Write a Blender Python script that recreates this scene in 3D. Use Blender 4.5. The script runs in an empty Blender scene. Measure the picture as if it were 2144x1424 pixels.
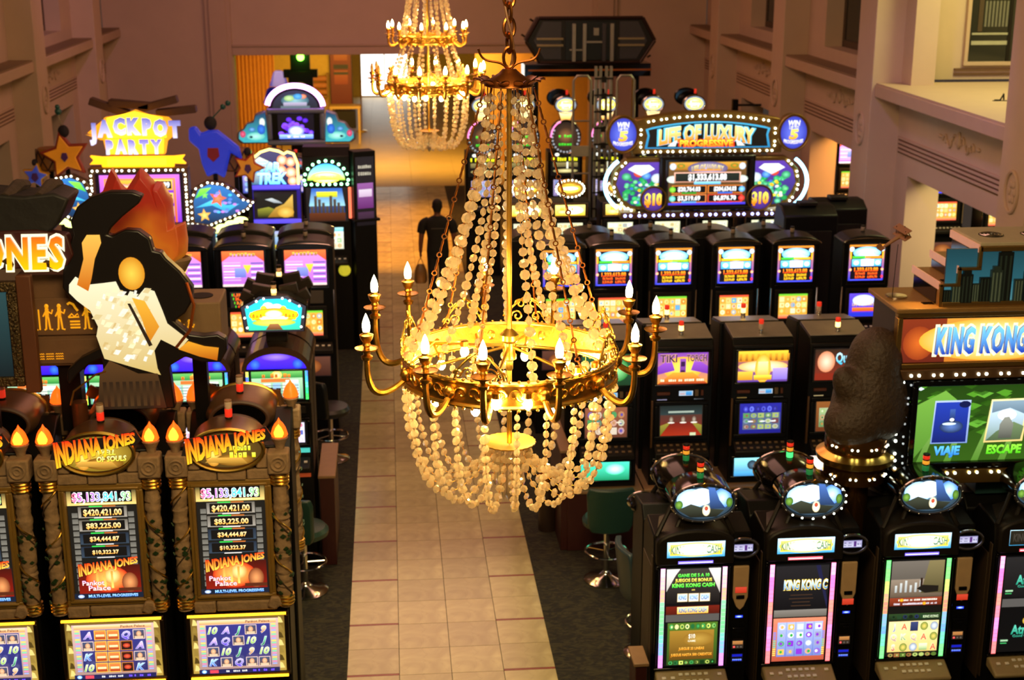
import bpy, math, random
from mathutils import Vector as V, Matrix
R = math.radians
PI = math.pi
SC = bpy.context.scene
COL = SC.collection
rnd = random.Random(7)

# ---------------------------------------------------------------- camera, world, lights, exposure
cam_d = bpy.data.cameras.new('camera')
cam = bpy.data.objects.new('camera', cam_d); COL.objects.link(cam)
cam_d.sensor_width = 36.0
cam_d.lens = 36.0 * 2978 / 2144
cam_d.clip_start = 0.05; cam_d.clip_end = 200
cam.location = (0, 0, 6.05)
cam.rotation_euler = (R(90) - math.atan(862 / 2978), 0, -math.atan(266 / math.hypot(2978, 862)))
cam_d.dof.use_dof = True
cam_d.dof.focus_distance = 6.75
cam_d.dof.aperture_fstop = 4.0
SC.camera = cam

SC.view_settings.view_transform = 'Standard'
SC.view_settings.look = 'None'
SC.view_settings.exposure = 0.6
SC.view_settings.gamma = 1.0
SC.view_settings.use_curve_mapping = False

wld = bpy.data.worlds.new('world'); SC.world = wld
wld.use_nodes = True
wld.node_tree.nodes['Background'].inputs[0].default_value = (0.30, 0.22, 0.17, 1)
wld.node_tree.nodes['Background'].inputs[1].default_value = 0.10


def srgb(h):
    if isinstance(h, str):
        h = h.lstrip('#')
        h = [int(h[i:i + 2], 16) / 255 for i in (0, 2, 4)]
    return tuple((c / 12.92 if c <= 0.04045 else ((c + 0.055) / 1.055) ** 2.4) for c in h[:3])


def lamp(name, kind, loc, energy, col, size=1.0, aim=None, spot=60, sy=None):
    d = bpy.data.lights.new(name, kind)
    d.energy = energy; d.color = srgb(col)
    if kind == 'AREA':
        d.size = size
        if sy: d.shape = 'RECTANGLE'; d.size_y = sy
    else:
        d.shadow_soft_size = size
    if kind == 'SPOT':
        d.spot_size = R(spot); d.spot_blend = 0.6
    o = bpy.data.objects.new(name, d); COL.objects.link(o)
    o.location = loc
    if aim is not None:
        o.rotation_euler = (V(aim) - V(loc)).to_track_quat('-Z', 'Y').to_euler()
    return o


# added warm area fills at ceiling height, unseen above the frame, the spot that pools on the near marble, mauve stage wash, corridor and side aisle lamps
lamp('ceiling_fill', 'AREA', (0.5, 15.0, 8.3), 170, 'ffb8a0', 4.0, (0.5, 15.0, 0), sy=9.0)
lamp('ceiling_fill', 'AREA', (0.5, 27.0, 8.3), 180, 'ffb4a0', 4.0, (0.5, 27.0, 0), sy=7.0)
lamp('ceiling_fill', 'AREA', (0.0, 3.0, 8.3), 420, 'ffe0a4', 3.0, (0.0, 14.0, 2.5), sy=2.0)
lamp('marble_spot', 'SPOT', (0.4, 9.0, 8.2), 950, 'fff0b4', 0.25, (0.42, 10.9, 0), 32)
lamp('gallery_light', 'AREA', (9.3, 18.4, 7.4), 150, 'f0ec9c', 1.6, (9.1, 18.7, 3.8), sy=2.4)
lamp('stage_wash', 'SPOT', (-3.5, 22.0, 7.8), 360, 'd890c8', 0.3, (-4.6, 33.5, 3.8), 60)
lamp('side_wash', 'SPOT', (4.0, 15.0, 7.5), 200, 'b890ff', 0.3, (7.6, 19.5, 2.4), 55)
lamp('corridor_light', 'AREA', (-0.4, 37.6, 3.38), 620, 'ffca60', 7.0, (-0.4, 41.0, 0), sy=4.0)
lamp('aisle_fill_spot', 'SPOT', (0.4, 25.5, 8.2), 5200, 'ffa838', 0.3, (0.4, 28.5, 0), 46)  # spot added to tint the far aisle marble honey
lamp('side_aisle_light', 'AREA', (9.5, 18.8, 3.2), 110, 'ffeaa8', 1.2, (9.4, 18.9, 0), sy=1.6)
lamp('side_aisle_light', 'AREA', (9.1, 24.0, 3.2), 130, 'ffb45c', 1.2, (9.0, 24.1, 0), sy=1.6)


# ---------------------------------------------------------------- materials
def nodes(name):
    m = bpy.data.materials.new(name); m.use_nodes = True
    nt = m.node_tree
    return m, nt, nt.nodes['Principled BSDF']


MATS = {}


def mat(name, col, rough=0.5, metal=0.0, emit=0.0, var=0.12, scale=14.0, bump=0.0, trans=0.0, coat=0.0, ior=1.5):
    """procedural material: colour with a soft noise variation, optional bump, emission"""
    if name in MATS: return MATS[name]
    m, nt, p = nodes(name)
    c = srgb(col)
    p.inputs['Roughness'].default_value = rough
    p.inputs['Metallic'].default_value = metal
    p.inputs['Transmission Weight'].default_value = trans
    p.inputs['Coat Weight'].default_value = coat
    p.inputs['IOR'].default_value = ior
    p.inputs['Base Color'].default_value = (*c, 1)
    if var or bump:
        tc = nt.nodes.new('ShaderNodeTexCoord')
        no = nt.nodes.new('ShaderNodeTexNoise'); no.inputs['Scale'].default_value = scale; no.inputs['Detail'].default_value = 4
        nt.links.new(tc.outputs['Object'], no.inputs['Vector'])
        if var:
            mx = nt.nodes.new('ShaderNodeMix'); mx.data_type = 'RGBA'
            mx.inputs['A'].default_value = (*[x * (1 - var) for x in c], 1)
            mx.inputs['B'].default_value = (*[min(1, x * (1 + var)) for x in c], 1)
            nt.links.new(no.outputs['Fac'], mx.inputs['Factor'])
            nt.links.new(mx.outputs['Result'], p.inputs['Base Color'])
        if bump:
            b = nt.nodes.new('ShaderNodeBump'); b.inputs['Strength'].default_value = bump; b.inputs['Distance'].default_value = 0.02
            nt.links.new(no.outputs['Fac'], b.inputs['Height']); nt.links.new(b.outputs['Normal'], p.inputs['Normal'])
    if emit:
        p.inputs['Emission Color'].default_value = (*c, 1)
        p.inputs['Emission Strength'].default_value = emit
    MATS[name] = m
    return m


def attr_mat(name, strength, rough=0.3):
    m, nt, p = nodes(name)
    a = nt.nodes.new('ShaderNodeAttribute'); a.attribute_name = 'Col'
    if strength:
        p.inputs['Base Color'].default_value = (0.01, 0.01, 0.01, 1)
        nt.links.new(a.outputs['Color'], p.inputs['Emission Color'])
        p.inputs['Emission Strength'].default_value = strength
        m.cycles.emission_sampling = 'NONE'
    else:
        nt.links.new(a.outputs['Color'], p.inputs['Base Color'])
    p.inputs['Roughness'].default_value = rough
    MATS[name] = m
    return m


LIT = {s: attr_mat('lit_screen_%d' % i, s) for i, s in enumerate((0.75, 1.1, 1.3, 1.6, 2.6))}
PRINT = attr_mat('flat_print', 0, 0.4)
BLK = mat('black_cabinet', '0b0a09', 0.42, 0, var=0.3)
BLKG = mat('black_gloss', '080707', 0.12, 0, var=0.2)
DARK = mat('dark_plastic', '1c1814', 0.45, 0)
BRONZE = mat('bronze_trim', '64462a', 0.35, 0.4)
CHROME = mat('chrome', 'c8c4bc', 0.14, 1.0, var=0.05)
GOLD = mat('gold_metal', 'ecc05a', 0.28, 1.0, var=0.15, scale=30)
OLDGOLD = mat('antique_gold', 'c8963c', 0.34, 1.0, var=0.3, scale=40, bump=0.15)
BRASS = mat('brushed_brass', 'b08a4a', 0.30, 0.9, var=0.1)
STONE = mat('temple_stone', '8c7050', 0.85, 0, var=0.4, scale=18, bump=0.6)
STONE2 = mat('dark_rock', '3a2c20', 0.9, 0, var=0.45, scale=9, bump=0.8)
WHITEP = mat('white_plastic', 'd8d0c0', 0.4)
BULB = mat('bulb_lit', 'fff0c0', 0.3, emit=9.0, var=0)
BULBW = mat('white_bulb_lit', 'f4ffe8', 0.3, emit=5.0, var=0)
BULBB = mat('blue_bulb_lit', '9098ff', 0.3, emit=6.0, var=0)
BULBG = mat('green_bulb_lit', '90ffb0', 0.3, emit=5.0, var=0)
for _m in (BLK, DARK): _m.node_tree.nodes['Principled BSDF'].inputs['Specular IOR Level'].default_value = 0.22
for _m in (BULBW, BULBB, BULBG): _m.cycles.emission_sampling = 'NONE'


# ---------------------------------------------------------------- mesh building
class MB:
    def __init__(s):
        s.v = []; s.f = []; s.mi = []; s.vc = []; s.x = None; s.m = 0

    def add(s, vs, fs, m=None, c=None):
        b = len(s.v)
        if s.x is not None:
            vs = [s.x @ V(p) for p in vs]
        s.v += [tuple(p) for p in vs]
        if c is not None:
            s.vc += c if isinstance(c, list) else [c] * len(vs)
        else:
            s.vc += [(0, 0, 0)] * len(vs)
        m = s.m if m is None else m
        for f in fs:
            s.f.append(tuple(b + i for i in f)); s.mi.append(m)
        return s

    def bx(s, x0, x1, y0, y1, z0, z1, m=None):
        return s.add([(x0, y0, z0), (x1, y0, z0), (x1, y1, z0), (x0, y1, z0), (x0, y0, z1), (x1, y0, z1), (x1, y1, z1), (x0, y1, z1)],
                     [(3, 2, 1, 0), (4, 5, 6, 7), (0, 1, 5, 4), (1, 2, 6, 5), (2, 3, 7, 6), (3, 0, 4, 7)], m)

    def prism(s, pts, a0, a1, axis='y', m=None):
        """polygon (2-D points) pushed along an axis; axis y: points are (x, z); axis x: points are (y, z); axis z: points are (x, y)"""
        n = len(pts)
        def q(p, a):
            return (p[0], a, p[1]) if axis == 'y' else ((a, p[0], p[1]) if axis == 'x' else (p[0], p[1], a))
        vs = [q(p, a0) for p in pts] + [q(p, a1) for p in pts]
        fs = [tuple(range(n)), tuple(range(2 * n - 1, n - 1, -1))]
        fs += [(i, i + n, (i + 1) % n + n, (i + 1) % n) for i in range(n)]
        return s.add(vs, fs, m)

    def tube(s, path, r, n=8, closed=False, m=None, cap=True):
        path = [V(p) for p in path]; k = len(path)
        rr = r if isinstance(r, (list, tuple)) else [r] * k
        vs = []; fs = []
        up = V((0, 0, 1)); prev = None
        for i, p in enumerate(path):
            a = path[(i - 1) % k] if (closed or i > 0) else p
            b = path[(i + 1) % k] if (closed or i < k - 1) else p
            t = (b - a)
            t = t.normalized() if t.length > 1e-9 else V((0, 0, 1))
            if prev is None:
                u = t.cross(up)
                if u.length < 1e-3: u = t.cross(V((1, 0, 0)))
                u.normalize()
            else:
                u = prev - t * prev.dot(t)
                u = u.normalized() if u.length > 1e-6 else t.orthogonal().normalized()
            prev = u; w = t.cross(u)
            for j in range(n):
                an = 2 * PI * j / n
                vs.append(p + (u * math.cos(an) + w * math.sin(an)) * rr[i])
        for i in range(k if closed else k - 1):
            a = i * n; b = ((i + 1) % k) * n
            for j in range(n):
                fs.append((a + j, a + (j + 1) % n, b + (j + 1) % n, b + j))
        if cap and not closed:
            fs.append(tuple(range(n - 1, -1, -1))); fs.append(tuple(range((k - 1) * n, k * n)))
        return s.add(vs, fs, m)

    def ring(s, c, r, t, n=24, k=8, axis='z', ry=None, m=None):
        ry = r if ry is None else ry
        pts = []
        for i in range(n):
            a = 2 * PI * i / n
            u, w = r * math.cos(a), ry * math.sin(a)
            pts.append((c[0] + u, c[1] + w, c[2]) if axis == 'z' else ((c[0] + u, c[1], c[2] + w) if axis == 'y' else (c[0], c[1] + u, c[2] + w)))
        return s.tube(pts, t, k, True, m)

    def lathe(s, prof, n=16, o=(0, 0, 0), m=None, axis='z', sx=1.0, sy=1.0):
        vs = []; fs = []; k = len(prof)
        for r, z in prof:
            for j in range(n):
                a = 2 * PI * j / n
                u, w = r * math.cos(a) * sx, r * math.sin(a) * sy
                vs.append((o[0] + u, o[1] + w, o[2] + z) if axis == 'z' else (o[0] + u, o[1] - z, o[2] + w))
        for i in range(k - 1):
            for j in range(n):
                a, b = i * n, (i + 1) * n
                fs.append((a + j, a + (j + 1) % n, b + (j + 1) % n, b + j))
        shut = prof[0] == prof[-1]
        if prof[0][0] > 1e-6 and not shut: fs.append(tuple(range(n - 1, -1, -1)))
        if prof[-1][0] > 1e-6 and not shut: fs.append(tuple(range((k - 1) * n, k * n)))
        return s.add(vs, fs, m)

    def ball(s, c, r, n=10, k=6, m=None, col=None):
        rx, ry, rz = r if isinstance(r, (tuple, list)) else (r, r, r)
        vs = [(c[0], c[1], c[2] - rz)]; fs = []
        for i in range(1, k):
            b = -PI / 2 + PI * i / k
            for j in range(n):
                a = 2 * PI * j / n
                vs.append((c[0] + rx * math.cos(b) * math.cos(a), c[1] + ry * math.cos(b) * math.sin(a), c[2] + rz * math.sin(b)))
        vs.append((c[0], c[1], c[2] + rz)); L = len(vs) - 1
        for j in range(n):
            fs.append((0, 1 + (j + 1) % n, 1 + j))
            fs.append((L, L - n + j, L - n + (j + 1) % n))
        for i in range(k - 2):
            for j in range(n):
                a, b = 1 + i * n, 1 + (i + 1) * n
                fs.append((a + j, a + (j + 1) % n, b + (j + 1) % n, b + j))
        return s.add(vs, fs, m, col)

    def frame(s, x0, x1, z0, z1, w, y0, y1, m=None):
        s.bx(x0, x1, y0, y1, z1 - w, z1, m); s.bx(x0, x1, y0, y1, z0, z0 + w, m)
        s.bx(x0, x0 + w, y0, y1, z0 + w, z1 - w, m); return s.bx(x1 - w, x1, y0, y1, z0 + w, z1 - w, m)


def obj(name, mb, mats, parent=None, smooth=True, bevel=0.0, kind=None, label=None, colors=False, loc=None, rot=None):
    me = bpy.data.meshes.new(name)
    me.from_pydata(mb.v, [], mb.f)
    if not isinstance(mats, (list, tuple)): mats = [mats]
    for m in mats: me.materials.append(m)
    if len(mats) > 1: me.polygons.foreach_set('material_index', mb.mi)
    if colors:
        a = me.color_attributes.new('Col', 'FLOAT_COLOR', 'POINT')
        flat = []
        for c in mb.vc: flat += (c[0], c[1], c[2], 1.0)
        a.data.foreach_set('color', flat)
    me.update()
    if smooth:
        me.polygons.foreach_set('use_smooth', [True] * len(me.polygons))
        me.set_sharp_from_angle(angle=R(38))
    o = bpy.data.objects.new(name, me); COL.objects.link(o)
    if parent is not None: o.parent = parent
    if bevel:
        b = o.modifiers.new('bevel', 'BEVEL'); b.width = bevel; b.segments = 2; b.limit_method = 'ANGLE'; b.angle_limit = R(40)
    if kind: o['kind'] = kind
    if label: o['label'] = label
    if loc is not None: o.location = loc
    if rot is not None: o.rotation_euler = rot
    return o


def inst(src, name, parent, loc=(0, 0, 0), rot=(0, 0, 0), scale=(1, 1, 1)):
    o = src.copy(); o.name = name; COL.objects.link(o)
    o.parent = parent; o.location = loc; o.rotation_euler = rot; o.scale = scale
    return o


def thing(name, label, cat, loc=(0, 0, 0), rz=0.0, group=None):
    o = bpy.data.objects.new(name, None); COL.objects.link(o)
    o.empty_display_size = 0.1
    o.location = loc; o.rotation_euler = (0, 0, rz)
    o['label'] = label; o['category'] = cat
    if group: o['group'] = group
    return o


def struct(name, mb, m, parent=None, **k):
    o = obj(name, mb, m, parent, **k)
    if parent is None: o['kind'] = 'structure'
    return o


def shell(name):
    o = bpy.data.objects.new(name, None); COL.objects.link(o); o['kind'] = 'structure'
    return o


# ---------------------------------------------------------------- lettering and printed / lit panels
_TX = {}


def glyphs(s, off=0.0, shear=0.0):
    """flat mesh of a word in the built-in typeface, cap height 1, left edge at 0"""
    k = (s, round(off, 3), round(shear, 2))
    if k in _TX: return _TX[k]
    cu = bpy.data.curves.new('lettering', 'FONT')
    cu.body = s; cu.size = 1.0; cu.resolution_u = 2; cu.offset = off * 0.7; cu.shear = shear
    cu.fill_mode = 'BOTH'; cu.dimensions = '2D'
    ob = bpy.data.objects.new('lettering', cu)
    me = bpy.data.meshes.new_from_object(ob)
    vs = [(v.co.x / 0.69, v.co.y / 0.69) for v in me.vertices]
    fs = [tuple(p.vertices) for p in me.polygons]
    bpy.data.objects.remove(ob); bpy.data.curves.remove(cu); bpy.data.meshes.remove(me)
    if vs:
        x0 = min(v[0] for v in vs); vs = [(x - x0, y) for x, y in vs]
        w = max(v[0] for v in vs)
    else:
        w = 0.3
    _TX[k] = (vs, fs, w)
    return _TX[k]


def mixc(a, b, t): return tuple(a[i] + (b[i] - a[i]) * t for i in range(3))


class P:
    """a flat printed or lit picture made of thin coloured shapes; x right, y up, centre 0"""
    STEP = 0.0005

    def __init__(s, w, h, bg='000000', bg2=None, gain=1.0):
        s.w = w; s.h = h; s.mb = MB(); s.L = 0; s.g = gain
        s.rect(-w / 2, -h / 2, w / 2, h / 2, bg, bg2)

    def c(s, h): return tuple(x * s.g for x in srgb(h))

    def _p(s, pts, fs, cs):
        y = -s.L * s.STEP
        s.mb.add([(p[0], y, p[1]) for p in pts], fs, 0, cs); return s

    def up(s, n=1): s.L += n; return s

    def rect(s, x0, y0, x1, y1, c, c2=None):
        a = s.c(c); b = s.c(c2) if c2 else a
        s._p([(x0, y0), (x1, y0), (x1, y1), (x0, y1)], [(0, 1, 2, 3)], [a, a, b, b]); s.L += 1; return s

    def ell(s, cx, cy, rx, ry, c, c2=None, n=20, a0=0, a1=360):
        a = s.c(c); b = s.c(c2) if c2 else a
        full = abs(a1 - a0) >= 360
        k = n if full else n + 1
        pts = [(cx, cy)] + [(cx + rx * math.cos(R(a0 + (a1 - a0) * i / n)), cy + ry * math.sin(R(a0 + (a1 - a0) * i / n))) for i in range(k)]
        fs = [(0, 1 + i, 1 + (i + 1) % k) for i in range(n)]
        s._p(pts, fs, [b] + [a] * k); s.L += 1; return s

    def poly(s, pts, c, c2=None):
        a = s.c(c); b = s.c(c2) if c2 else a
        y0 = min(p[1] for p in pts); y1 = max(p[1] for p in pts)
        s._p(pts, [tuple(range(len(pts)))], [mixc(a, b, (p[1] - y0) / max(1e-6, y1 - y0)) for p in pts]); s.L += 1; return s

    def star(s, cx, cy, r, c, c2=None, n=5, inner=0.45, rot=90):
        pts = [(cx + (r if i % 2 == 0 else r * inner) * math.cos(R(rot + 180 * i / n)), cy + (r if i % 2 == 0 else r * inner) * math.sin(R(rot + 180 * i / n))) for i in range(2 * n)]
        a = s.c(c); b = s.c(c2) if c2 else a
        s._p([(cx, cy)] + pts, [(0, 1 + i, 1 + (i + 1) % (2 * n)) for i in range(2 * n)], [b] + [a] * (2 * n)); s.L += 1; return s

    def text(s, t, cx, cy, h, c, c2=None, w=None, bold=0.02, shear=0.0, out=None, ow=0.05, hg=None, align='C', arc=0.0, rot=0.0, taper=0.0):
        if out:
            s.text(t, cx, cy, h, out, None, w, bold + ow, shear, None, 0, None, align, arc, rot, taper)
        vs, fs, gw = glyphs(t, bold, shear)
        if not vs: return s
        sx = h if w is None else w / gw
        W = gw * sx
        ox = cx - (W / 2 if align == 'C' else (0 if align == 'L' else W))
        oy = cy - h / 2
        a = s.c(c); b = s.c(c2) if c2 else a
        hgc = [s.c(q) for q in hg] if hg else None
        pts = []; cs = []
        for x, y in vs:
            px = ox + x * sx; py = oy + y * h
            u = (px - cx) / max(1e-6, W / 2)
            if arc: py -= arc * u * u
            if taper:
                k_ = 1 - taper * (u + 1) / 2; py = oy + h - (1 - y) * h * k_
            if rot:
                dx, dy = px - cx, py - cy
                px = cx + dx * math.cos(rot) - dy * math.sin(rot); py = cy + dx * math.sin(rot) + dy * math.cos(rot)
            pts.append((px, py))
            if hgc:
                q = max(0, min(0.9999, (u + 1) / 2)) * (len(hgc) - 1); i = int(q)
                cs.append(mixc(hgc[i], hgc[i + 1], q - i))
            else:
                cs.append(mixc(a, b, max(0, min(1, y))))
        s._p(pts, fs, cs); s.L += 1; return s

    def bars(s, cx, cy, w, h, c, n=8, c2=None, seed=1):
        """a line of lettering too small to read: a row of letter-like strokes"""
        r_ = random.Random(seed); d = w / n
        for i in range(n):
            if r_.random() < .12 and 0 < i < n - 1: continue
            x = cx - w / 2 + d * i; k = r_.uniform(.75, 1.0); t = d * r_.uniform(.62, .84)
            s.rect(x, cy - h / 2, x + t, cy - h / 2 + h * k, c, c2 or c); s.L -= 1
            if r_.random() < .5: s.L += 1; s.rect(x + t * .35, cy - h * .15, x + t * .65, cy + h * .15, '201810'); s.L -= 2
        s.L += 2; return s

    def grid(s, x0, y0, x1, y1, nx, ny, cols, pad=0.1, shapes='rect', seed=1):
        """reel symbols: small blobs of two tones in a grid"""
        r_ = random.Random(seed)
        dx, dy = (x1 - x0) / nx, (y1 - y0) / ny
        for i in range(nx):
            for j in range(ny):
                c = r_.choice(cols); cx, cy = x0 + dx * (i + .5), y0 + dy * (j + .5)
                k = r_.random()
                if shapes == 'rect' or (shapes == 'mix' and k < .3):
                    s.rect(cx - dx * (.5 - pad), cy - dy * (.5 - pad), cx + dx * (.5 - pad), cy + dy * (.5 - pad), c); s.L -= 1
                else:
                    s.ell(cx, cy, dx * (.5 - pad), dy * (.5 - pad), c, r_.choice(cols), n=8); s.L -= 1
        s.L += 1
        for i in range(nx):
            for j in range(ny):
                c = r_.choice(cols); cx, cy = x0 + dx * (i + .5), y0 + dy * (j + .5)
                s.ell(cx + dx * r_.uniform(-.1, .1), cy, dx * .17, dy * .2, c, n=6); s.L -= 1
        s.L += 1
        return s


def panel(name, p, parent, x, y, z, mt, tilt=0.0, depth=0.02, label=None, rz=0.0, slab=True):
    """hang a picture P on its thin slab at (x, y, z), facing -Y; tilt leans its top back"""
    mb = MB()
    if slab: mb.bx(-p.w / 2, p.w / 2, 0.0004, depth, -p.h / 2, p.h / 2)
    b = len(mb.v)
    mb.v += p.mb.v; mb.vc += p.mb.vc
    for f in p.mb.f: mb.f.append(tuple(b + i for i in f)); mb.mi.append(0)
    return obj(name, mb, mt, parent, smooth=False, colors=True, loc=(x, y, z), rot=(-tilt, 0, rz), label=label)


def letter3d(ch, h, depth, bold=0.0, shear=0.0):
    """one solid letter, cap height h, its left bottom corner at the origin, standing in XZ"""
    vs, fs, w = glyphs(ch, bold, shear)
    mb = MB(); n = len(vs)
    P0 = [(x * h, 0, y * h) for x, y in vs]; P1 = [(x * h, depth, y * h) for x, y in vs]
    edges = {}
    for f in fs:
        for i in range(len(f)):
            a, b = f[i], f[(i + 1) % len(f)]
            if (b, a) in edges: del edges[(b, a)]
            else: edges[(a, b)] = 1
    faces = [tuple(f) for f in fs] + [tuple(n + i for i in reversed(f)) for f in fs] + [(b, a, a + n, b + n) for a, b in edges]
    cs = [(0, 0, 0)] * (2 * n)
    mb.add(P0 + P1, faces, 0, cs)
    return mb, w * h, [y for x, y in vs]


def letters(word, parent, x, y, z, h, depth, mt, grad=None, bold=0.03, gap=0.08, w=None, shear=0.0, arc=0.0, jit=None, name='letter', sx=1.0):
    """a word as solid letters, each a part of its own"""
    ms = [letter3d(c, h, depth, bold, shear) if c != ' ' else (None, h * .45, None) for c in word]
    tot = sum(m[1] for m in ms) + gap * h * (len(ms) - 1)
    k = (w / tot) if w else 1.0
    cx = x - tot * k / 2
    for i, (mb, lw, ys) in enumerate(ms):
        if mb is not None:
            u = (cx + lw * k / 2 - x) / max(1e-6, tot * k / 2)
            mb.v = [(p[0] * k, p[1], p[2]) for p in mb.v]
            if grad:
                a, b = srgb(grad[0]), srgb(grad[1])
                cs = [mixc(a, b, max(0, min(1, yy))) for yy in ys]
                mb.vc = cs + [(0, 0, 0)] * len(ys)
            dz = -arc * u * u + ((jit[i % len(jit)]) if jit else 0)
            obj(name, mb, mt, parent, smooth=False, colors=bool(grad), loc=(cx, y, z + dz))
        cx += (lw + gap * h) * k


def bulbs(parent, pts, r, mt, single=True, name='marquee_bulb'):
    if single:
        mb = MB(); mb.ball((0, 0, 0), r, 8, 5)
        first = obj(name, mb, mt, parent, loc=pts[0])
        for p in pts[1:]: inst(first, name, parent, p)
    else:
        mb = MB()
        for p in pts: mb.ball(p, r, 7, 4)
        obj(name + 's', mb, mt, parent)


def rowpts(x0, x1, n, pair=0.0):
    if pair: 
        out = []
        for i in range(n):
            c = x0 + (x1 - x0) * (i + .5) / n; out += [c - pair / 2, c + pair / 2]
        return out
    return [x0 + (x1 - x0) * i / (n - 1) for i in range(n)]


def ellpts(rx, rz, n, a0=0.0, a1=360.0, cx=0.0, cz=0.0):
    full = abs(a1 - a0) >= 360
    return [(cx + rx * math.cos(R(a0 + (a1 - a0) * i / (n if full else n - 1))), cz + rz * math.sin(R(a0 + (a1 - a0) * i / (n if full else n - 1)))) for i in range(n)]

# ================================================================ THE SETTING
def marble_mat():
    m, nt, p = nodes('marble')
    tc = nt.nodes.new('ShaderNodeTexCoord')
    oi = nt.nodes.new('ShaderNodeObjectInfo')
    n1 = nt.nodes.new('ShaderNodeTexNoise'); n1.inputs['Scale'].default_value = 3.0; n1.inputs['Detail'].default_value = 8; n1.inputs['Distortion'].default_value = 1.2
    nt.links.new(tc.outputs['Object'], n1.inputs['Vector'])
    cr = nt.nodes.new('ShaderNodeValToRGB'); e = cr.color_ramp
    e.elements[0].position = 0.3; e.elements[0].color = (*srgb('9e9066'), 1)
    e.elements[1].position = 0.62; e.elements[1].color = (*srgb('bcae7e'), 1)
    nt.links.new(n1.outputs['Fac'], cr.inputs['Fac'])
    w = nt.nodes.new('ShaderNodeTexVoronoi'); w.feature = 'DISTANCE_TO_EDGE'; w.inputs['Scale'].default_value = 2.3
    ad = nt.nodes.new('ShaderNodeVectorMath'); ad.operation = 'MULTIPLY_ADD'
    nt.links.new(n1.outputs['Color'], ad.inputs[0]); ad.inputs[1].default_value = (0.5, 0.5, 0.5); nt.links.new(tc.outputs['Object'], ad.inputs[2])
    nt.links.new(ad.outputs[0], w.inputs['Vector'])
    vr = nt.nodes.new('ShaderNodeMapRange'); vr.inputs['From Min'].default_value = 0.0; vr.inputs['From Max'].default_value = 0.012; vr.inputs['To Min'].default_value = 0.86; vr.inputs['To Max'].default_value = 1.0
    nt.links.new(w.outputs['Distance'], vr.inputs['Value'])
    rr = nt.nodes.new('ShaderNodeMapRange'); rr.inputs['To Min'].default_value = 0.82; rr.inputs['To Max'].default_value = 1.06
    nt.links.new(oi.outputs['Random'], rr.inputs['Value'])
    mu = nt.nodes.new('ShaderNodeMath'); mu.operation = 'MULTIPLY'
    nt.links.new(vr.outputs['Result'], mu.inputs[0]); nt.links.new(rr.outputs['Result'], mu.inputs[1])
    vm = nt.nodes.new('ShaderNodeVectorMath'); vm.operation = 'SCALE'
    nt.links.new(cr.outputs['Color'], vm.inputs[0]); nt.links.new(mu.outputs[0], vm.inputs['Scale'])
    nt.links.new(vm.outputs[0], p.inputs['Base Color'])
    p.inputs['Roughness'].default_value = 0.19
    return m


def carpet_mat():
    m, nt, p = nodes('patterned_carpet')
    tc = nt.nodes.new('ShaderNodeTexCoord')
    mp = nt.nodes.new('ShaderNodeMapping'); mp.inputs['Scale'].default_value = (2.2, 4.0, 1)
    nt.links.new(tc.outputs['Object'], mp.inputs['Vector'])
    n1 = nt.nodes.new('ShaderNodeTexNoise'); n1.inputs['Scale'].default_value = 3.0; n1.inputs['Detail'].default_value = 6; n1.inputs['Distortion'].default_value = 2.5
    nt.links.new(mp.outputs[0], n1.inputs['Vector'])
    cr = nt.nodes.new('ShaderNodeValToRGB'); e = cr.color_ramp
    e.elements[0].position = 0.40; e.elements[0].color = (*srgb('17140f'), 1)
    e.elements[1].position = 0.58; e.elements[1].color = (*srgb('322e1c'), 1)
    q = e.elements.new(0.5); q.color = (*srgb('231f14'), 1)
    nt.links.new(n1.outputs['Fac'], cr.inputs['Fac']); nt.links.new(cr.outputs['Color'], p.inputs['Base Color'])
    n2 = nt.nodes.new('ShaderNodeTexNoise'); n2.inputs['Scale'].default_value = 220
    nt.links.new(tc.outputs['Object'], n2.inputs['Vector'])
    b = nt.nodes.new('ShaderNodeBump'); b.inputs['Strength'].default_value = 0.5; b.inputs['Distance'].default_value = 0.01
    nt.links.new(n2.outputs['Fac'], b.inputs['Height']); nt.links.new(b.outputs['Normal'], p.inputs['Normal'])
    p.inputs['Roughness'].default_value = 0.95
    return m


MARBLE = marble_mat()
CARPET = carpet_mat()
REDSTRIP = mat('red_marble', '7c3a28', 0.25, var=0.25)
PAINT = mat('cream_wall_paint', 'c9b096', 0.7, var=0.06, scale=3, bump=0.05)
PAINT2 = mat('cream_trim_paint', 'c2a78c', 0.6, var=0.06, scale=4)
GROOVE = mat('groove_brown', '6b4a30', 0.8)
SILL = mat('brown_sill', '8a7354', 0.8, var=0.2)  # sill tops a darker brown than the trim
GLASSD = mat('window_glass', '3a3c34', 0.06, trans=0.55, var=0)
WFRAME = mat('window_frame_brown', '4a3a28', 0.5)
CEIL = mat('ceiling_paint', 'b8a890', 0.8)

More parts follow.
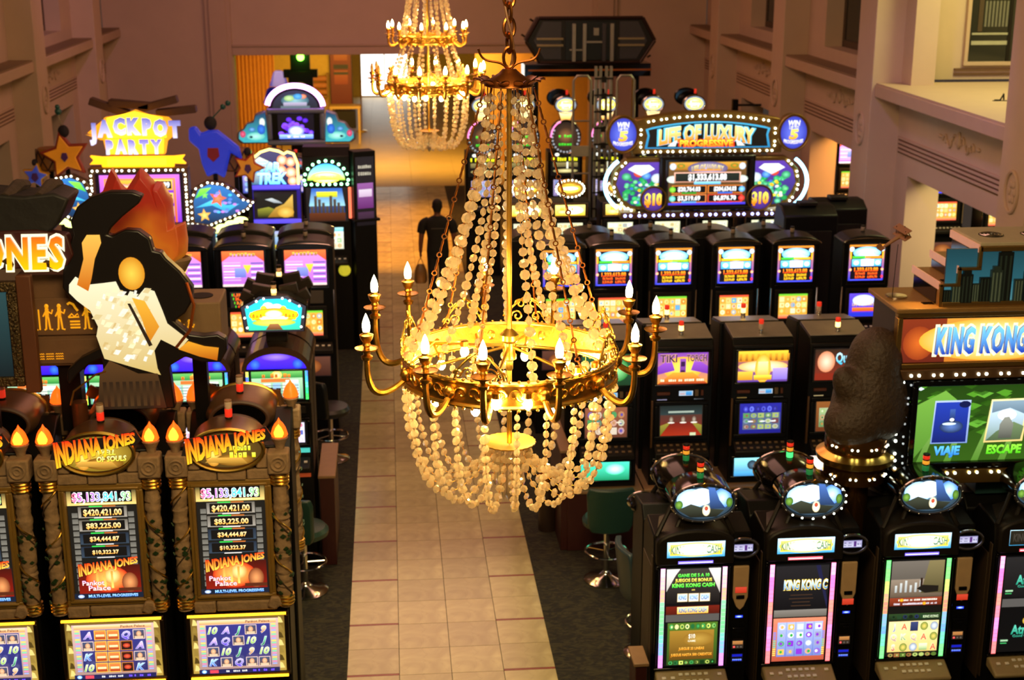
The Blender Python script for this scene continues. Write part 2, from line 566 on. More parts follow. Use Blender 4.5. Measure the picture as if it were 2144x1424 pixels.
# floor: carpet with the marble aisle let into it
AX0, TW = -0.468, 0.4412
AX1 = AX0 + 4 * TW
PITCH = 0.9105
S0 = 10.770
mb = MB()
mb.bx(-12, AX0, 3, 34.5, -0.2, 0.0); mb.bx(AX1, 12, 3, 34.5, -0.2, 0.0); mb.bx(AX0, AX1, 3, 34.5, -0.2, -0.012)
floor = struct('floor', mb, CARPET)
gap = 0.0025
tl = (PITCH - 0.030) / 2
tile0 = None; strip0 = None
farm = MB()
kmin, kmax = -3, 26
for k in range(kmin, kmax):
    ys = S0 + k * PITCH
    for cx in range(4):
        x = AX0 + cx * TW
        for half in range(2):
            y = ys + 0.030 + half * tl if cx in (0, 3) else ys + half * (PITCH / 2)
            ln = tl if cx in (0, 3) else PITCH / 2
            if k < 19:
                if tile0 is None:
                    q = MB(); q.bx(gap, TW - gap, gap, 0.4402 - gap, -0.012, 0.004)
                    tile0 = obj('tile', q, MARBLE, floor, smooth=False, loc=(x, y, 0))
                else:
                    inst(tile0, 'tile', floor, (x, y, 0), scale=(1, ln / 0.4402, 1))
            else:
                farm.bx(x + gap, x + TW - gap, y + gap, y + ln - gap, -0.012, 0.004)
        if cx in (0, 3):
            if k < 19:
                if strip0 is None:
                    q = MB(); q.bx(gap, TW - gap, 0.001, 0.029, -0.012, 0.004)
                    strip0 = obj('inlay_strip', q, REDSTRIP, floor, smooth=False, loc=(x, ys, 0), label='dark red inlay strip')
                else:
                    inst(strip0, 'inlay_strip', floor, (x, ys, 0))
            else:
                farm.bx(x + gap, x + TW - gap, ys + .001, ys + .029, -0.012, 0.004, 1)
obj('far_tiles', farm, [MARBLE, REDSTRIP], floor, smooth=False, kind='stuff')
HONEY = mat('honey_floor', 'b0945c', 0.45, var=0.15, scale=2.0)
mb = MB()
for i in range(14):
    for j in range(12):
        mb.bx(-6.2 + j * 1.12, -6.2 + j * 1.12 + 1.116, 34.5 + i * 1.4, 34.5 + i * 1.4 + 1.394, -0.2, 0.0)
struct('floor_corridor', mb, HONEY, smooth=False)
mb = MB(); mb.bx(-9, 12, 2, 36, 8.6, 8.8)
struct('ceiling', mb, CEIL)
mb = MB(); mb.bx(-7, 8, 34.9, 56, 3.45, 3.6)
struct('ceiling_corridor', mb, CEIL)

# back wall with the wide opening
XL, XR, YB = -6.6, 7.65, 34.5
OX0, OX1, OZ = -3.62, 4.86, 3.18
mb = MB()
mb.prism([(XL, 0), (OX0, 0), (OX0, OZ), (OX1, OZ), (OX1, 0), (XR, 0), (XR, 8.6), (XL, 8.6)], YB, YB + 0.4)
wb = struct('wall_back', mb, PAINT, smooth=False)
mb = MB()
mb.bx(OX0 - .02, OX1 + .02, YB - 0.10, YB, OZ, OZ + 0.20)
mb.bx(OX0 - .02, OX1 + .02, YB - 0.14, YB, OZ + 0.20, OZ + 0.24)
obj('lintel_band', mb, PAINT2, wb, bevel=0.01)
for x0, x1 in ((OX0 - 0.62, OX0 - 0.02), (OX1 + 0.02, OX1 + 0.62)):
    mb = MB(); mb.bx(x0, x1, YB - 0.10, YB, 0, 8.6); mb.bx(x0 + .1, x1 - .1, YB - 0.16, YB, 0, 8.6)
    obj('pilaster', mb, PAINT2, wb, bevel=0.015)

# side walls: columns, beams with grooves and plaster ornament, ledges, windows
COLY = (10.2, 15.45, 20.96, 25.95, 31.25)     # near edge of each column, 0.76 wide


def ornament(wall, side, xw, yc, zc, seed):
    r_ = random.Random(seed)
    mb = MB()
    s = -side
    for sgn in (-1, 1):
        for j in range(3):
            pts = []
            for i in range(14):
                t = i / 13
                a = t * 4.2
                rr = 0.11 * (1 - t * 0.75)
                pts.append((xw + s * 0.012, yc + sgn * (0.12 + j * 0.17 + rr * math.cos(a) * .8), zc + rr * math.sin(a) * (1 if j % 2 == 0 else -1) - 0.02 * j))
            mb.tube(pts, [0.022 * (1 - .5 * i / 13) for i in range(14)], 6)
        mb.ball((xw + s * .01, yc + sgn * 0.66, zc), (.02, .08, .03), 8, 5)
    mb.ball((xw + s * .01, yc, zc + .03), (.035, .07, .12), 8, 6)
    obj('plaster_ornament', mb, PAINT2, wall)


def medallion(wall, side, x, yc, zc):
    mb = MB(); s = -side
    mb.ring((x + s * .01, yc, zc), 0.17, 0.022, 28, 8, 'x', 0.24)
    for i in range(6):
        a = i * PI / 3
        mb.ball((x + s * .005, yc + .07 * math.cos(a), zc + .10 * math.sin(a)), (.015, .04, .05), 8, 5)
    obj('medallion', mb, PAINT2, wall)


def side_wall(name, side, xi, xw):
    """side=+1 right, -1 left; xi column face, xw wall plane"""
    w = shell(name)
    s = side
    def X(a, b): return (min(a, b), max(a, b))
    for i, y0 in enumerate(COLY):
        mb = MB()
        x0, x1 = X(xi, xw + s * 0.5)
        mb.bx(x0, x1, y0, y0 + 0.76, 0, 8.6)
        obj('column', mb, PAINT, w, bevel=0.012)
        medallion(w, side, xi, y0 + 0.38, 3.1)
        if i == len(COLY) - 1: ye = YB - 0.0
        else: ye = COLY[i + 1]
        ya = y0 + 0.76
        b0, b1 = X(xw, xw + s * 0.5)
        # beam over the lower opening
        mb = MB(); mb.bx(b0, b1, ya, ye, 2.51, 3.62)
        obj('beam', mb, PAINT, w, smooth=False)
        # piers at both ends of the opening
        mb = MB(); mb.bx(b0, b1, ya, ya + 0.45, 0, 2.51); mb.bx(b0, b1, ye - 0.55, ye, 0, 2.51)
        obj('pier', mb, PAINT, w, smooth=False)
        # ledge
        l0, l1 = X(xi + s * 0.05, xw + s * 0.5)
        mb = MB(); mb.bx(l0, l1, ya, ye, 3.62, 3.80); 
        obj('ledge', mb, PAINT2, w, bevel=0.012)
        sl0, sl1 = X(xi + s * 0.07, xw + s * 0.5)
        if not (side > 0 and i == 1):
            mb = MB(); mb.bx(sl0, sl1, ya, ye, 3.80, 3.83); obj('sill', mb, SILL, w, smooth=False)
        else:
            mb = MB(); mb.bx(sl0, 11.0, ya, ye, 3.80, 3.83); obj('sill', mb, PAINT2, w, smooth=False)
        # grooves
        for g in range(4):
            mb = MB(); z = 2.80 + g * 0.062
            g0, g1 = X(xw - s * 0.012, xw + s * 0.02)
            mb.prism([(ya + .1, z), (ye - .1, z), (ye - .1, z + .024), (ya + .1, z + .024)], g0, g1, 'x')
            obj('groove', mb, GROOVE, w, smooth=False)
            mb = MB(); mb.bx(*X(xw - s * 0.03, xw), ya + .1, ye - .1, z + .024, z + .06)
            obj('reed', mb, PAINT2, w, bevel=0.006)
        ornament(w, side, xw, (ya + ye) / 2, 3.27, 5 + i)
        # upper wall: recessed windows, the near right bay opens into a gallery
        if side > 0 and i == 1:
            mb = MB(); mb.bx(7.65, 8.0, 20.55, 20.96, 3.83, 8.6); obj('pier', mb, PAINT, w, smooth=False)
            mb = MB()
            mb.prism([(7.9, 3.83), (11.2, 3.83), (11.2, 8.6), (7.9, 8.6)], 21.35, 21.5)
            obj('gallery_wall', mb, PAINT, w, smooth=False)
            mb = MB(); mb.bx(8.6, 9.8, 21.32, 21.35, 3.90, 3.93); mb.bx(8.6, 9.8, 21.31, 21.35, 3.97, 4.0)
            obj('wall_panel_line', mb, GROOVE, w, smooth=False)
        else:
            u0, u1 = X(xw + s * 0.02, xw + s * 0.42)
            mb = MB()
            mb.bx(u0, u1, ya, ya + 0.75, 3.83, 8.6); mb.bx(u0, u1, ye - 1.0, ye, 3.83, 8.6); mb.bx(u0, u1, ya + .75, ye - 1.0, 3.83, 4.05); mb.bx(u0, u1, ya + .75, ye - 1.0, 6.6, 8.6)
            obj('upper_wall', mb, PAINT, w, smooth=False)
    return w


wall_r = side_wall('wall_right', 1, 7.2, 7.65)
wall_l = side_wall('wall_left', -1, -6.15, -6.6)
# the near bay's gallery beyond
mb = MB(); mb.bx(11.2, 11.4, 14, 21.5, 3.83, 8.6)
struct('wall_gallery', mb, PAINT)
wn = 0


def window(x, y0, y1, side):
    global wn
    wn += 1
    root = shell('window_%d' % wn)
    s = side
    a, b = sorted((x, x + s * 0.05))
    mb = MB()
    mb.bx(a, b, y0, y1, 4.05, 4.17); mb.bx(a, b, y0, y1, 6.48, 6.6)
    for y in (y0, (y0 + y1) / 2 - .05, y1 - .1): mb.bx(a, b, y, y + .1, 4.17, 6.48)
    obj('window_frame', mb, WFRAME, root, bevel=0.006)
    for (p, q) in ((y0 + .1, (y0 + y1) / 2 - .05), ((y0 + y1) / 2 + .05, y1 - .1)):
        mb = MB(); mb.bx(min(x + s * .02, x + s * .03), max(x + s * .02, x + s * .03), p, q, 4.17, 6.48)
        obj('pane', mb, GLASSD, root, smooth=False)
    mb = MB(); c0, c1 = sorted((x + s * .10, x + s * .14))
    mb.bx(c0, c1, y0 + .05, y0 + .55, 4.05, 6.6); mb.bx(c0, c1, (y0 + y1) / 2 + .3, y1, 4.05, 6.6)
    obj('blind', mb, mat('drawn_blind', 'a89a78', 0.8), root, smooth=False)


for i in range(1, 5):
    ya = COLY[i] + .76 + .75; ye = (COLY[i + 1] if i < 4 else YB) - 1.0
    if i != 1: window(7.98, ya, ye, 1)
    if i >= 2: window(-6.93, ya, ye, -1)
# gallery window seen square-on
wn += 1
gw = shell('window_%d' % wn)
mb = MB(); mb.frame(8.72, 9.62, 4.04, 6.3, 0.06, 21.28, 21.35)
obj('window_frame', mb, PAINT2, gw, bevel=0.006)
m_, nt, p_ = nodes('gallery_glass')
p_.inputs['Base Color'].default_value = (*srgb('2a2c26'), 1); p_.inputs['Roughness'].default_value = 0.08
mb = MB(); mb.bx(8.78, 9.56, 21.31, 21.33, 4.10, 6.24); obj('pane', mb, m_, gw, smooth=False)
mb = MB()
mb.bx(9.38, 9.43, 21.295, 21.31, 4.10, 6.24, 0)
mb.bx(8.9, 8.97, 21.30, 21.31, 4.55, 6.24, 1)
for k in range(7): mb.bx(9.0 + k * .055, 9.03 + k * .055, 21.303, 21.31, 4.62, 5.0, 2)
mb.bx(8.82, 9.38, 21.303, 21.31, 4.50, 4.53, 3); mb.bx(8.82, 9.38, 21.304, 21.31, 4.35, 4.41, 3)
obj('curtain_and_rail', mb, [DARK, WFRAME, mat('grey_slats', '6f6f62', .6), mat('pale_rail', 'a8a890', .5)], gw, smooth=False)
# ledge fixture: small cable tie on the gallery ledge
t = thing('bracket', 'small dark metal bracket lying on the lit gallery ledge', 'bracket', (8.15, 18.55, 3.83))
mb = MB(); mb.tube([(-.08, 0, .012), (.0, 0, .012), (.05, .02, .09), (.07, .05, .012)], .012, 6); mb.bx(-.1, .1, -.02, .02, 0, .008)
obj('hook', mb, DARK, t)

# corridor behind the opening
YELLOWW = mat('yellow_corridor_wall', 'dcbc5a', 0.7)
mb = MB(); mb.bx(-6.8, -6.6, 34.9, 54, 0, 3.5); struct('wall_corridor_left', mb, YELLOWW)
mb = MB(); mb.bx(7.6, 7.8, 34.9, 54, 0, 3.5); struct('wall_corridor_right', mb, YELLOWW)
mb = MB(); mb.prism([(-6.8, 0), (-1.05, 0), (-1.05, 2.6), (0.75, 2.6), (0.75, 0), (7.8, 0), (7.8, 3.5), (-6.8, 3.5)], 53.8, 54.0)
struct('wall_corridor_end', mb, YELLOWW, smooth=False)
mb = MB(); mb.bx(-4.7, -1.72, 43.6, 43.8, 0, 3.45); struct('wall_partition', mb, YELLOWW)
mb = MB(); mb.bx(2.3, 7.6, 38.2, 38.4, 0, 3.45); struct('wall_partition_right', mb, mat('tan_panel', 'b07c3c', .7))
d1 = shell('door_1')
mb = MB(); mb.bx(-1.0, 0.7, 53.86, 53.88, 0.05, 2.55)
obj('daylit_pane', mb, mat('daylight_pane', 'fffdf4', .4, emit=1.8, var=0), d1)
mb = MB(); mb.frame(-1.05, 0.75, 0.0, 2.6, 0.05, 53.78, 53.85); mb.bx(-.17, -.12, 53.78, 53.85, .05, 2.55)
obj('door_frame', mb, PAINT2, d1, bevel=.005)

# ================================================================ CHANDELIERS
def crystal_mat(name, col, tr):
    m, nt, p = nodes(name)
    p.inputs['Base Color'].default_value = (*srgb(col), 1)
    p.inputs['Roughness'].default_value = 0.06
    p.inputs['Transmission Weight'].default_value = tr
    p.inputs['Specular IOR Level'].default_value = 0.8
    p.inputs['IOR'].default_value = 1.5
    tl_ = nt.nodes.new('ShaderNodeBsdfTranslucent'); tl_.inputs['Color'].default_value = (*srgb(col), 1)
    mx = nt.nodes.new('ShaderNodeMixShader'); mx.inputs[0].default_value = 0.30
    out = nt.nodes['Material Output']
    nt.links.new(p.outputs[0], mx.inputs[1]); nt.links.new(tl_.outputs[0], mx.inputs[2]); nt.links.new(mx.outputs[0], out.inputs['Surface'])
    return m


CRYSTAL = crystal_mat('crystal', 'fff3da', 0.88)
BULBC = mat('candle_bulb_lit', 'ffd27c', 0.3, emit=120.0, var=0)
BULBI = mat('globe_bulb_lit', 'ffd480', 0.3, emit=200.0, var=0)
BULBC2 = BULBC
BULBOFF = mat('candle_bulb_unlit', 'c8a060', 0.2, trans=0.4)
IVORY = mat('candle_sleeve', 'b98a45', 0.45, 0.3)

# one cut bead: a faceted disc, flat across X
_bead = MB()
_bp = [(0.0, -0.50), (0.62, -0.40), (1.0, -0.08), (1.0, 0.08), (0.62, 0.40), (0.0, 0.50)]


def bead_geo(mb, c, r, rot, thick=0.62):
    n = 8
    vs = []; fs = []
    M = rot
    vs.append(M @ V((0, 0, -0.5 * thick * r * 2 * .8)))
    rows = [(0.62, -0.40), (1.0, -0.06), (1.0, 0.06), (0.62, 0.40)]
    for (q, z) in rows:
        for j in range(n):
            a = 2 * PI * j / n
            vs.append(M @ V((q * r * math.cos(a), q * r * math.sin(a), z * thick * 2 * r)))
    vs.append(M @ V((0, 0, 0.5 * thick * r * 2 * .8)))
    L = len(vs) - 1
    for j in range(n):
        fs.append((0, 1 + (j + 1) % n, 1 + j)); fs.append((L, L - n + j, L - n + (j + 1) % n))
    for i in range(3):
        for j in range(n):
            a, b = 1 + i * n, 1 + (i + 1) * n
            fs.append((a + j, a + (j + 1) % n, b + (j + 1) % n, b + j))
    c = V(c)
    mb.add([c + v for v in vs], fs)


_bm = MB(); bead_geo(_bm, (0, 0, 0), 1.0, Matrix.Identity(3))
BEAD_ME = None


def bez(P0, P1, P2, P3, t):
    u = 1 - t
    return tuple(P0[i] * u ** 3 + 3 * P1[i] * u * u * t + 3 * P2[i] * u * t * t + P3[i] * t ** 3 for i in range(len(P0)))


def resample(pts, step):
    """points every step along a polyline"""
    out = [V(pts[0])]; acc = 0.0
    for a, b in zip(pts, pts[1:]):
        a, b = V(a), V(b); l = (b - a).length; d = 0.0
        while acc + (l - d) >= step:
            d += step - acc; acc = 0.0
            out.append(a.lerp(b, d / l))
        acc += l - d
    return out


def chandelier(root, tiers, dish, near=0, bead_r=0.021, bulbs_unlit=(), seed=3, nstr=(16, 20), spec=None):
    """tiers: list of dicts top ring (r0, z0) -> ring (r1, z1) with arms; root-local z is world height"""
    r_ = random.Random(seed)
    cand = []      # (position, radius, rotation) of every bead
    strands = MB()
    for ti, T in enumerate(tiers):
        r0, z0, r1, z1, bh = T['r0'], T['z0'], T['r1'], T['z1'], T['bh']
        # pierced ring band with beaded rims
        mb = MB(); n = 64
        mb.lathe([(r1 - .006, z1), (r1 + .004, z1), (r1 + .004, z1 + bh), (r1 - .006, z1 + bh), (r1 - .006, z1)], n)
        obj('ring_band', mb, OLDGOLD, root)
        mb = MB()
        for zz in (z1 + .006, z1 + bh - .006):
            mb.ring((0, 0, zz), r1 + .003, .011, 64, 6)
        obj('ring_rim', mb, GOLD, root)
        mb = MB(); k = int(r1 * 150)
        for i in range(k):
            a = 2 * PI * i / k
            for zz in (z1 - .006, z1 + bh + .004):
                mb.ball(((r1 + .008) * math.cos(a), (r1 + .008) * math.sin(a), zz), .0085, 6, 4)
        obj('rim_beading', mb, GOLD, root, kind='stuff')
        mb = MB(); k = int(r1 * 68)
        for i in range(k):
            a = 2 * PI * i / k
            c = V((r1 * math.cos(a), r1 * math.sin(a), z1 + bh / 2)); tx = V((-math.sin(a), math.cos(a), 0)); nx = V((math.cos(a), math.sin(a), 0))
            for sgn in (-1, 1):
                pts = []
                for j in range(11):
                    b = j / 10 * 5.0
                    rr = bh * .26 * (1 - j / 10 * .7)
                    pts.append(c + tx * (sgn * (bh * .22) + rr * math.cos(b) * sgn) + V((0, 0, rr * math.sin(b) * (1 if i % 2 else -1))) + nx * (.007 if True else 0))
                mb.tube(pts, .0042, 5)
        obj('ring_scrollwork', mb, GOLD, root, kind='stuff')
        # arms with pan, cup and candle bulb
        for ai, (ang, nub) in enumerate(T['arms']):
            a = R(ang); d = V((math.cos(a), math.sin(a), 0)); ra = T['ra']
            zc = T['zc'] + (nub if nub != 1 else 0)   # bulb centre
            s = T.get('s', 1.0)
            base = d * (r1 + .004) + V((0, 0, z1 + bh * .5))
            pts = []
            P0 = (r1, z1 + bh * .45); P1 = (r1 + (ra - r1) * .55, z1 - .035 * s); P2 = (ra + .012, z1 - .06 * s); P3 = (ra, zc - .16 * s)
            for j in range(15):
                q = bez(P0, P1, P2, P3, j / 14); pts.append(d * q[0] + V((0, 0, q[1])))
            mb = MB(); mb.tube(pts, [.013 * s + .004 * s * math.sin(j / 14 * PI) for j in range(15)], 8)
            mb.ball(d * (r1 + .012) + V((0, 0, z1 + bh * .5)), (.03 * s, .03 * s, .035 * s), 8, 6)
            arm = obj('arm', mb, OLDGOLD, root)
            o = tuple(d * ra)
            mb = MB(); mb.lathe([(.004, -.178 * s), (.024 * s, -.17 * s), (.028 * s, -.155 * s), (.014 * s, -.146 * s), (.018 * s, -.13 * s), (.05 * s, -.122 * s), (.056 * s, -.114 * s), (.05 * s, -.117 * s), (.014 * s, -.116 * s), (.012 * s, -.10 * s)], 16, (o[0], o[1], zc))
            obj('drip_pan', mb, OLDGOLD, arm)
            mb = MB(); mb.lathe([(.012 * s, -.112 * s), (.02 * s, -.10 * s), (.016 * s, -.09 * s), (.026 * s, -.075 * s), (.031 * s, -.06 * s), (.033 * s, -.052 * s), (.022 * s, -.05 * s), (.016 * s, -.046 * s), (.016 * s, -.036 * s)], 14, (o[0], o[1], zc))
            obj('candle_cup', mb, OLDGOLD, arm)
            mb = MB(); mb.lathe([(.012 * s, -.042 * s), (.0165 * s, -.03 * s), (.0185 * s, -.012 * s), (.0165 * s, .008 * s), (.010 * s, .028 * s), (.004 * s, .042 * s), (0, .05 * s)], 12, (o[0], o[1], zc))
            obj('bulb', mb, BULBOFF if (ti, ai) in bulbs_unlit else BULBC, arm)
        # scroll crests standing on the ring
        for ang in T.get('crests', ()):
            a = R(ang); c = V((r1 * math.cos(a), r1 * math.sin(a), z1 + bh)); tx = V((-math.sin(a), math.cos(a), 0))
            mb = MB()
            for sgn in (-1, 1):
                pts = []
                for j in range(24):
                    t = j / 23
                    u = sgn * (.015 + .10 * t) ; zz = .012 + .12 * (1 - t) ** .6
                    pts.append(c + tx * u + V((0, 0, zz)))
                mb.tube(pts, .006, 6)
                for (cu, cz, q) in ((.05, .035, .030), (.035, .10, .026), (.10, .03, .022)):
                    pts = [c + tx * (sgn * (cu + q * (1 - j / 16 * .75) * math.cos(j / 16 * 7.5))) + V((0, 0, cz + q * (1 - j / 16 * .75) * math.sin(j / 16 * 7.5))) for j in range(17)]
                    mb.tube(pts, .0048, 5)
            mb.ball(tuple(c + V((0, 0, .145))), (.012, .012, .02), 6, 5)
            obj('scroll_crest', mb, GOLD, root)
        # inner bulbs under the ring
        for ang, rr, zi in T.get('inner', ()):
            a = R(ang); x_, y_ = rr * math.cos(a), rr * math.sin(a)
            mb = MB(); mb.lathe([(.012, .05), (.02, .045), (.02, .02), (.014, .015)], 10, (x_, y_, zi + .008))
            q = r1 - .004; mb.tube([(x_, y_, zi + .055), ((x_ + q * math.cos(a)) / 2, (y_ + q * math.sin(a)) / 2, zi + .06), (q * math.cos(a), q * math.sin(a), z1 + bh * .6)], .006, 6)
            h = obj('lamp_holder', mb, OLDGOLD, root)
            mb = MB(); mb.ball((x_, y_, zi), (.021, .021, .028), 10, 7)
            obj('bulb', mb, BULBI, h)
        # strands of beads from the crown (or the ring above) to this ring
        for i in range(nstr[0]):
            a = 2 * PI * (i + .5 * ti) / nstr[0] + r_.uniform(-.12, .12)
            pts = []
            for j in range(41):
                t = j / 40
                rr = r0 + (r1 - .01 - r0) * t ** T.get('pw', 1.9)
                pts.append((rr * math.cos(a + .05 * math.sin(t * 3)), rr * math.sin(a + .05 * math.sin(t * 3)), z0 + (z1 + bh - z0) * t))
            strands.tube(pts, .0022, 4)
            if T.get('beads', True):
                sz = bead_r * r_.uniform(.85, 1.2)
                for q in resample(pts, sz * 2.2)[1:]:
                    t = (z0 - q.z) / (z0 - z1)
                    s_ = sz * (0.72 + .35 * min(1, t * 2)) * r_.uniform(.82, 1.12)
                    cand.append((q, s_, r_.uniform(0, 2 * PI), r_.uniform(-.35, .35), r_.uniform(-.3, .3)))
        # link chains that carry the ring
        for ang in T.get('chains', ()):
            a = R(ang); d = V((math.cos(a), math.sin(a), 0))
            A = d * (r0 + .015) + V((0, 0, z0)); B = d * (r1 - .05) + V((0, 0, z1 + bh + .05))
            mb = MB(); L = (B - A).length; n_ = int(L / .085)
            for i in range(n_):
                p = A.lerp(B, (i + .08) / n_); q = A.lerp(B, (i + .80) / n_)
                mb.tube([p, p.lerp(q, .25), p.lerp(q, .5), p.lerp(q, .75), q], [.004, .0065, .005, .0065, .004], 6)
                c = A.lerp(B, (i + .92) / n_)
                mb.ring(tuple(c), .011, .0035, 10, 5, 'y')
            mb.tube([B, d * r1 + V((0, 0, z1 + bh))], .005, 5)
            obj('suspension_chain', mb, mat('copper_chain', 'a0622e', .35, 1.0), root)
    # basket below the last ring
    T = tiers[-1]; r1, z1 = T['r1'], T['z1']
    rd, zd, zb = dish['r'], dish['z'], dish['zb']
    for i in range(nstr[1]):
        a = 2 * PI * (i + .3) / nstr[1] + r_.uniform(-.06, .06)
        k = r_.uniform(-.04, .05)
        P0 = (r1 - .005, z1); P1 = (r1 * .97, z1 - (z1 - zb) * .66); P2 = (r1 * .84, zb - (z1 - zb) * (.42 + k)); P3 = (rd * .7, zd - .04)
        pts = [(q[0] * math.cos(a), q[0] * math.sin(a), q[1]) for q in (bez(P0, P1, P2, P3, j / 40) for j in range(41))]
        strands.tube(pts, .0022, 4)
        sz = bead_r * r_.uniform(.9, 1.15)
        for q in resample(pts, sz * 2.12)[1:]:
            cand.append((q, sz * r_.uniform(.8, 1.15), r_.uniform(0, 2 * PI), r_.uniform(-.4, .4), r_.uniform(-.4, .4)))
    mb = MB(); n = 48
    prof = []
    vs = [(0, 0, zd - .01)]; fs = []
    for rr, dz in ((rd * .35, -.006), (rd * .75, 0), (rd, .012)):
        for j in range(n):
            q = rr * (1 + (.035 if (rr == rd and j % 2) else 0)); a = 2 * PI * j / n
            vs.append((q * math.cos(a), q * math.sin(a), zd + dz))
    for j in range(n): fs.append((0, 1 + j, 1 + (j + 1) % n))
    for i in range(2):
        for j in range(n): fs.append((1 + i * n + j, 1 + (i + 1) * n + j, 1 + (i + 1) * n + (j + 1) % n, 1 + i * n + (j + 1) % n))
    m2 = len(vs); vs += [(x, y, z - .006) for x, y, z in vs]; fs += [tuple(m2 + i for i in reversed(f)) for f in fs]
    for j in range(n): 
        a_, b_ = 1 + 2 * n + j, 1 + 2 * n + (j + 1) % n
        fs.append((a_, m2 + a_, m2 + b_, b_))
    mb.add(vs, fs); obj('drip_dish', mb, GOLD, root)
    # pendants under the dish
    for i in range(dish.get('pend', 9)):
        a = 2 * PI * i / dish.get('pend', 9); rr = rd * (.55 if i % 2 else .25); l = (.17 if i % 2 else .24) * dish.get('s', 1)
        mb = MB(); x, y = rr * math.cos(a), rr * math.sin(a)
        mb.tube([(x, y, zd - .01), (x, y, zd - .05)], .002, 4)
        mb.lathe([(0, -.05), (.010, -.075), (.008, -.05 - l * .6), (.014, -.05 - l * .8), (0, -.05 - l)], 6, (x, y, zd))
        obj('crystal_pendant', mb, CRYSTAL, root, smooth=False)
    mb = MB(); mb.lathe([(0, 0), (.016, -.02), (.008, -.05), (.022, -.075), (.012, -.10), (0, -.115)], 8, (0, 0, zb + .02)); mb.tube([(0, 0, zd), (0, 0, zb + .02)], .003, 5)
    obj('finial', mb, CRYSTAL, root, smooth=False)
    obj('strand_wires', strands, mat('strand_wire', 'a87838', .4, 1.0), root)
    # beads: the nearest as parts, the rest as one
    cand.sort(key=lambda c: c[0].y)
    first = None
    rest = MB()
    for i, (q, s_, a, b, g) in enumerate(cand):
        E = Matrix.Rotation(a * .25 - .4, 3, 'Z') @ Matrix.Rotation(R(90) + b, 3, 'X') @ Matrix.Rotation(g, 3, 'Y')
        if i < near:
            e = E.to_euler()
            if first is None:
                first = obj('crystal_bead', _bm, CRYSTAL, root, smooth=False); first.location = q; first.rotation_euler = e; first.scale = (s_, s_, s_)
            else:
                inst(first, 'crystal_bead', root, q, e, (s_, s_, s_))
        else:
            bead_geo(rest, q, s_, E)
    obj('crystal_beads', rest, CRYSTAL, root, smooth=False, kind='stuff')


ch = thing('chandelier', 'large gilt crystal chandelier hanging close in the middle, candle bulbs all round one ring', 'chandelier', (0.545, 6.5, 0))
TA = [(0, 1), (27, 1), (66, .05), (96, .06), (132, .07), (155, .06), (197, 1), (234, 1), (256, 1), (283, 1), (318, 1)]
chandelier(ch, [dict(r0=.10, z0=5.36, r1=.507, z1=3.985, bh=.125, arms=TA, ra=.705, zc=4.315, crests=(20, 75, 112, 160, 250, 330), inner=((190, .22, 4.12), (238, .46, 4.04), (259, .54, 4.02), (274, .54, 4.02), (300, .40, 4.09), (314, .42, 4.06), *((a_, .445, 3.95) for a_ in (15, 45, 75, 105, 135, 165, 215, 245, 290, 328))), chains=(8, 68, 128, 188, 248, 308))],
           dict(r=.126, z=3.637, zb=3.43, pend=14), near=300, bead_r=.0215, nstr=(13, 22))
# crown, rod, hub, spokes
mb = MB(); mb.lathe([(.03, 5.44), (.05, 5.42), (.105, 5.385), (.115, 5.365), (.10, 5.36), (.02, 5.38)], 20); obj('crown', mb, mat('copper_crown', '8a4f22', .4, 1.0), ch)
for i in range(10):
    a = 2 * PI * i / 10; d = V((math.cos(a), math.sin(a), 0)); t_ = V((-math.sin(a), math.cos(a), 0))
    mb = MB(); vs = []; fs = []
    for j in range(6):
        t = j / 5; w_ = .032 * math.sin(PI * (.15 + .8 * t)); c_ = d * (.10 + .065 * t) + V((0, 0, 5.365 + .055 * t - .03 * t * t * t))
        vs += [c_ - t_ * w_ + V((0, 0, .008)), c_, c_ + t_ * w_ + V((0, 0, .008))]
    for j in range(5): fs += [(3 * j, 3 * j + 1, 3 * j + 4, 3 * j + 3), (3 * j + 1, 3 * j + 2, 3 * j + 5, 3 * j + 4)]
    n_ = len(vs); vs += [v - V((0, 0, .004)) for v in vs]; fs += [tuple(n_ + k for k in reversed(f)) for f in fs]
    mb.add(vs, fs); obj('crown_leaf', mb, mat('copper_crown', '8a4f22'), ch)
mb = MB(); mb.tube([(0, 0, 5.42), (0, 0, 3.64)], .0125, 12); obj('rod', mb, GOLD, ch)
mb = MB(); mb.lathe([(.013, 4.22), (.03, 4.205), (.045, 4.19), (.045, 4.165), (.03, 4.15), (.028, 4.10), (.034, 4.09), (.034, 4.07), (.018, 4.06), (.018, 4.02), (.012, 4.01)], 20); obj('hub', mb, GOLD, ch)
for i in range(6):
    a = R(15 + 60 * i); mb = MB(); mb.tube([(0.03 * math.cos(a), .03 * math.sin(a), 4.13), (.50 * math.cos(a), .50 * math.sin(a), 4.05)], .008, 8); obj('spoke', mb, GOLD, ch)
lk = MB(); lk.ring((0, 0, 0), .026, .008, 16, 6, 'y', .045)
l0 = None
for i in range(18):
    z = 5.49 + i * .066
    if l0 is None: l0 = obj('chain_link', lk, mat('copper_chain', 'a0622e'), ch, loc=(0, 0, z))
    else: inst(l0, 'chain_link', ch, (0, 0, z), (0, 0, R(90) * (i % 2) + .3))
mb = MB(); mb.tube([(.02 * math.sin(i * .9), .02 * math.cos(i * .9), 5.42 + i * .06) for i in range(22)], .006, 6); obj('flex_cord', mb, mat('brown_cord', '6a4424', .6), ch)
for sgn in (-1, 1):
    mb = MB(); mb.tube([(sgn * q[0], 0, q[1]) for q in (bez((.01, 5.44), (.05, 5.50), (.12, 5.44), (.14, 5.53), j / 10) for j in range(11))], .006, 6); obj('crown_scroll', mb, mat('copper_crown', '8a4f22'), ch)
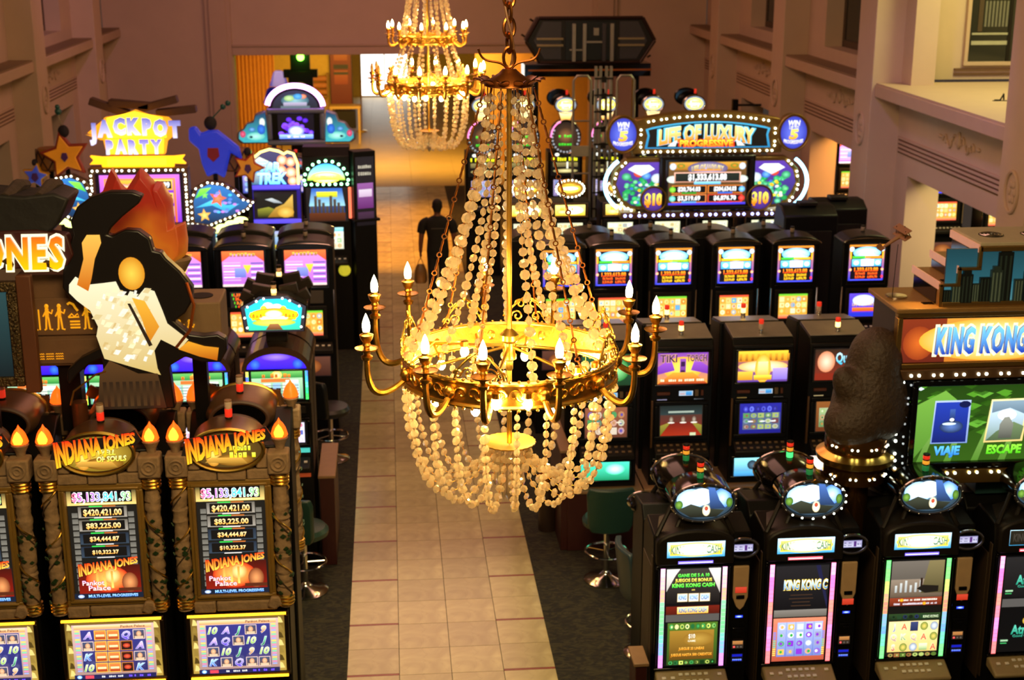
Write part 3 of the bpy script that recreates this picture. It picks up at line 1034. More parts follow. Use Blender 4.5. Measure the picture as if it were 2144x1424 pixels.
mb = MB(); mb.lathe([(0, 6.62), (.06, 6.62), (.05, 6.72), (.02, 6.76)], 14); mb.tube([(0, 0, 6.7), (0, 0, 8.6)], .012, 6); obj('ceiling_rod', mb, OLDGOLD, ch)

ch2 = thing('chandelier', 'second crystal chandelier farther down the hall with two tiers of candle bulbs', 'chandelier', (0.425, 15.5, 0))
A1 = [(i * 36 + 8, 1) for i in range(10)]
A2 = [(i * 25.7 + 3, 1) for i in range(14)]
chandelier(ch2, [dict(r0=.10, z0=6.3, r1=.29, z1=4.87, bh=.09, arms=A1, ra=.42, zc=5.07, s=.8, pw=1.6),
                 dict(r0=.27, z0=4.87, r1=.437, z1=4.36, bh=.11, arms=A2, ra=.60, zc=4.63, s=1.0, inner=((200, .46, 4.36), (235, .46, 4.34), (265, .46, 4.34), (300, .30, 4.42), (320, .46, 4.36), (250, .25, 4.46), (280, .25, 4.46), *((a_, .37, 4.32) for a_ in (20, 65, 110, 155, 200, 245, 290, 335))), pw=1.2, crests=(30, 150, 210, 270, 330))],  # evenly spaced inner bulbs are added to brighten the bead basket
           dict(r=.11, z=3.93, zb=3.80, pend=8, s=.6), near=0, bead_r=.021, bulbs_unlit=((1, 6), (1, 7), (1, 8)), seed=9, nstr=(15, 20))
mb = MB(); mb.tube([(0, 0, 8.6), (0, 0, 3.93)], .012, 10); obj('rod', mb, GOLD, ch2)
mb = MB(); mb.lathe([(.02, 6.36), (.11, 6.32), (.12, 6.29), (.02, 6.30)], 16); obj('crown', mb, OLDGOLD, ch2)
for i in range(6):
    a = R(15 + 60 * i); mb = MB(); mb.tube([(0.01, 0, 4.44), (.43 * math.cos(a), .43 * math.sin(a), 4.41)], .008, 6); obj('spoke', mb, GOLD, ch2)

# ================================================================ SLOT MACHINES
def tower(parent, x, y, z, segs, r=.018, base=None):
    """candle light on a cabinet: segments (height, material) from the bottom"""
    mb = MB(); ms = []; zz = z
    for h, m in segs:
        if m not in ms: ms.append(m)
        mb.lathe([(r * .92, zz), (r, zz + .003), (r, zz + h - .003), (r * .92, zz + h)], 14, (x, y, 0), ms.index(m)); zz += h
    return obj('candle_lamp', mb, ms, parent)


LRED = mat('lens_red', 'd8301c', .25, emit=.5, var=0)
LAMB = mat('lens_amber', 'e8a030', .25, emit=.5, var=0)
LGRN = mat('lens_green', '2a8a4c', .25, emit=.25, var=0)
LGRNON = mat('lens_green_lit', '40e070', .25, emit=1.2, var=0)
LCLR = mat('lens_clear', 'd8c8b0', .15, trans=.3)
LGLOW = mat('lens_glow', 'ffcf70', .25, emit=3.0, var=0)
KSEG = [(.012, BLK), (.045, LGRN), (.010, BLK), (.030, LAMB), (.010, BLK), (.030, LRED), (.014, DARK)]
KSEGON = [(.012, BLK), (.045, LGRNON), (.010, BLK), (.030, LAMB), (.010, BLK), (.030, LRED), (.014, DARK)]
IVY = mat('ivy_green', '1f3a16', .6)
FLAME = mat('flame_lamp', 'ff5810', .35, emit=1.25, var=0)
FLAMEC = mat('flame_core', 'ffb628', .35, emit=2.4, var=0)
for _m in (LRED, LAMB, LGRN, LGRNON, LGLOW, FLAME, FLAMEC): _m.cycles.emission_sampling = 'NONE'
NEONY = mat('neon_amber', 'ffb020', .3, emit=2.6, var=0)
NEONB = mat('neon_blue', '8ad4ff', .3, emit=5.0, var=0)
NEONP = mat('neon_violet', 'e79cff', .3, emit=4.5, var=0)
NEONV = mat('neon_indigo', '4a3cff', .3, emit=2.0, var=0)


def base_body(root, w, D, prof=None, m=None, name='cabinet'):
    mb = MB(); mb.prism(prof, -w / 2, w / 2, 'x')
    return obj(name, mb, m or BLK, root, bevel=.012)


def button_deck(root, w, yf, z, rows=2, n=7, m=None, drop=.06, depth=.16, bm=None):
    mb = MB(); mb.prism([(yf, z + .02), (yf, z - .10), (yf - depth, z - .10), (yf - depth, z - drop)], -w / 2, w / 2, 'x')
    d = obj('button_deck', mb, m or DARK, root, bevel=.008)
    q = MB(); q.bx(-.016, .016, -.011, .011, 0, .010); b0 = None
    sl = math.atan2(.02 + drop, depth)
    for r_ in range(rows):
        for i in range(n):
            t = (r_ + .6) / (rows + .2)
            x = -w / 2 + w * (i + .6) / (n + .2); y = yf - depth * t; zz = z + .02 - (.02 + drop) * t + .001
            if b0 is None: b0 = obj('button', q, bm or WHITEP, d, loc=(x, y, zz), rot=(sl, 0, 0))
            else: inst(b0, 'button', d, (x, y, zz), (sl, 0, 0))
    return d


# ---- 1. temple machines
def scr_temple():
    p = P(.47, .81, '14120f')
    for s in (-1, 1):
        for k in range(13): p.rect(s * .19 - .02, .20 - k * .046, s * .19 + .02, .235 - k * .046, '6a665c', '55524a'); p.L -= 1
    p.up()
    p.rect(-.235, .29, .235, .405, 'd8b868', '0e0c0c'); p.rect(-.205, .31, .205, .40, '0a0808')
    p.text('$5,133,841.93', 0, .352, .062, 'ffffff', None, .40, .05, 0, 'fff8f0', .035)
    p.text('$5,133,841.93', 0, .352, .062, 'ffffff', None, .40, .03, 0, hg=['ff6a70', 'e060e0', '8a60ff', '40c0f0', '50e890', 'b0ff70'])
    p.rect(-.15, .298, .15, .303, 'fff0b0')
    z = .25
    for t, w, h in (('$420,421.00', .26, .044), ('$83,225.00', .235, .038), ('$34,444.87', .20, .032), ('$10,322.37', .18, .028)):
        p.rect(-.165, z - .052, .165, z + .03, '8c8478' if h > .035 else '2c3844', '5c564c' if h > .035 else '1c2430'); p.rect(-.145, z - .045, .145, z + .024, '0c0a0a')
        p.rect(-.09, z + .028, 0, z + .036, '30c040'); p.rect(.002, z + .028, .09, z + .036, 'b06020')
        p.text(t, 0, z - .012, h, 'ffa840', 'ffe0a0', w, .03)
        p.rect(-.06, z - .056, .06, z - .049, 'c8c0b8')
        z -= .098
    # lower picture: red and amber glow, plain portrait-free
    p.rect(-.20, -.395, .225, -.155, '7a1408', '3a0c08')
    p.ell(.0, -.26, .15, .10, 'b02810', 'ffb050'); p.ell(.03, -.24, .06, .06, 'e87830', 'ffe090')
    for x in (-.07, -.02, .03): p.rect(x - .008, -.33, x + .008, -.2, 'ffc060', 'f08030'); p.L -= 1
    p.ell(.15, -.29, .055, .075, '6a3018', 'd08850'); p.rect(.07, -.355, .225, -.33, '4a2010')
    p.text('INDIANA JONES', .01, -.165, .085, 'ffb840', 'e82c08', .42, .05, .2, '100806', .04, rot=.12, taper=.5)
    p.text('Pankot', -.10, -.285, .035, 'ffd8c0', 'ffb0e0', .15, .02, 0, '40102a', .05)
    p.text('Palace', -.06, -.325, .035, 'ffd8c0', 'ffb0e0', .15, .02, 0, '40102a', .05)
    p.rect(-.235, -.405, .235, -.365, '101828')
    p.text('MULTI-LEVEL PROGRESSIVES', .03, -.385, .020, '60a0ff', 'a0d0ff', .34, .04)
    p.ell(-.19, -.385, .022, .013, '8090c0', 'd0e0ff')
    return p


REEL_A = [['10', 'A', 'J', '*', '9'], ['A', 'Q', '*', '10', 'J'], ['*', '10', 'J', '9', '10'], ['K', '*', 'Q', '*', '*']]
REEL_B = [['A', '#', '#', 'Q', '*'], ['*', '#', '#', '%', 'A'], ['K', '#', '#', '%', '*'], ['10', '#', '#', '%', 'K']]


def scr_reels(tab):
    p = P(.66, .46, 'a88a3c', '6a5020')
    for s in (-1, 1):
        for k in range(7): p.poly([(s * .30 - .02, -.2 + k * .06), (s * .30 + .02, -.2 + k * .06), (s * .30 + .005, -.16 + k * .06), (s * .30 - .012, -.15 + k * .06)], ('d8c070', '4a3814', '8a7030')[k % 3]); p.L -= 1
    p.up()
    p.rect(-.285, -.21, .285, .20, '9a7a70', 'c8a8a0')
    p.rect(-.27, .165, .27, .195, 'd09050', 'f0d0a0'); p.text('Pankot Palace', .14, .18, .018, '5a1020', None, .17, .02)
    for s in (-1, 1):
        for k in range(20): p.rect(s * .25 - .016, -.165 + k * .0165, s * .25 + .016, -.155 + k * .0165, ('90a0e0', 'd080b0', '70d0a0', 'e0d060')[k % 4]); p.L -= 1
    p.up()
    p.rect(-.225, -.17, .225, .16, '26265a', '32327a')
    col = {'10': ('80b040', 'e0f0a0'), 'A': ('8060c0', 'e0c0ff'), 'J': ('208048', '90f0b0'), '9': ('b07030', 'f0d0a0'), 'Q': ('6040d0', 'c0b0ff'), 'K': ('3060c0', 'a0d0ff')}
    for j, row in enumerate(tab):
        for i, s in enumerate(row):
            cx, cy = -.18 + i * .09, .118 - j * .081
            if s == '*':
                p.rect(cx - .041, cy - .037, cx + .041, cy + .037, 'e8c8b8'); p.rect(cx - .037, cy - .033, cx + .037, cy + .033, '5a3a28', '3a4a6a'); p.ell(cx, cy + .004, .018, .022, 'c08860', 'e8b890', 10); p.rect(cx - .03, cy - .033, cx + .03, cy - .014, 'c8b090')
            elif s == '#':
                p.rect(cx - .042, cy - .038, cx + .042, cy + .038, 'f0b040'); p.rect(cx - .036, cy - .032, cx + .036, cy + .032, '9a3018', 'e88040'); p.rect(cx - .03, cy - .01, cx + .03, cy + .006, 'ffe0a0')
            elif s == '%':
                p.rect(cx - .041, cy - .037, cx + .041, cy + .037, 'c07830'); p.rect(cx - .036, cy - .032, cx + .036, cy + .032, '1c1014', '3a1810'); p.ell(cx, cy, .026, .018, 'a02818', 'e06040', 10)
            else:
                p.text(s, cx, cy, .05, col[s][0], col[s][1], None, .05, .3, 'f0f0ff', .03)
    p.rect(-.285, -.21, .285, -.175, '20204a'); p.ell(-.25, -.192, .018, .014, '40a0ff', 'ffffff', 10)
    p.rect(-.21, -.205, -.15, -.18, 'd04050'); p.bars(-.02, -.192, .15, .014, 'e0e0e0', 12); p.bars(.12, -.192, .05, .016, '7050ff', 4); p.bars(.21, -.192, .08, .016, '7050ff', 6)
    return p


def oval_drum(root, cx, cz, yf, rx, rz, depth, m, rim, face=None, lit=None, name='topper', back=None):
    """an oval box sign: drum, rim and picture"""
    mb = MB()
    n = 40
    for (k, y0) in ((1.0, 0),):
        vs = [(cx + rx * math.cos(2 * PI * i / n), yf, cz + rz * math.sin(2 * PI * i / n)) for i in range(n)]
        vs += [(cx + rx * 1.0 * math.cos(2 * PI * i / n), yf + depth * .8, cz + rz * 1.0 * math.sin(2 * PI * i / n)) for i in range(n)]
        vs += [(cx + rx * .8 * math.cos(2 * PI * i / n), yf + depth, cz + rz * .8 * math.sin(2 * PI * i / n)) for i in range(n)]
        fs = [tuple(range(n))] + [(i + a * n, i + (a + 1) * n, (i + 1) % n + (a + 1) * n, (i + 1) % n + a * n) for a in range(2) for i in range(n)] + [tuple(range(3 * n - 1, 2 * n - 1, -1))]
        mb.add(vs, fs)
    d = obj(name, mb, m, root)
    mb = MB(); mb.ring((cx, yf - .004, cz), rx, .014, 40, 8, 'y', rz); obj('rim', mb, rim, d)
    if face is not None: panel('sign_face', face, d, cx, yf - .004, cz, lit, slab=False)
    return d


def temple_machine(x, y, rz, label, title2, tab, group):
    root = thing('slot_machine', label, 'slot machine', (x, y, 0), rz, group)
    base_body(root, .74, .45, [(-.215, 0), (.215, 0), (.215, 2.40), (-.10, 2.62), (-.19, 2.62), (-.19, 1.40), (-.20, .90), (-.215, .60)], BLK)
    # lower play screen with amber tubes
    panel('play_screen', scr_reels(tab), root, 0, -.235, 1.13, LIT[1.1])
    mb = MB(); mb.frame(-.36, .36, .88, 1.385, .03, -.25, -.20); obj('screen_surround', mb, mat('dark_bronze', '2c2014', .4, .6), root, bevel=.006)
    for z in (1.375, .885):
        mb = MB(); mb.tube([(-.345, -.262, z), (.345, -.262, z)], .010, 8); obj('neon_tube', mb, NEONY, root)
    button_deck(root, .66, -.235, .80, 2, 8)
    # upper screen in gold frame
    panel('jackpot_screen', scr_temple(), root, 0, -.232, 1.945, LIT[1.3])
    mb = MB(); mb.frame(-.285, .285, 1.49, 2.40, .048, -.262, -.20); mb.frame(-.262, .262, 1.513, 2.377, .022, -.275, -.25); obj('gold_frame', mb, mat('olive_gold', '86662a', .42, .25), root, bevel=.006)
    # stone sill and lintel blocks
    for i, (a, b) in enumerate(((-.28, -.08), (-.075, .12), (.125, .28))):
        mb = MB(); mb.bx(a, b, -.27 - .006 * (i % 2), -.19, 2.40, 2.475); obj('stone_block', mb, STONE, root, bevel=.01)
    mb = MB(); mb.bx(-.29, -.14, -.28, -.19, 1.405, 1.488); obj('stone_block', mb, STONE, root, bevel=.012)
    mb = MB(); mb.bx(-.135, .29, -.272, -.19, 1.41, 1.485); obj('stone_block', mb, STONE, root, bevel=.012)
    mb = MB(); mb.prism([(.22, 1.45), (.27, 1.42), (.33, 1.46), (.31, 1.52), (.25, 1.52)], -.30, -.26); obj('carved_stone', mb, STONE, root, bevel=.012)
    for s in (-1, 1):
        cx = s * .345
        mb = MB(); zs = [1.43 + i * .0205 for i in range(50)]
        r_ = random.Random(int(s + 5 + x * 10))
        mb.tube([(cx + r_.uniform(-.004, .004), -.235, z) for z in zs], [.052 + r_.uniform(-.006, .006) for z in zs], 12)
        obj('column', mb, STONE, root)
        for z in (1.46, 1.485, 1.51, 2.37, 2.395, 2.42):
            mb = MB(); mb.ring((cx, -.235, z), .056, .013, 24, 8); obj('gold_ring', mb, GOLD, root)
        mb = MB(); pts = []
        for i in range(60):
            t = i / 59; a = s * t * 2 * PI * 2.5 - .6
            pts.append((cx + .060 * math.cos(a), -.235 + .060 * math.sin(a), 2.36 - .82 * t))
        mb.tube(pts, .0065, 6); obj('gold_vine', mb, GOLD, root)
        mb = MB(); pts = []
        for i in range(40):
            t = i / 39; a = -s * t * 2 * PI * 1.8
            pts.append((cx + .056 * math.cos(a), -.235 + .056 * math.sin(a), 1.5 + .8 * t))
        mb.tube(pts, .005, 5); obj('root_vine', mb, mat('root_brown', '3a2614', .8), root)
        mb = MB()
        for i in range(26):
            z = r_.choice([1.52, 1.62, 1.66, 1.7, 1.84, 1.9, 2.0, 2.1]) + r_.uniform(-.05, .05); a = r_.uniform(PI, 2 * PI)
            c = V((cx + .062 * math.cos(a), -.235 + .062 * math.sin(a), z)); q = r_.uniform(.012, .024)
            u = V((-math.sin(a), math.cos(a), 0)) * q; w_ = V((math.cos(a) * .3, math.sin(a) * .3, .9)) * q; nn = V((math.cos(a), math.sin(a), 0)) * .004
            P_ = [c + w_, c + u, c - w_, c - u]
            mb.add([p_ + nn for p_ in P_] + [p_ - nn for p_ in P_], [(0, 1, 2, 3), (7, 6, 5, 4), (0, 4, 5, 1), (1, 5, 6, 2), (2, 6, 7, 3), (3, 7, 4, 0)])
        obj('ivy_leaves', mb, IVY, root, kind='stuff')
        # capital with scroll medallion
        mb = MB(); mb.bx(cx - .075, cx + .075, -.30, -.16, 2.44, 2.60); cap = obj('capital', mb, STONE, root, bevel=.015)
        mb = MB(); mb.ring((cx, -.302, 2.52), .048, .010, 24, 6, 'y'); mb.ring((cx, -.302, 2.52), .022, .008, 18, 6, 'y'); obj('scroll', mb, STONE, cap)
        # torch: stone cup and flame
        mb = MB(); mb.lathe([(.03, 2.60), (.035, 2.63), (.052, 2.665), (.060, 2.68), (.05, 2.69)], 16, (cx + s * .01, -.20, 0)); tc_ = obj('torch_cup', mb, STONE, root)
        mb = MB(); mb.lathe([(.048, 2.685), (.060, 2.70), (.052, 2.73), (.044, 2.755), (.030, 2.78), (.012, 2.80), (0, 2.825)], 12, (cx + s * .01, -.20, 0)); f = obj('flame_lamp', mb, FLAME, tc_)
        mb = MB(); mb.lathe([(.03, 2.70), (.034, 2.73), (.02, 2.765), (0, 2.79)], 10, (cx + s * .01, -.245, 0), sy=.5); obj('flame_core', mb, FLAMEC, f)
    for a, b in ((-.27, -.19), (.19, .27)):
        mb = MB(); mb.bx(a, b, -.27, -.17, 2.48, 2.60); obj('stone_block', mb, STONE, root, bevel=.012)
    # oval topper
    p = P(.02, .02, '1c1208')
    p.ell(0, 0, .235, .125, '4a3412' if title2 is None else '7a6018', '6a5018' if title2 is None else 'c8a838', 36)
    p.ell(-.09, -.03, .055, .085, 'b87820', 'ffd060', 16); p.ell(.05, -.07, .13, .045, '6a4410', 'c89030', 16)
    p.poly([(-.15, -.085), (.14, -.10), (.10, -.055), (-.1, -.05)], '8a6420', 'd8a040')
    if title2:
        p.text(title2[0], .07, .012, .036, 'd8c820', 'fff8a0', .12, .05, .15, '141005', .05)
        p.text(title2[1], .10, -.035, .036, 'e8d020', 'fff8a0', .20, .05, .15, '141005', .05, rot=.03)
    else:
        p.bars(.07, .015, .20, .036, 'd8d818', 8, 'fff850', 12); p.bars(.11, -.032, .18, .042, 'e8d818', 6, 'fff850', 13)
    d = oval_drum(root, 0, 2.625, -.275, .25, .15, .36, BRONZE, GOLD, p, LIT[1.1])
    mb = MB(); mb.prism([(.19 * math.cos(2 * PI * i / 32), 2.625 + .11 * math.sin(2 * PI * i / 32)) for i in range(32)], .082, .092); obj('rear_disc', mb, BLKG, d)
    mb = MB(); mb.ring((0, .085, 2.625), .205, .018, 40, 8, 'y', .122); obj('rear_rim', mb, mat('brown_rim', '4a3020', .5), d)
    p = P(.02, .02, '1a0c06')
    p.poly([(-.31, -.075), (-.27, .06), (-.15, .075), (.20, .10), (.27, .14), (.31, .07), (.27, .03), (.1, .02), (-.15, -.03), (-.26, -.08)], '140a06')
    p.text('INDIANA JONES', 0, .005, .165, 'ffb820', 'e82408', .56, .07, .2, '0a0604', .03, rot=.12, taper=.62)
    panel('title_plate', p, d, .0, -.292, 2.655, LIT[1.1], slab=False)
    mb = MB(); mb.prism([(-.31, 2.58), (-.27, 2.715), (-.15, 2.73), (.20, 2.755), (.27, 2.795), (.31, 2.725), (.27, 2.685), (.1, 2.675), (-.15, 2.625), (-.26, 2.575)], -.2905, -.276); obj('title_board', mb, BRONZE, d)
    tower(root, 0, -.05, 2.775, [(.015, DARK), (.06, LRED), (.05, LCLR), (.012, mat('tan_cap', '8a6a4a'))], .026)
    return root


IG = 'temple slot machines of the front bank'
FY = 9.535
temple_machine(-1.163, FY, 0, 'temple slot machine at the aisle end of the front left row, reels full of letters', None, REEL_A, IG)
temple_machine(-2.036, FY, 0, 'temple slot machine second from the aisle, front left row, gold blocks on its reels', ('WELL', 'OF SOULS'), REEL_B, IG)
temple_machine(-2.909, FY, 0, 'temple styled slot machine cut by the left picture edge, front left row', None, REEL_A[::-1], IG)
temple_machine(-1.14, 10.0, PI, 'temple slot machine seen from behind, back to back with the aisle end one', None, REEL_B, IG)
temple_machine(-1.99, 10.0, PI, 'temple styled slot machine seen from behind below the lit cut-out panel', ('WELL', 'OF SOULS'), REEL_A, IG)
temple_machine(-2.84, 10.0, PI, 'temple styled slot machine seen from behind at the left picture edge', None, REEL_B, IG)


# ---- 2. ape-themed tall-screen machines, front right
def scr_k(kind):
    p = P(.49, .83, '0a0a0c')
    if kind == 0:
        p.rect(-.24, .12, .24, .41, '141010', '3a3430'); p.poly([(-.24, .41), (-.24, .22), (-.16, .36), (-.12, .41)], 'b0a8a0', 'e8e0d8'); p.poly([(.24, .41), (.24, .2), (.17, .34), (.13, .41)], 'b0a8a0', 'e8e0d8')
        p.text('GANE DE 5 A 10', 0, .355, .026, '30d030', '80ff60', .28, .05); p.text('JUEGOS DE BONUS', 0, .315, .026, 'd0c030', 'fff070', .33, .05); p.text('KING KONG CASH', 0, .272, .030, '30d030', '90ff60', .38, .06)
        p.text('con', 0, .235, .014, 'ffe060')
        for i, (t, c) in enumerate((('KING', 'b0d8f0'), ('KONG', 'b0d8f0'), ('CASH', '90d060'))):
            cx = -.095 + i * .1; p.rect(cx - .046, .135, cx + .046, .205, 'd8c090'); p.rect(cx - .040, .141, cx + .040, .199, 'e8f0f0', 'c0d8e8'); p.text(t, cx, .17, .034, '204080', '60a0e0', .07, .04, .1)
        p.rect(-.24, .03, .24, .10, '4a140c', '6a1c10'); p.rect(-.14, .036, .14, .094, 'f0b040', 'fff0a0'); p.text('KING KONG CASH', 0, .065, .036, '204080', '50a0e0', .25, .05, .1)
        p.rect(-.24, -.03, .24, .03, '504c48')
        p.rect(-.22, -.40, .23, -.04, '2a4416', '4a6a20'); p.grid(-.21, -.10, .22, -.045, 9, 1, ['c0d060', '40a050', 'f0e8a0', '206030'], .1, 'mix', 3)
        p.rect(-.20, -.355, .20, -.105, '5a3c10', '9a7428'); p.ell(.06, -.18, .14, .06, '8a6420', 'b08c3c')
        p.text('$10', 0, -.155, .036, 'd8d8c8', 'f8f8e8', .06); p.text('GAME', 0, -.195, .016, 'e8e0c0', None, .07)
        p.text('JUEGUE 25 LINEAS', .0, -.26, .022, 'ff9c20', 'ffc050', .23, .02); p.text('JUEGUE HASTA 500 CREDITOS', 0, -.312, .022, 'ff9c20', 'ffc050', .37, .02)
        p.grid(-.21, -.40, .22, -.36, 9, 1, ['c0d060', '40a050', '103010', '206030'], .1, 'mix', 4)
    elif kind == 1:
        p.rect(-.24, .03, .24, .40, '0c0b0e', '201e20'); p.poly([(.12, .40), (.16, .40), (.24, .1), (.24, .03)], '1c1c3a')
        p.text('KING KONG C', .035, .24, .075, '3a78b0', 'd0f0ff', .40, .05, .08, 'ffd840', .06)
        for i, w in enumerate((.2, .22, .16, .18)): p.rect(-w / 2, .15 - i * .03, w / 2, .158 - i * .03, '3a281c')
        p.rect(-.24, -.03, .24, .03, '605a50', '7a746c')
        p.rect(-.24, -.41, .24, -.04, 'a84a34', 'd88060'); p.rect(-.2, -.37, .215, -.075, '5868a8', '8898d0')
        for s in (-1, 1):
            for k in range(16): p.rect(s * .222 - .013, -.36 + k * .0175, s * .222 + .013, -.35 + k * .0175, ('e0d060', '60c0a0', '6080e0', 'e07060')[k // 4]); p.L -= 1
        p.up()
        for i in range(5): p.rect(-.197 + i * .083, -.37, -.121 + i * .083, -.075, '6878b8', 'a8b4e4'); p.L -= 1
        p.up(); p.grid(-.2, -.365, .215, -.08, 5, 4, ['c8d0f0', '8030c0', '30a040', 'e0e0f0', 'e8b050', '9090b0'], .16, 'mix', 5)
    elif kind == 2:
        p.rect(-.24, .06, .24, .405, '3a342c', '6a6258'); p.rect(-.24, .10, .24, .25, '5a4a3a', '8a7a68'); p.poly([(.04, .13), (.1, .405), (.24, .405), (.24, .13)], '4a4228', '7a6e48')
        for i in range(6): p.rect(-.2 + i * .045, .14, -.18 + i * .045, .2 + .02 * (i % 3), '9aa0a0', 'c0c4c0'); p.L -= 1
        p.up(); p.poly([(.0, .17), (.08, .13), (.2, .14), (.2, .19), (.05, .20)], '181410'); p.rect(.03, .19, .05, .26, '2a1c14')
        p.rect(-.24, .025, .24, .095, '5a2010', '8a3820'); p.bars(.02, .075, .36, .016, 'e8e0d0', 30); p.ell(-.13, .075, .02, .014, 'c87810', 'ffc030', 10); p.bars(0, .043, .40, .016, 'd8d0d8', 34, None, 2); p.ell(.08, .043, .018, .014, 'c87810', 'ffc030', 10)
        p.rect(-.24, -.04, .24, .02, '100e0c'); p.rect(-.24, -.10, .24, -.04, '101e10', '2a4020'); p.grid(-.22, -.09, .1, -.045, 6, 1, ['203a20', '40c050', '101c10', '202850'], .12, 'mix', 6); p.text('KING KONG', .15, -.07, .022, 'b0c890', 'e8f8d0', .14, .02)
        p.rect(-.23, -.37, .23, -.105, 'd8b868', 'f0d898')
        sy = [['J', 'A', '+', 'o', 'O'], ['Q', 'K', 'Q', 'A', 'o'], ['S', 'o', 'O', '=', 'A']]
        cc = {'J': '8090b0', 'A': 'c05030', 'Q': 'b09080', 'K': '60a060', 'S': 'b03020'}
        for j in range(3):
            for i in range(5):
                cx, cy = -.18 + i * .092, -.15 - j * .088; t = sy[j][i]
                if t in cc: p.text(t, cx, cy, .05, cc[t], 'e8d8c0' if t != 'A' else 'f08050', None, .05, 0, 'fff4d0', .03)
                elif t == '+': p.rect(cx - .036, cy - .04, cx + .036, cy + .04, '20284a', '38406a')
                elif t == 'o': p.ell(cx, cy, .036, .036, '507830', 'e8c860')
                elif t == 'O': p.ell(cx, cy, .037, .037, '7a8898', 'e0e8f0')
                else: p.rect(cx - .038, cy - .03, cx + .038, cy + .03, '80a060', 'e8f0c0')
        p.grid(-.23, -.41, .23, -.372, 8, 1, ['506a28', '8a5a30', '30481c', 'a0b060'], .05, 'mix', 8)
    else:
        p.rect(-.24, .06, .24, .405, '141214', '2a2828')
        for oy in (.23, -.2):
            p.ell(.0, oy + .055, .03, .03, 'c89820', 'fff080'); p.text('Atronic', .02, oy - .02, .075, '20a080', '70e8c8', .30, .05); p.text('Good Games', .0, oy - .075, .022, '20a080', '60d0b0', .22, .02)
            p.rect(-.22, oy - .12, -.15, oy - .105, 'b0e0b0'); p.rect(-.22, oy - .14, -.16, oy - .13, '40b060')
        p.rect(-.24, -.02, .24, .05, '605c58'); p.up()
    return p


def face_k():
    p = P(.02, .02, '101c20')
    p.ell(0, 0, .225, .132, '20303c', '506878', 40)
    p.ell(-.10, .03, .11, .085, '8ab8e8', 'e8f4ff', 20); p.ell(.14, .035, .07, .08, '3a70d0', 'b8dcff', 20)
    p.ell(-.02, .05, .09, .07, 'c8e0f0', 'ffffff', 20); p.poly([(.03, .125), (.08, .12), (.12, .02), (.17, -.05), (.05, -.05)], '1c2c48', '3c5c98')
    p.ell(-.19, -.01, .03, .035, '305018', '6a9038'); p.ell(.195, .0, .025, .04, '305018', '5a8030')
    p.poly([(-.2, -.05), (-.1, -.005), (.0, -.04), (.16, -.06), (.1, -.115), (-.1, -.115)], '14140e', '34382c')
    p.ell(.02, -.06, .03, .045, 'c8b890', 'fff4d8'); p.ell(.02, -.045, .014, .018, '8a2818', 'b85038', 10)
    return p


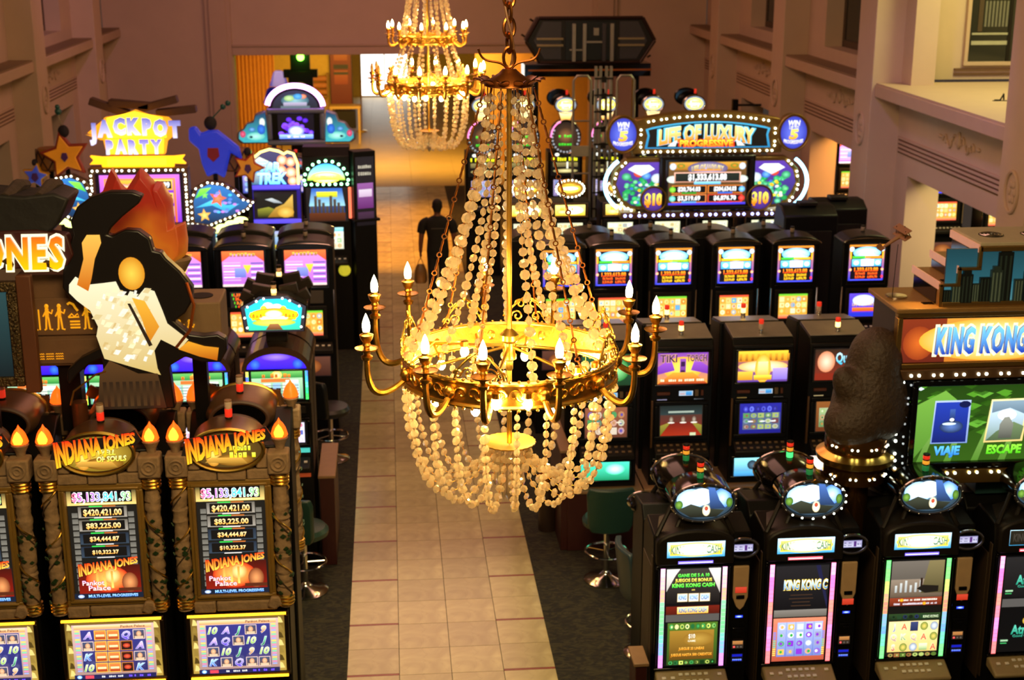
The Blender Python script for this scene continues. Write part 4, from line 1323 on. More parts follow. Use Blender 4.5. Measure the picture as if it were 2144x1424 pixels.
def k_machine(x, y, rz, label, kind, led, bar, group, lit=False, cand=KSEG, near=True, on=True):
    root = thing('slot_machine', label, 'slot machine', (x, y, 0), rz, group)
    mb = MB(); mb.prism([(-.22, 0), (.22, 0), (.22, 1.56), (.12, 1.66), (-.20, 1.62), (-.232, 1.40), (-.232, .50), (-.20, .42)], -.31, .45, 'x')
    obj('cabinet', mb, BLK, root, bevel=.014)
    mb = MB(); mb.bx(-.318, -.308, -.15, .18, .25, 1.35); mb.bx(-.318, -.308, -.21, -.16, .30, 1.45); obj('side_panel', mb, mat('brown_side_panel', '3a2c1c', .5), root, bevel=.004)
    panel('game_screen', scr_k(kind), root, 0, -.245, .945, LIT[1.1] if kind != 3 else LIT[.75]).scale.x = .87
    for s in (-1, 1):
        p = P(.036, .85, led[0])
        n = 24
        for k in range(n):
            c = '#%02x%02x%02x' % tuple(int(255 - (255 - int(led[int(k / n * len(led))][q:q + 2], 16)) * .72) for q in (0, 2, 4))
            p.rect(-.017, -.42 + k * .035, .017, -.42 + k * .035 + .033, c); p.L -= 1
        panel('led_strip', p, root, s * .240, -.252, .945, LIT[1.1])
    mb = MB(); mb.frame(-.295, .295, .50, 1.39, .022, -.262, -.225); obj('screen_bezel', mb, BLKG, root, bevel=.006)
    # marquee under an arched hood
    pts = [(-.30, 1.40), (.30, 1.40), (.30, 1.58)] + [(.30 * math.cos(R(a)), 1.58 + .11 * math.sin(R(a))) for a in range(15, 180, 15)] + [(-.30, 1.58)]
    mb = MB(); mb.prism(pts, -.29, .10); obj('hood', mb, DARK, root, bevel=.02)
    p = P(.45, .135, '101820')
    p.rect(-.222, -.064, .222, .064, '3090c0', 'c8f0ff')
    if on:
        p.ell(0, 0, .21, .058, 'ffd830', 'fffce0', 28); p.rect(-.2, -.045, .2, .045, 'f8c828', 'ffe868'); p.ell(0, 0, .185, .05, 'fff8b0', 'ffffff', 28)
    else:
        p.rect(-.22, -.06, .22, .06, '14120c', '201c14')
    p.text('KING KONG CASH', 0, 0, .062, '3a6a6a' if on else '2a2620', '6a9060' if on else '3a342c', .39, .04, .1)
    if on: p.ell(-.02, 0, .115, .040, 'fff4b0', 'ffffff', 28)  # white ellipse paints an overexposed glow over the middle of the lettering
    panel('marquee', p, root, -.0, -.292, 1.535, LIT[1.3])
    p = P(.27, .024, bar, None); p.rect(-.13, -.006, .13, .006, 'ffffff', bar); panel('light_bar', p, root, 0, -.294, 1.43, LIT[1.1])
    # little oval sign at the player's right
    p = P(.15, .06, '7a78a8'); p.rect(-.07, -.025, .07, .025, 'd8d8f0', 'b8b0d8'); p.rect(.01, -.022, .03, .022, '5a3080'); p.bars(-.035, .01, .06, .010, '4a4888', 7); p.bars(-.035, -.01, .06, .008, '4a4888', 8); p.bars(.052, .0, .03, .012, '4a4888', 4)
    d = oval_drum(root, .37, 1.52, -.262, .115, .075, .14, BLKG, CHROME, None, None, 'side_sign')
    panel('sign_face', p, d, .37, -.268, 1.522, LIT[.75])
    # bill panel
    mb = MB(); mb.prism([(.31, 1.36), (.31, 1.10), (.34, 1.02), (.37, .99), (.40, 1.02), (.43, 1.10), (.43, 1.36)], -.252, -.225); bp = obj('bill_panel', mb, mat('champagne_metal', 'b89870', .5, 0), root, bevel=.006)
    mb = MB(); mb.bx(.335, .40, -.262, -.25, 1.09, 1.12); obj('bill_slot', mb, BLKG, bp, bevel=.004)
    p = P(.09, .05, 'c03018', 'd84830'); panel('red_notice', p, bp, .37, -.256, 1.165 if kind == 0 else 1.03, LIT[.75], depth=.003)
    p = P(.06, .022, '1020a0'); p.ell(0, 0, .028, .008, '2040ff', 'b0d0ff'); panel('blue_slot_light', p, root, .37, -.236, .93, LIT[1.6], depth=.004)
    mb = MB(); mb.bx(.32, .42, -.25, -.23, .74, .84); mb.prism([(.345, .82), (.395, .82), (.37, .79)], -.262, -.25); obj('ticket_slot', mb, BLKG, root, bevel=.004)
    p = P(.09, .07, '2a2018'); p.rect(-.04, .0, .04, .03, '8a5a30', 'b07840'); p.ell(-.028, -.02, .009, .009, 'ff2020', 'ff8080', 8); p.ell(.0, -.02, .008, .008, '504840', n=8); p.ell(.027, -.02, .008, .008, '504840', n=8); panel('card_reader', p, root, .37, -.236, .69, LIT[1.1], depth=.004)
    p = P(.09, .07, '080818'); p.rect(-.04, .01, .04, .03, '1018a0'); 
    for i in range(5): p.rect(-.036 + i * .015, -.025, -.025 + i * .015, -.01, '2040ff', '80a0ff')
    panel('number_pad', p, root, .37, -.236, .575, LIT[1.1], depth=.004)
    # keys
    mb = MB(); mb.prism([(-.22, .505), (-.22, .40), (-.40, .38), (-.42, .42)], -.28, .28, 'x'); kd = obj('key_deck', mb, mat('champagne_deck', '94805a', .5, 0), root, bevel=.015)
    q = MB(); q.bx(-.016, .016, -.012, .012, 0, .010); q0 = None
    for i in range(13):
        if i < 2: px_, t = -.22 + i * .07, .5
        elif i < 12: px_, t = -.085 + ((i - 2) % 5) * .05, .36 + .30 * ((i - 2) // 5)
        else: px_, t = .22, .4
        for k_ in range(1):
            l = (px_, -.222 - .19 * t, .507 - .085 * t)
            if q0 is None: q0 = obj('key', q, WHITEP, kd, bevel=.003, loc=l, rot=(.42, 0, 0))
            else: inst(q0, 'key', kd, l, (.42, 0, 0))
    # oval topper on struts
    tz = 0 if rz == 0 else -.085
    d = oval_drum(root, .065, 1.875 + tz, -.20, .245, .150, .34, BLKG, CHROME, face_k(), LIT[1.6])
    mb = MB(); mb.prism([(.065, 2.04 + tz), (.10, 2.02 + tz), (.065, 2.0 + tz), (.03, 2.02 + tz)], -.222, -.205); obj('gold_stud', mb, GOLD, d)
    pts = ellpts(.25, .155, 18, 10, 370, .065, 1.875 + tz)
    if lit:
        bulbs(d, [(a, -.215, b) for i, (a, b) in enumerate(pts) if i not in (4, 5, 6, 7, 8, 9, 10)], .009, BULBW)
        bulbs(d, [(a, -.215, b) for i, (a, b) in enumerate(pts) if i in (4, 5, 6, 7, 8, 9, 10)], .009, CHROME)
    else:
        bulbs(d, [(a, -.215, b) for a, b in pts], .009, CHROME)
    for (a, b) in ((-.29, -.13), (-.16, -.02), (.30, .19)):
        mb = MB(); mb.tube([(a, -.16, 1.50), (a * .98 + b * .02, -.20, 1.62), ((a + b) / 2, -.14, 1.74), (b, -.05, 1.84)], [.022, .02, .018, .018], 8); obj('topper_strut', mb, DARK, root)
    mb = MB(); mb.tube([(.06, .02, 1.6), (.06, .0, 1.85)], .04, 12); obj('topper_post', mb, BLK, root)
    tower(root, .06, -.07, 2.015 + tz, cand, .027)
    return root


KG = 'tall double-screen machines of the front right bank'
KY = 10.035
PINKLED = ['ff5a5a', 'ff5ab0', 'ff70ff', 'ff6080', 'ff7058', 'ff60b0', 'ff50d0', 'ffa0ff']
MIXLED = ['e070e0', '50a0ff', '40d8a0', '40e060', '50e060', '60e880', 'f0a060', 'ffb0a0', 'ffd0c0']
GRNLED = ['50e060', '40c0a0', '4080ff', '6090e0', 'f06040', 'ff8050', 'd0c040', '60e050', '50e860']
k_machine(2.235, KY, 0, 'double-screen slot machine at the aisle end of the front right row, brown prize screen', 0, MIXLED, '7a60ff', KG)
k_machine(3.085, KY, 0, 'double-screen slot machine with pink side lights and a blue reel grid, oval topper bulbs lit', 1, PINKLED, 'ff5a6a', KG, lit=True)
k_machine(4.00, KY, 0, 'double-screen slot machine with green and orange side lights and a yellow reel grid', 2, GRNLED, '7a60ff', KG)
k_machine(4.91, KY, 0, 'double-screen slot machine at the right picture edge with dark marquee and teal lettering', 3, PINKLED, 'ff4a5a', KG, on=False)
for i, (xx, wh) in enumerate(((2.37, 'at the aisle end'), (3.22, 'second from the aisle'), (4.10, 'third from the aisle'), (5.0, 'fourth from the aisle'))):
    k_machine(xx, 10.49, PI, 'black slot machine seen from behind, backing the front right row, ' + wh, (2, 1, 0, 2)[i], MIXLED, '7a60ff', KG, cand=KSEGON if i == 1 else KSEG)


# ---- 3. flat-topped upright machines, second bank on the right
def scr_top(kind):
    p = P(.52, .335, '201008')
    if kind == 0:
        p.rect(-.25, -.16, .25, .16, 'd89020', '7a3ca8'); p.ell(0, 0, .2, .12, 'e8a030', 'ffe860')
        p.poly([(-.25, .02), (-.12, .10), (-.08, -.02), (-.25, -.06)], '6a2a9a', '9a50c8'); p.poly([(.25, .02), (.12, .10), (.08, -.02), (.25, -.06)], '6a2a9a', '9a50c8')
        p.rect(-.03, -.10, .03, .10, '5a2470', '8a48a8'); p.rect(-.02, .02, .02, .07, '30103a'); p.rect(-.02, -.07, .02, -.02, '30103a')
        p.poly([(-.25, -.16), (-.1, -.04), (.1, -.04), (.25, -.16)], 'a03018', 'f0a030')
        p.text('TIKI', -.145, .105, .075, '2a1040', '4a1c60', .17, .04, 0, 'ffc840', .03); p.text('TORCH', .135, .105, .065, '2a1040', '4a1c60', .20, .04, 0, 'ffc840', .03)
        p.bars(0, -.12, .44, .024, 'ffe8c0', 22)
    elif kind == 1:
        p.rect(-.25, -.16, .25, .16, '5a3a90', 'b06810'); p.rect(-.25, .05, .25, .16, 'c87818', 'f8c838')
        for i in range(9): p.rect(-.24 + i * .06, .06, -.215 + i * .06, .13, '8a4c10', 'e8a028'); p.L -= 1
        p.up(); p.ell(0, .0, .25, .06, 'e8b060', 'fff4d8'); p.rect(.1, -.14, .25, -.02, '8068c8', 'b098e8'); p.rect(-.25, -.14, -.1, -.05, 'c08018', 'f0c040')
        p.ell(0, -.02, .08, .15, 'e8a018', 'fff890'); p.rect(-.05, -.13, .05, .05, 'd89010', 'fff0a0'); p.rect(-.09, -.14, .09, -.09, 'c07808', 'ffe048')
    elif kind == 2:
        p.rect(-.25, -.16, .25, .16, '7a2818', '2a1c10'); p.ell(-.14, .03, .09, .11, 'c87850', 'f0d8b8'); p.text('Queen', .08, .07, .10, '50b8d8', 'c8f4ff', .25, .04, 0, '083848', .04)
        p.rect(-.25, -.16, -.04, -.09, '7a2010'); p.poly([(-.04, -.16), (.25, -.16), (.25, -.02), (.0, -.06)], 'c08018', 'f8c838')
    else:
        p.rect(-.25, -.16, .25, .16, '0c3018', '1c5030'); p.ell(.1, 0, .12, .12, '20702c', '90e090')
    return p


def scr_low(kind, w=.44, h=.33):
    p = P(w, h, '181410')
    W, Hh = w / 2 - .01, h / 2 - .01
    if kind == 0:
        p.rect(-W, -Hh, W, Hh, '8a2410', '2a3830'); p.rect(-W, .06, W, Hh, '2c3c3c', '14201c'); p.rect(-.13, .08, .13, .10, 'a8b8a8')
        p.poly([(-W, -Hh), (-.1, -.02), (.1, -.02), (W, -Hh)], 'b03014', '7a1c10'); p.poly([(-W, -Hh), (-W, -.05), (-.1, -.01)], '6a6a20', 'a89838'); p.poly([(W, -Hh), (W, -.05), (.1, -.01)], '6a6a20', 'a89838')
        for x in (-.1, .02, .13): p.ell(x, .01, .025, .04, '50281c', 'c8b8a0', 10); p.ell(x, -.02, .035, .008, 'fff8e8', n=10)
        p.rect(.09, -Hh, .15, -Hh + .03, 'd8e0b0')
    elif kind == 1:
        p.rect(-W, -Hh, W, Hh, '1c1c8a', '2828a8'); p.grid(-W + .03, .06, W - .03, Hh - .02, 6, 1, ['4848d0', '7080ff', '303090'], .1, 'mix', 3)
        p.rect(-W + .03, -.115, W - .01, .06, '5a6a8a'); p.grid(-W + .03, -.115, W - .02, .06, 5, 3, ['60a060', '7a4048', 'b0c070', '8898c0', 'a05050', 'd0d8c0'], .08, 'mix', 4)
        for x in (-.1, .02, .13): p.ell(x, -.03, .03, .008, 'ffffff', n=10)
    elif kind == 2:
        p.rect(-W, -Hh, W, Hh, '6a3418', '9a5c28'); p.rect(-W + .03, -.11, W - .03, .09, '789060', 'b8c898'); p.grid(-W + .03, -.11, W - .03, .09, 5, 3, ['a8c880', 'e0e8c0', '508048', 'c08040'], .08, 'mix', 5)
    else:
        p.rect(-W, -Hh, W, Hh, '6a3a28', 'a05c40'); p.grid(-W + .02, -.13, W - .02, .12, 5, 3, ['c89060', '6050b0', '50a060', 'e0b0a0', 'b07050', 'e8d8c0'], .06, 'mix', 6)
        for x in (-.1, .02, .13): p.ell(x, .0, .03, .008, 'fff0d0', n=10)
    return p


def scr_belly(kind):
    p = P(.50, .21, '100c08')
    if kind == 0: p.rect(-.245, -.1, .245, .1, 'd86810', 'f0b060'); p.ell(.03, .03, .14, .07, 'f8c080', 'ffffff'); p.ell(-.18, -.06, .08, .06, 'f08020', 'ffd040')
    elif kind == 1: p.rect(-.245, -.1, .245, .1, '205a90', '80c8d0'); p.ell(-.06, .02, .05, .05, '101c28', '405868'); p.bars(.10, .03, .12, .03, 'd03048', 5, 'f06078'); p.rect(-.245, -.1, .245, -.05, '306a98', '4890b8')
    elif kind == 2: p.rect(-.245, -.1, .245, .1, '3060a0', 'f0d8c8'); p.ell(-.16, .02, .08, .08, 'f0b890', 'ffffff'); p.ell(-.05, -.05, .06, .04, 'e0a830', 'fff080')
    else: p.rect(-.245, -.1, .245, .1, '107048', '40c0a0'); p.ell(.1, .02, .1, .06, '40e090', 'c0fff0')
    return p


def upright(x, y, rz, label, kind, group, topm=None):
    root = thing('slot_machine', label, 'slot machine', (x, y, 0), rz, group)
    mb = MB(); mb.prism([(-.215, 0), (.215, 0), (.215, 2.21), (-.17, 2.16), (-.215, 2.06), (-.215, 1.70), (-.20, 1.10), (-.215, .95)], -.31, .31, 'x')
    obj('cabinet', mb, BLK, root, bevel=.012)
    mb = MB(); mb.prism([(.20, 2.212), (-.165, 2.163), (-.165, 2.172), (.20, 2.222)], -.30, .30, 'x'); obj('top_plate', mb, topm or mat('smoky_gloss_top', '8a8478', .3, .25, var=.3, scale=5), root, bevel=.004)
    mb = MB(); mb.bx(-.30, .30, -.222, -.19, 2.065, 2.10); obj('top_trim', mb, DARK, root, bevel=.006)
    panel('top_glass', scr_top(kind), root, 0, -.222, 1.88, LIT[1.1])
    mb = MB(); mb.frame(-.28, .28, 1.70, 2.06, .018, -.235, -.20); obj('glass_frame', mb, BLKG, root, bevel=.005)
    p = P(.14, .05, 'b8c8d8'); p.rect(.0, -.02, .06, .02, '2080d0', '60b8f0'); p.rect(-.06, -.012, -.01, .0, 'd0a0a0'); panel('notice_card', p, root, .04, -.222, 1.62, LIT[.75], depth=.004)
    mb = MB(); mb.bx(-.25, -.12, -.232, -.2, 1.605, 1.635, 0); mb.bx(.13, .165, -.235, -.2, 1.59, 1.655, 1); mb.bx(.19, .215, -.235, -.2, 1.595, 1.65, 2); obj('bill_acceptor', mb, [mat('rust_slot', '5a2c18', .5), mat('tan_button', '6a563a', .5), mat('rust_slot', '5a2c18')], root, bevel=.004)
    mb = MB(); mb.bx(-.25, -.15, -.228, -.21, 1.555, 1.565); mb.bx(.12, .22, -.228, -.21, 1.555, 1.565); obj('hinge', mb, CHROME, root)
    panel('reel_screen', scr_low(kind), root, 0, -.222, 1.335, LIT[.75], tilt=.05)
    mb = MB(); mb.frame(-.27, .27, 1.13, 1.54, .045, -.235, -.19); obj('screen_bezel', mb, BLK, root, bevel=.008)
    mb = MB(); mb.bx(-.305, -.285, -.225, -.2, 1.05, 1.55); obj('door_edge', mb, BRONZE, root, bevel=.004)
    button_deck(root, .54, -.215, 1.08, 2, 8, DARK, .05, .13, mat('tan_button', '6a563a'))
    p = scr_belly(kind); panel('belly_glass', p, root, 0, -.222, .82, LIT[1.6])
    mb = MB(); mb.frame(-.28, .28, .70, .94, .022, -.235, -.2); obj('belly_frame', mb, BLKG, root, bevel=.005)
    mb = MB(); mb.bx(-.385, .385, -.30, .22, 0, .62); mb.bx(-.39, .39, -.33, .22, .62, .65, 1); obj('stand', mb, [mat('dark_red_wood', '3a120c', .5, bump=.1, scale=6), mat('pale_shelf_edge', '8a6a48', .5)], root, bevel=.006)
    tower(root, 0, -.08, 2.18, [(.02, CHROME), (.03, CHROME), (.05, LGLOW if kind in (0, 2) else LCLR), (.045, LRED)], .025)
    return root


TG = 'flat-topped upright machines of the second right bank'
for i, (xx, lab) in enumerate(((2.07, 'flat-topped upright slot machine half hidden behind the beads of the big chandelier'), (2.825, 'flat-topped upright slot machine with purple and orange torch artwork on its top glass'), (3.63, 'flat-topped upright slot machine with golden statue artwork on its top glass'), (4.41, 'flat-topped upright slot machine with a blue script title, behind the brown sculpture'))):
    upright(xx, 13.43, 0, lab, (3, 0, 1, 2)[i], TG)
for i, xx in enumerate((2.02, 2.80, 3.60, 4.40)):
    upright(xx, 13.885, PI, 'flat-topped slot machine showing only its top, backing ' + ('the one behind the chandelier beads', 'the torch artwork machine', 'the golden statue machine', 'the blue script machine')[i], (1, 2, 0, 1)[i], TG)


# ---- 4. arch-topped machines (rows three and four)
def scr_lux(k):
    p = P(.45, .46, '100c14')
    p.rect(-.22, -.225, .22, .225, '1830b0', 'c87818'); p.rect(-.195, -.21, .195, .2, '0a0812')
    p.ell(0, .125, .175, .075, '60b8f0', 'ffffff', 24); p.rect(-.21, .05, -.19, .2, 'e8a020'); p.rect(.19, .05, .21, .2, 'e8a020')
    p.ell(-.19, .17, .03, .03, 'a0d8f0', 'ffffff', 10); p.ell(.19, .17, .03, .03, 'a0d8f0', 'ffffff', 10)
    p.text('LIFE OF LUXURY', 0, .135, .035, '5a90c8', 'a8d0f0', .26, .03, arc=.012)
    c = (('40b030', 'f08020'), ('f0d020', '90e020'), ('ffb020', 'ffb020'), ('40b030', 'f0a030'))[k % 4]
    p.rect(-.18, .055, -.02, .085, c[0]); p.rect(-.02, .055, .18, .085, c[1])
    p.rect(-.185, -.045, .185, .045, '3890d0', '70c0f0'); p.rect(-.07, -.04, .09, .042, 'd8c8ff', 'ffffff'); p.ell(-.13, 0, .035, .03, 'c0f0ff', 'ffffff', 10); p.ell(.14, 0, .035, .03, 'c0f0ff', 'ffffff', 10)
    t = ('d03010', 'f07018') if k % 4 in (0,) else ('e0a010', 'f0c020')
    p.text('1,333,613.88', 0, -.085, .045, 'e83808', 'ff9a20', .30, .06)
    for j, (a, b) in enumerate((('20,764.03', '204,634.03'), ('3,519.69', '6,876.70'))):
        z = -.137 - j * .042
        p.text(a, -.075, z, .028, t[0], t[1], .125, .06); p.text(b, .08, z, .028, t[0], t[1], .125, .06)
    p.ell(-.2, -.085, .018, .018, 'f08850', 'ffc8a0', 10); p.ell(.2, -.085, .018, .018, 'f08850', 'ffc8a0', 10); p.ell(.2, -.175, .015, .02, 'e01830', 'ff5060', 10)
    p.rect(-.2, -.222, .2, -.208, '3020e0', '5060ff')
    return p


def scr_lux2(k):
    p = P(.37, .32, '201008')
    if k == 9:
        p.rect(-.18, -.155, .18, .155, '3828c0', '6048e0'); p.ell(0, .05, .14, .07, 'c0d0ff', 'ffffff'); p.text('LIFE OF LUXURY', 0, .0, .04, 'd8a020', 'fff0a0', .28, .04); p.rect(-.14, -.09, .14, -.04, 'd04020', 'f08030'); p.rect(-.18, -.15, .18, -.11, '2030c0')
        return p
    p.rect(-.18, -.155, .18, .155, 'd89828', 'e0a840'); p.rect(-.18, .125, .18, .155, '70c030' if k % 2 == 0 else 'e05030'); p.grid(-.175, -.10, .175, .12, 5, 3, ['e8c070', 'f0d090', 'd07828', '60a0c8', 'b8d878', 'e0a048', 'f0e0b0'], .07, 'mix', 20 + k)
    p.rect(-.18, -.155, .18, -.11, 'e04838', 'f0a060')
    return p


def scr_pink(k):
    p = P(.50, .45, '181018')
    p.rect(-.245, -.22, .245, .22, 'b060c8', 'd890d8'); p.poly([(-.245, .22), (-.245, .08), (-.12, .17), (.12, .17), (.245, .08), (.245, .22)], 'e84830', 'f07838')
    p.bars(0, .165, .30, .05, '8a2060', 7, 'ffd040', 3)
    for j in range(7): p.rect(-.23, .06 - j * .035, -.03, .075 - j * .035, 'e8e0f0' if j % 2 else 'c8a8e0'); p.rect(.09, .05 - j * .035, .235, .068 - j * .035, 'e8e0f0' if j % 2 else '7050b0'); p.L -= 1
    p.up(); p.rect(-.10, -.11, .03, .0, '6868c0', '8898d8'); p.poly([(.0, .04), (.10, .04), (.05, -.07)], 'f0a818', 'ffd848')
    p.rect(-.245, -.22, .245, -.19, 'e8c8c0')
    return p


def arch_machine(x, y, rz, label, up, low, group, w=.60, z0=1.86, z1=2.36, low_z=1.60, digits=None, lowm=1.1, upm=1.6, topper=None, hood_m=None, trims='c8e8c0', dark=False):
    root = thing('slot_machine', label, 'slot machine', (x, y, 0), rz, group)
    hw = w / 2
    mb = MB(); mb.prism([(-.20, 0), (.20, 0), (.20, z1), (-.20, z1), (-.20, 1.25), (-.18, 1.2), (-.18, .9)], -hw, hw, 'x')
    obj('cabinet', mb, BLK, root, bevel=.012)
    pts = [(-hw - .01, z1 - .01), (hw + .01, z1 - .01), (hw + .01, z1 + .02)] + [((hw - .02) * math.cos(R(a)), z1 + .02 + .075 * math.sin(R(a))) for a in range(10, 180, 16)] + [(-hw - .01, z1 + .02)]
    mb = MB(); mb.prism(pts, -.235, .18); obj('hood', mb, hood_m or mat('graphite_hood', '2a2824', .3, .4), root, bevel=.012)
    mb = MB(); mb.tube([(-hw, -.24, z1 + .01)] + [((hw) * math.cos(R(a)), -.24, z1 + .015 + .045 * math.sin(R(a))) for a in range(165, 14, -15)] + [(hw, -.24, z1 + .01)], .008, 6); obj('chrome_brow', mb, CHROME, root)
    uw, uh = up.w, up.h
    panel('top_screen', up, root, 0, -.212, (z0 + z1) / 2, LIT[upm], tilt=0)
    mb = MB(); mb.frame(-uw / 2 - .025, uw / 2 + .025, z0 - .03, z1 + .0, .02, -.228, -.19); obj('screen_frame', mb, BLKG, root, bevel=.004)
    if digits:
        p = P(.34, .22, '241c18')
        for j, c in enumerate(digits): p.text(('1,333,613.88', '20,764.03', '3,519.69', '6,876.70')[j], 0, .075 - j * .048, .032, c, None, .26 - j * .03, .06); p.rect(-.15 + j * .012, .06 - j * .048, -.14 + j * .012, .09 - j * .048, '60d020')
        panel('digit_display', p, root, 0, -.21, z0 - .17, LIT[1.1])
    panel('reel_screen', low, root, 0, -.205, low_z, LIT[lowm], tilt=.04)
    mb = MB(); mb.frame(-low.w / 2 - .05, low.w / 2 + .05, low_z - low.h / 2 - .04, low_z + low.h / 2 + .05, .04, -.222, -.18); obj('screen_bezel', mb, DARK, root, bevel=.006)
    for s in (-1, 1):
        mb = MB(); mb.tube([(s * (hw - .012), -.212, low_z - low.h / 2 - .05), (s * (hw - .012), -.212, z0 - .05)], .009, 6); obj('edge_trim', mb, CHROME, root)
    button_deck(root, w - .08, -.2, low_z - low.h / 2 - .10, 1, 8, DARK, .05, .13)
    p = P(w - .14, .26, '120e10'); p.rect(-(w - .16) / 2, -.12, (w - .16) / 2, .12, '402018', '6a4030'); p.ell(0, 0, .14, .09, '80401c', 'd08040'); panel('belly_glass', p, root, 0, -.19, .95, LIT[.75])
    tower(root, 0, 0, z1 + .085, [(.02, DARK), (.05, mat('dull_lamp', '8a7a6a', .3)), (.02, DARK)], .026)
    return root


LG = 'arch-topped machines with blue and orange screens, third right bank'
for i, (xx, lab) in enumerate(((2.02, 'partly behind the chandelier chain strands'), (2.66, 'green strip and orange digits, next to the chandelier'), (3.39, 'yellow and lime strip over dim digits'), (4.16, 'all orange strip over bright digits'), (4.90, 'green and red strip, last before the dark gap'), (5.79, 'standing alone beside the lilac column'))):
    arch_machine(xx, 16.81, 0, 'arch-topped slot machine with blue screen, ' + lab, scr_lux(i - 1), scr_lux2(9 if i == 5 else i), LG, low_z=1.58)
for i, xx in enumerate((1.75, 2.45, 3.22, 3.97, 4.66)):
    arch_machine(xx, 17.27, PI, 'arch-topped slot machine seen from behind over the third right bank, ' + ('by the chandelier strands', 'second from the aisle', 'third from the aisle', 'fourth from the aisle', 'fifth from the aisle')[i], scr_lux(i), scr_lux2(i), LG)
# tall dark machines seen from behind beside the column
for i, (xx, yy, h_) in enumerate(((5.45, 18.1, 2.55), (6.15, 19.0, 2.45))):
    root = thing('slot_machine', ('tall black machine seen from behind, right of the last blue and orange one', 'black boxy machine seen from behind against the lilac column')[i], 'slot machine', (xx, yy, 0), PI, 'black machines seen from behind')
    mb = MB(); mb.prism([(-.30, 0), (.25, 0), (.25, h_ - .1), (.05, h_), (-.20, h_), (-.30, h_ - .35)], -.36, .36, 'x'); obj('cabinet', mb, BLK, root, bevel=.02)
    mb = MB(); mb.bx(-.12, .12, -.1, .1, h_, h_ + .05); obj('topper_mount', mb, DARK, root, bevel=.01)
    mb = MB(); mb.bx(-.28, .28, .25, .262, .2, h_ - .3); obj('rear_door', mb, DARK, root, bevel=.008)
    p = scr_lux(i); panel('top_screen', p, root, 0, -.31, h_ - .65, LIT[1.1], tilt=.1)
    button_deck(root, .6, -.29, 1.0, 1, 7)

PG = 'arch-topped machines with pink screens, third left bank'
for i, (xx, lab, dg) in enumerate(((-1.035, 'nearest the aisle, plain grey panel below the screen', None), (-1.765, 'second from the aisle with tapering orange digits', ['ff7020', 'ff6010', 'f08020', 'f05010']), (-2.50, 'mostly hidden behind the flame sculpture', None), (-3.23, 'hidden behind the black cut-out board', None), (-3.93, 'seen past the lettered sign with red digits', ['ff3018', 'ff2010', 'ff3018', 'ff2818']))):
    r = arch_machine(xx, 16.81, 0, 'arch-topped slot machine with pink screen, ' + lab, scr_pink(i), scr_lux2(30 + i), PG, w=.66, z0=1.96, z1=2.42, low_z=1.50, digits=dg, upm=1.1)
    if dg is None:
        mb = MB(); mb.bx(-.2, .2, -.215, -.19, 1.74, 1.90); obj('grey_panel', mb, mat('grey_panel', '4a4034', .5), r, bevel=.006)
for i, xx in enumerate((-1.05, -1.78, -2.5, -3.2)):
    arch_machine(xx, 17.27, PI, 'arch-topped slot machine seen from behind over the pink screens, ' + ('nearest the aisle', 'second from the aisle', 'third from the aisle', 'fourth from the aisle')[i], scr_pink(i), scr_lux2(40 + i), PG, w=.66, z0=2.0, z1=2.46)


# ---- 5. barrel-arch machines with violet light, second left bank
def scr_arch():
    p = P(.50, .30, '101418')
    p.rect(-.24, -.14, .24, .14, '60a880', 'b8d8b0'); p.rect(-.24, .07, .24, .14, '208038', '70c060'); p.ell(0, .10, .05, .04, 'f0c848', 'fff8c0'); p.bars(0, .095, .28, .04, 'c04020', 7, 'f0a030', 4)
    p.rect(-.15, .03, .12, .065, 'e07030'); p.rect(.08, .01, .2, .05, 'f0f0d8')
    for i in range(5): p.rect(-.22 + i * .09, -.13, -.15 + i * .09, .02, ('a8c8e8', 'd0e0d0', '90b8e0', 'e0e8c8', 'b0d0c8')[i]); p.L -= 1
    p.up(); 
    for j in range(5): p.rect(-.2, -.12 + j * .028, .2, -.112 + j * .028, '687888'); p.L -= 1
    return p


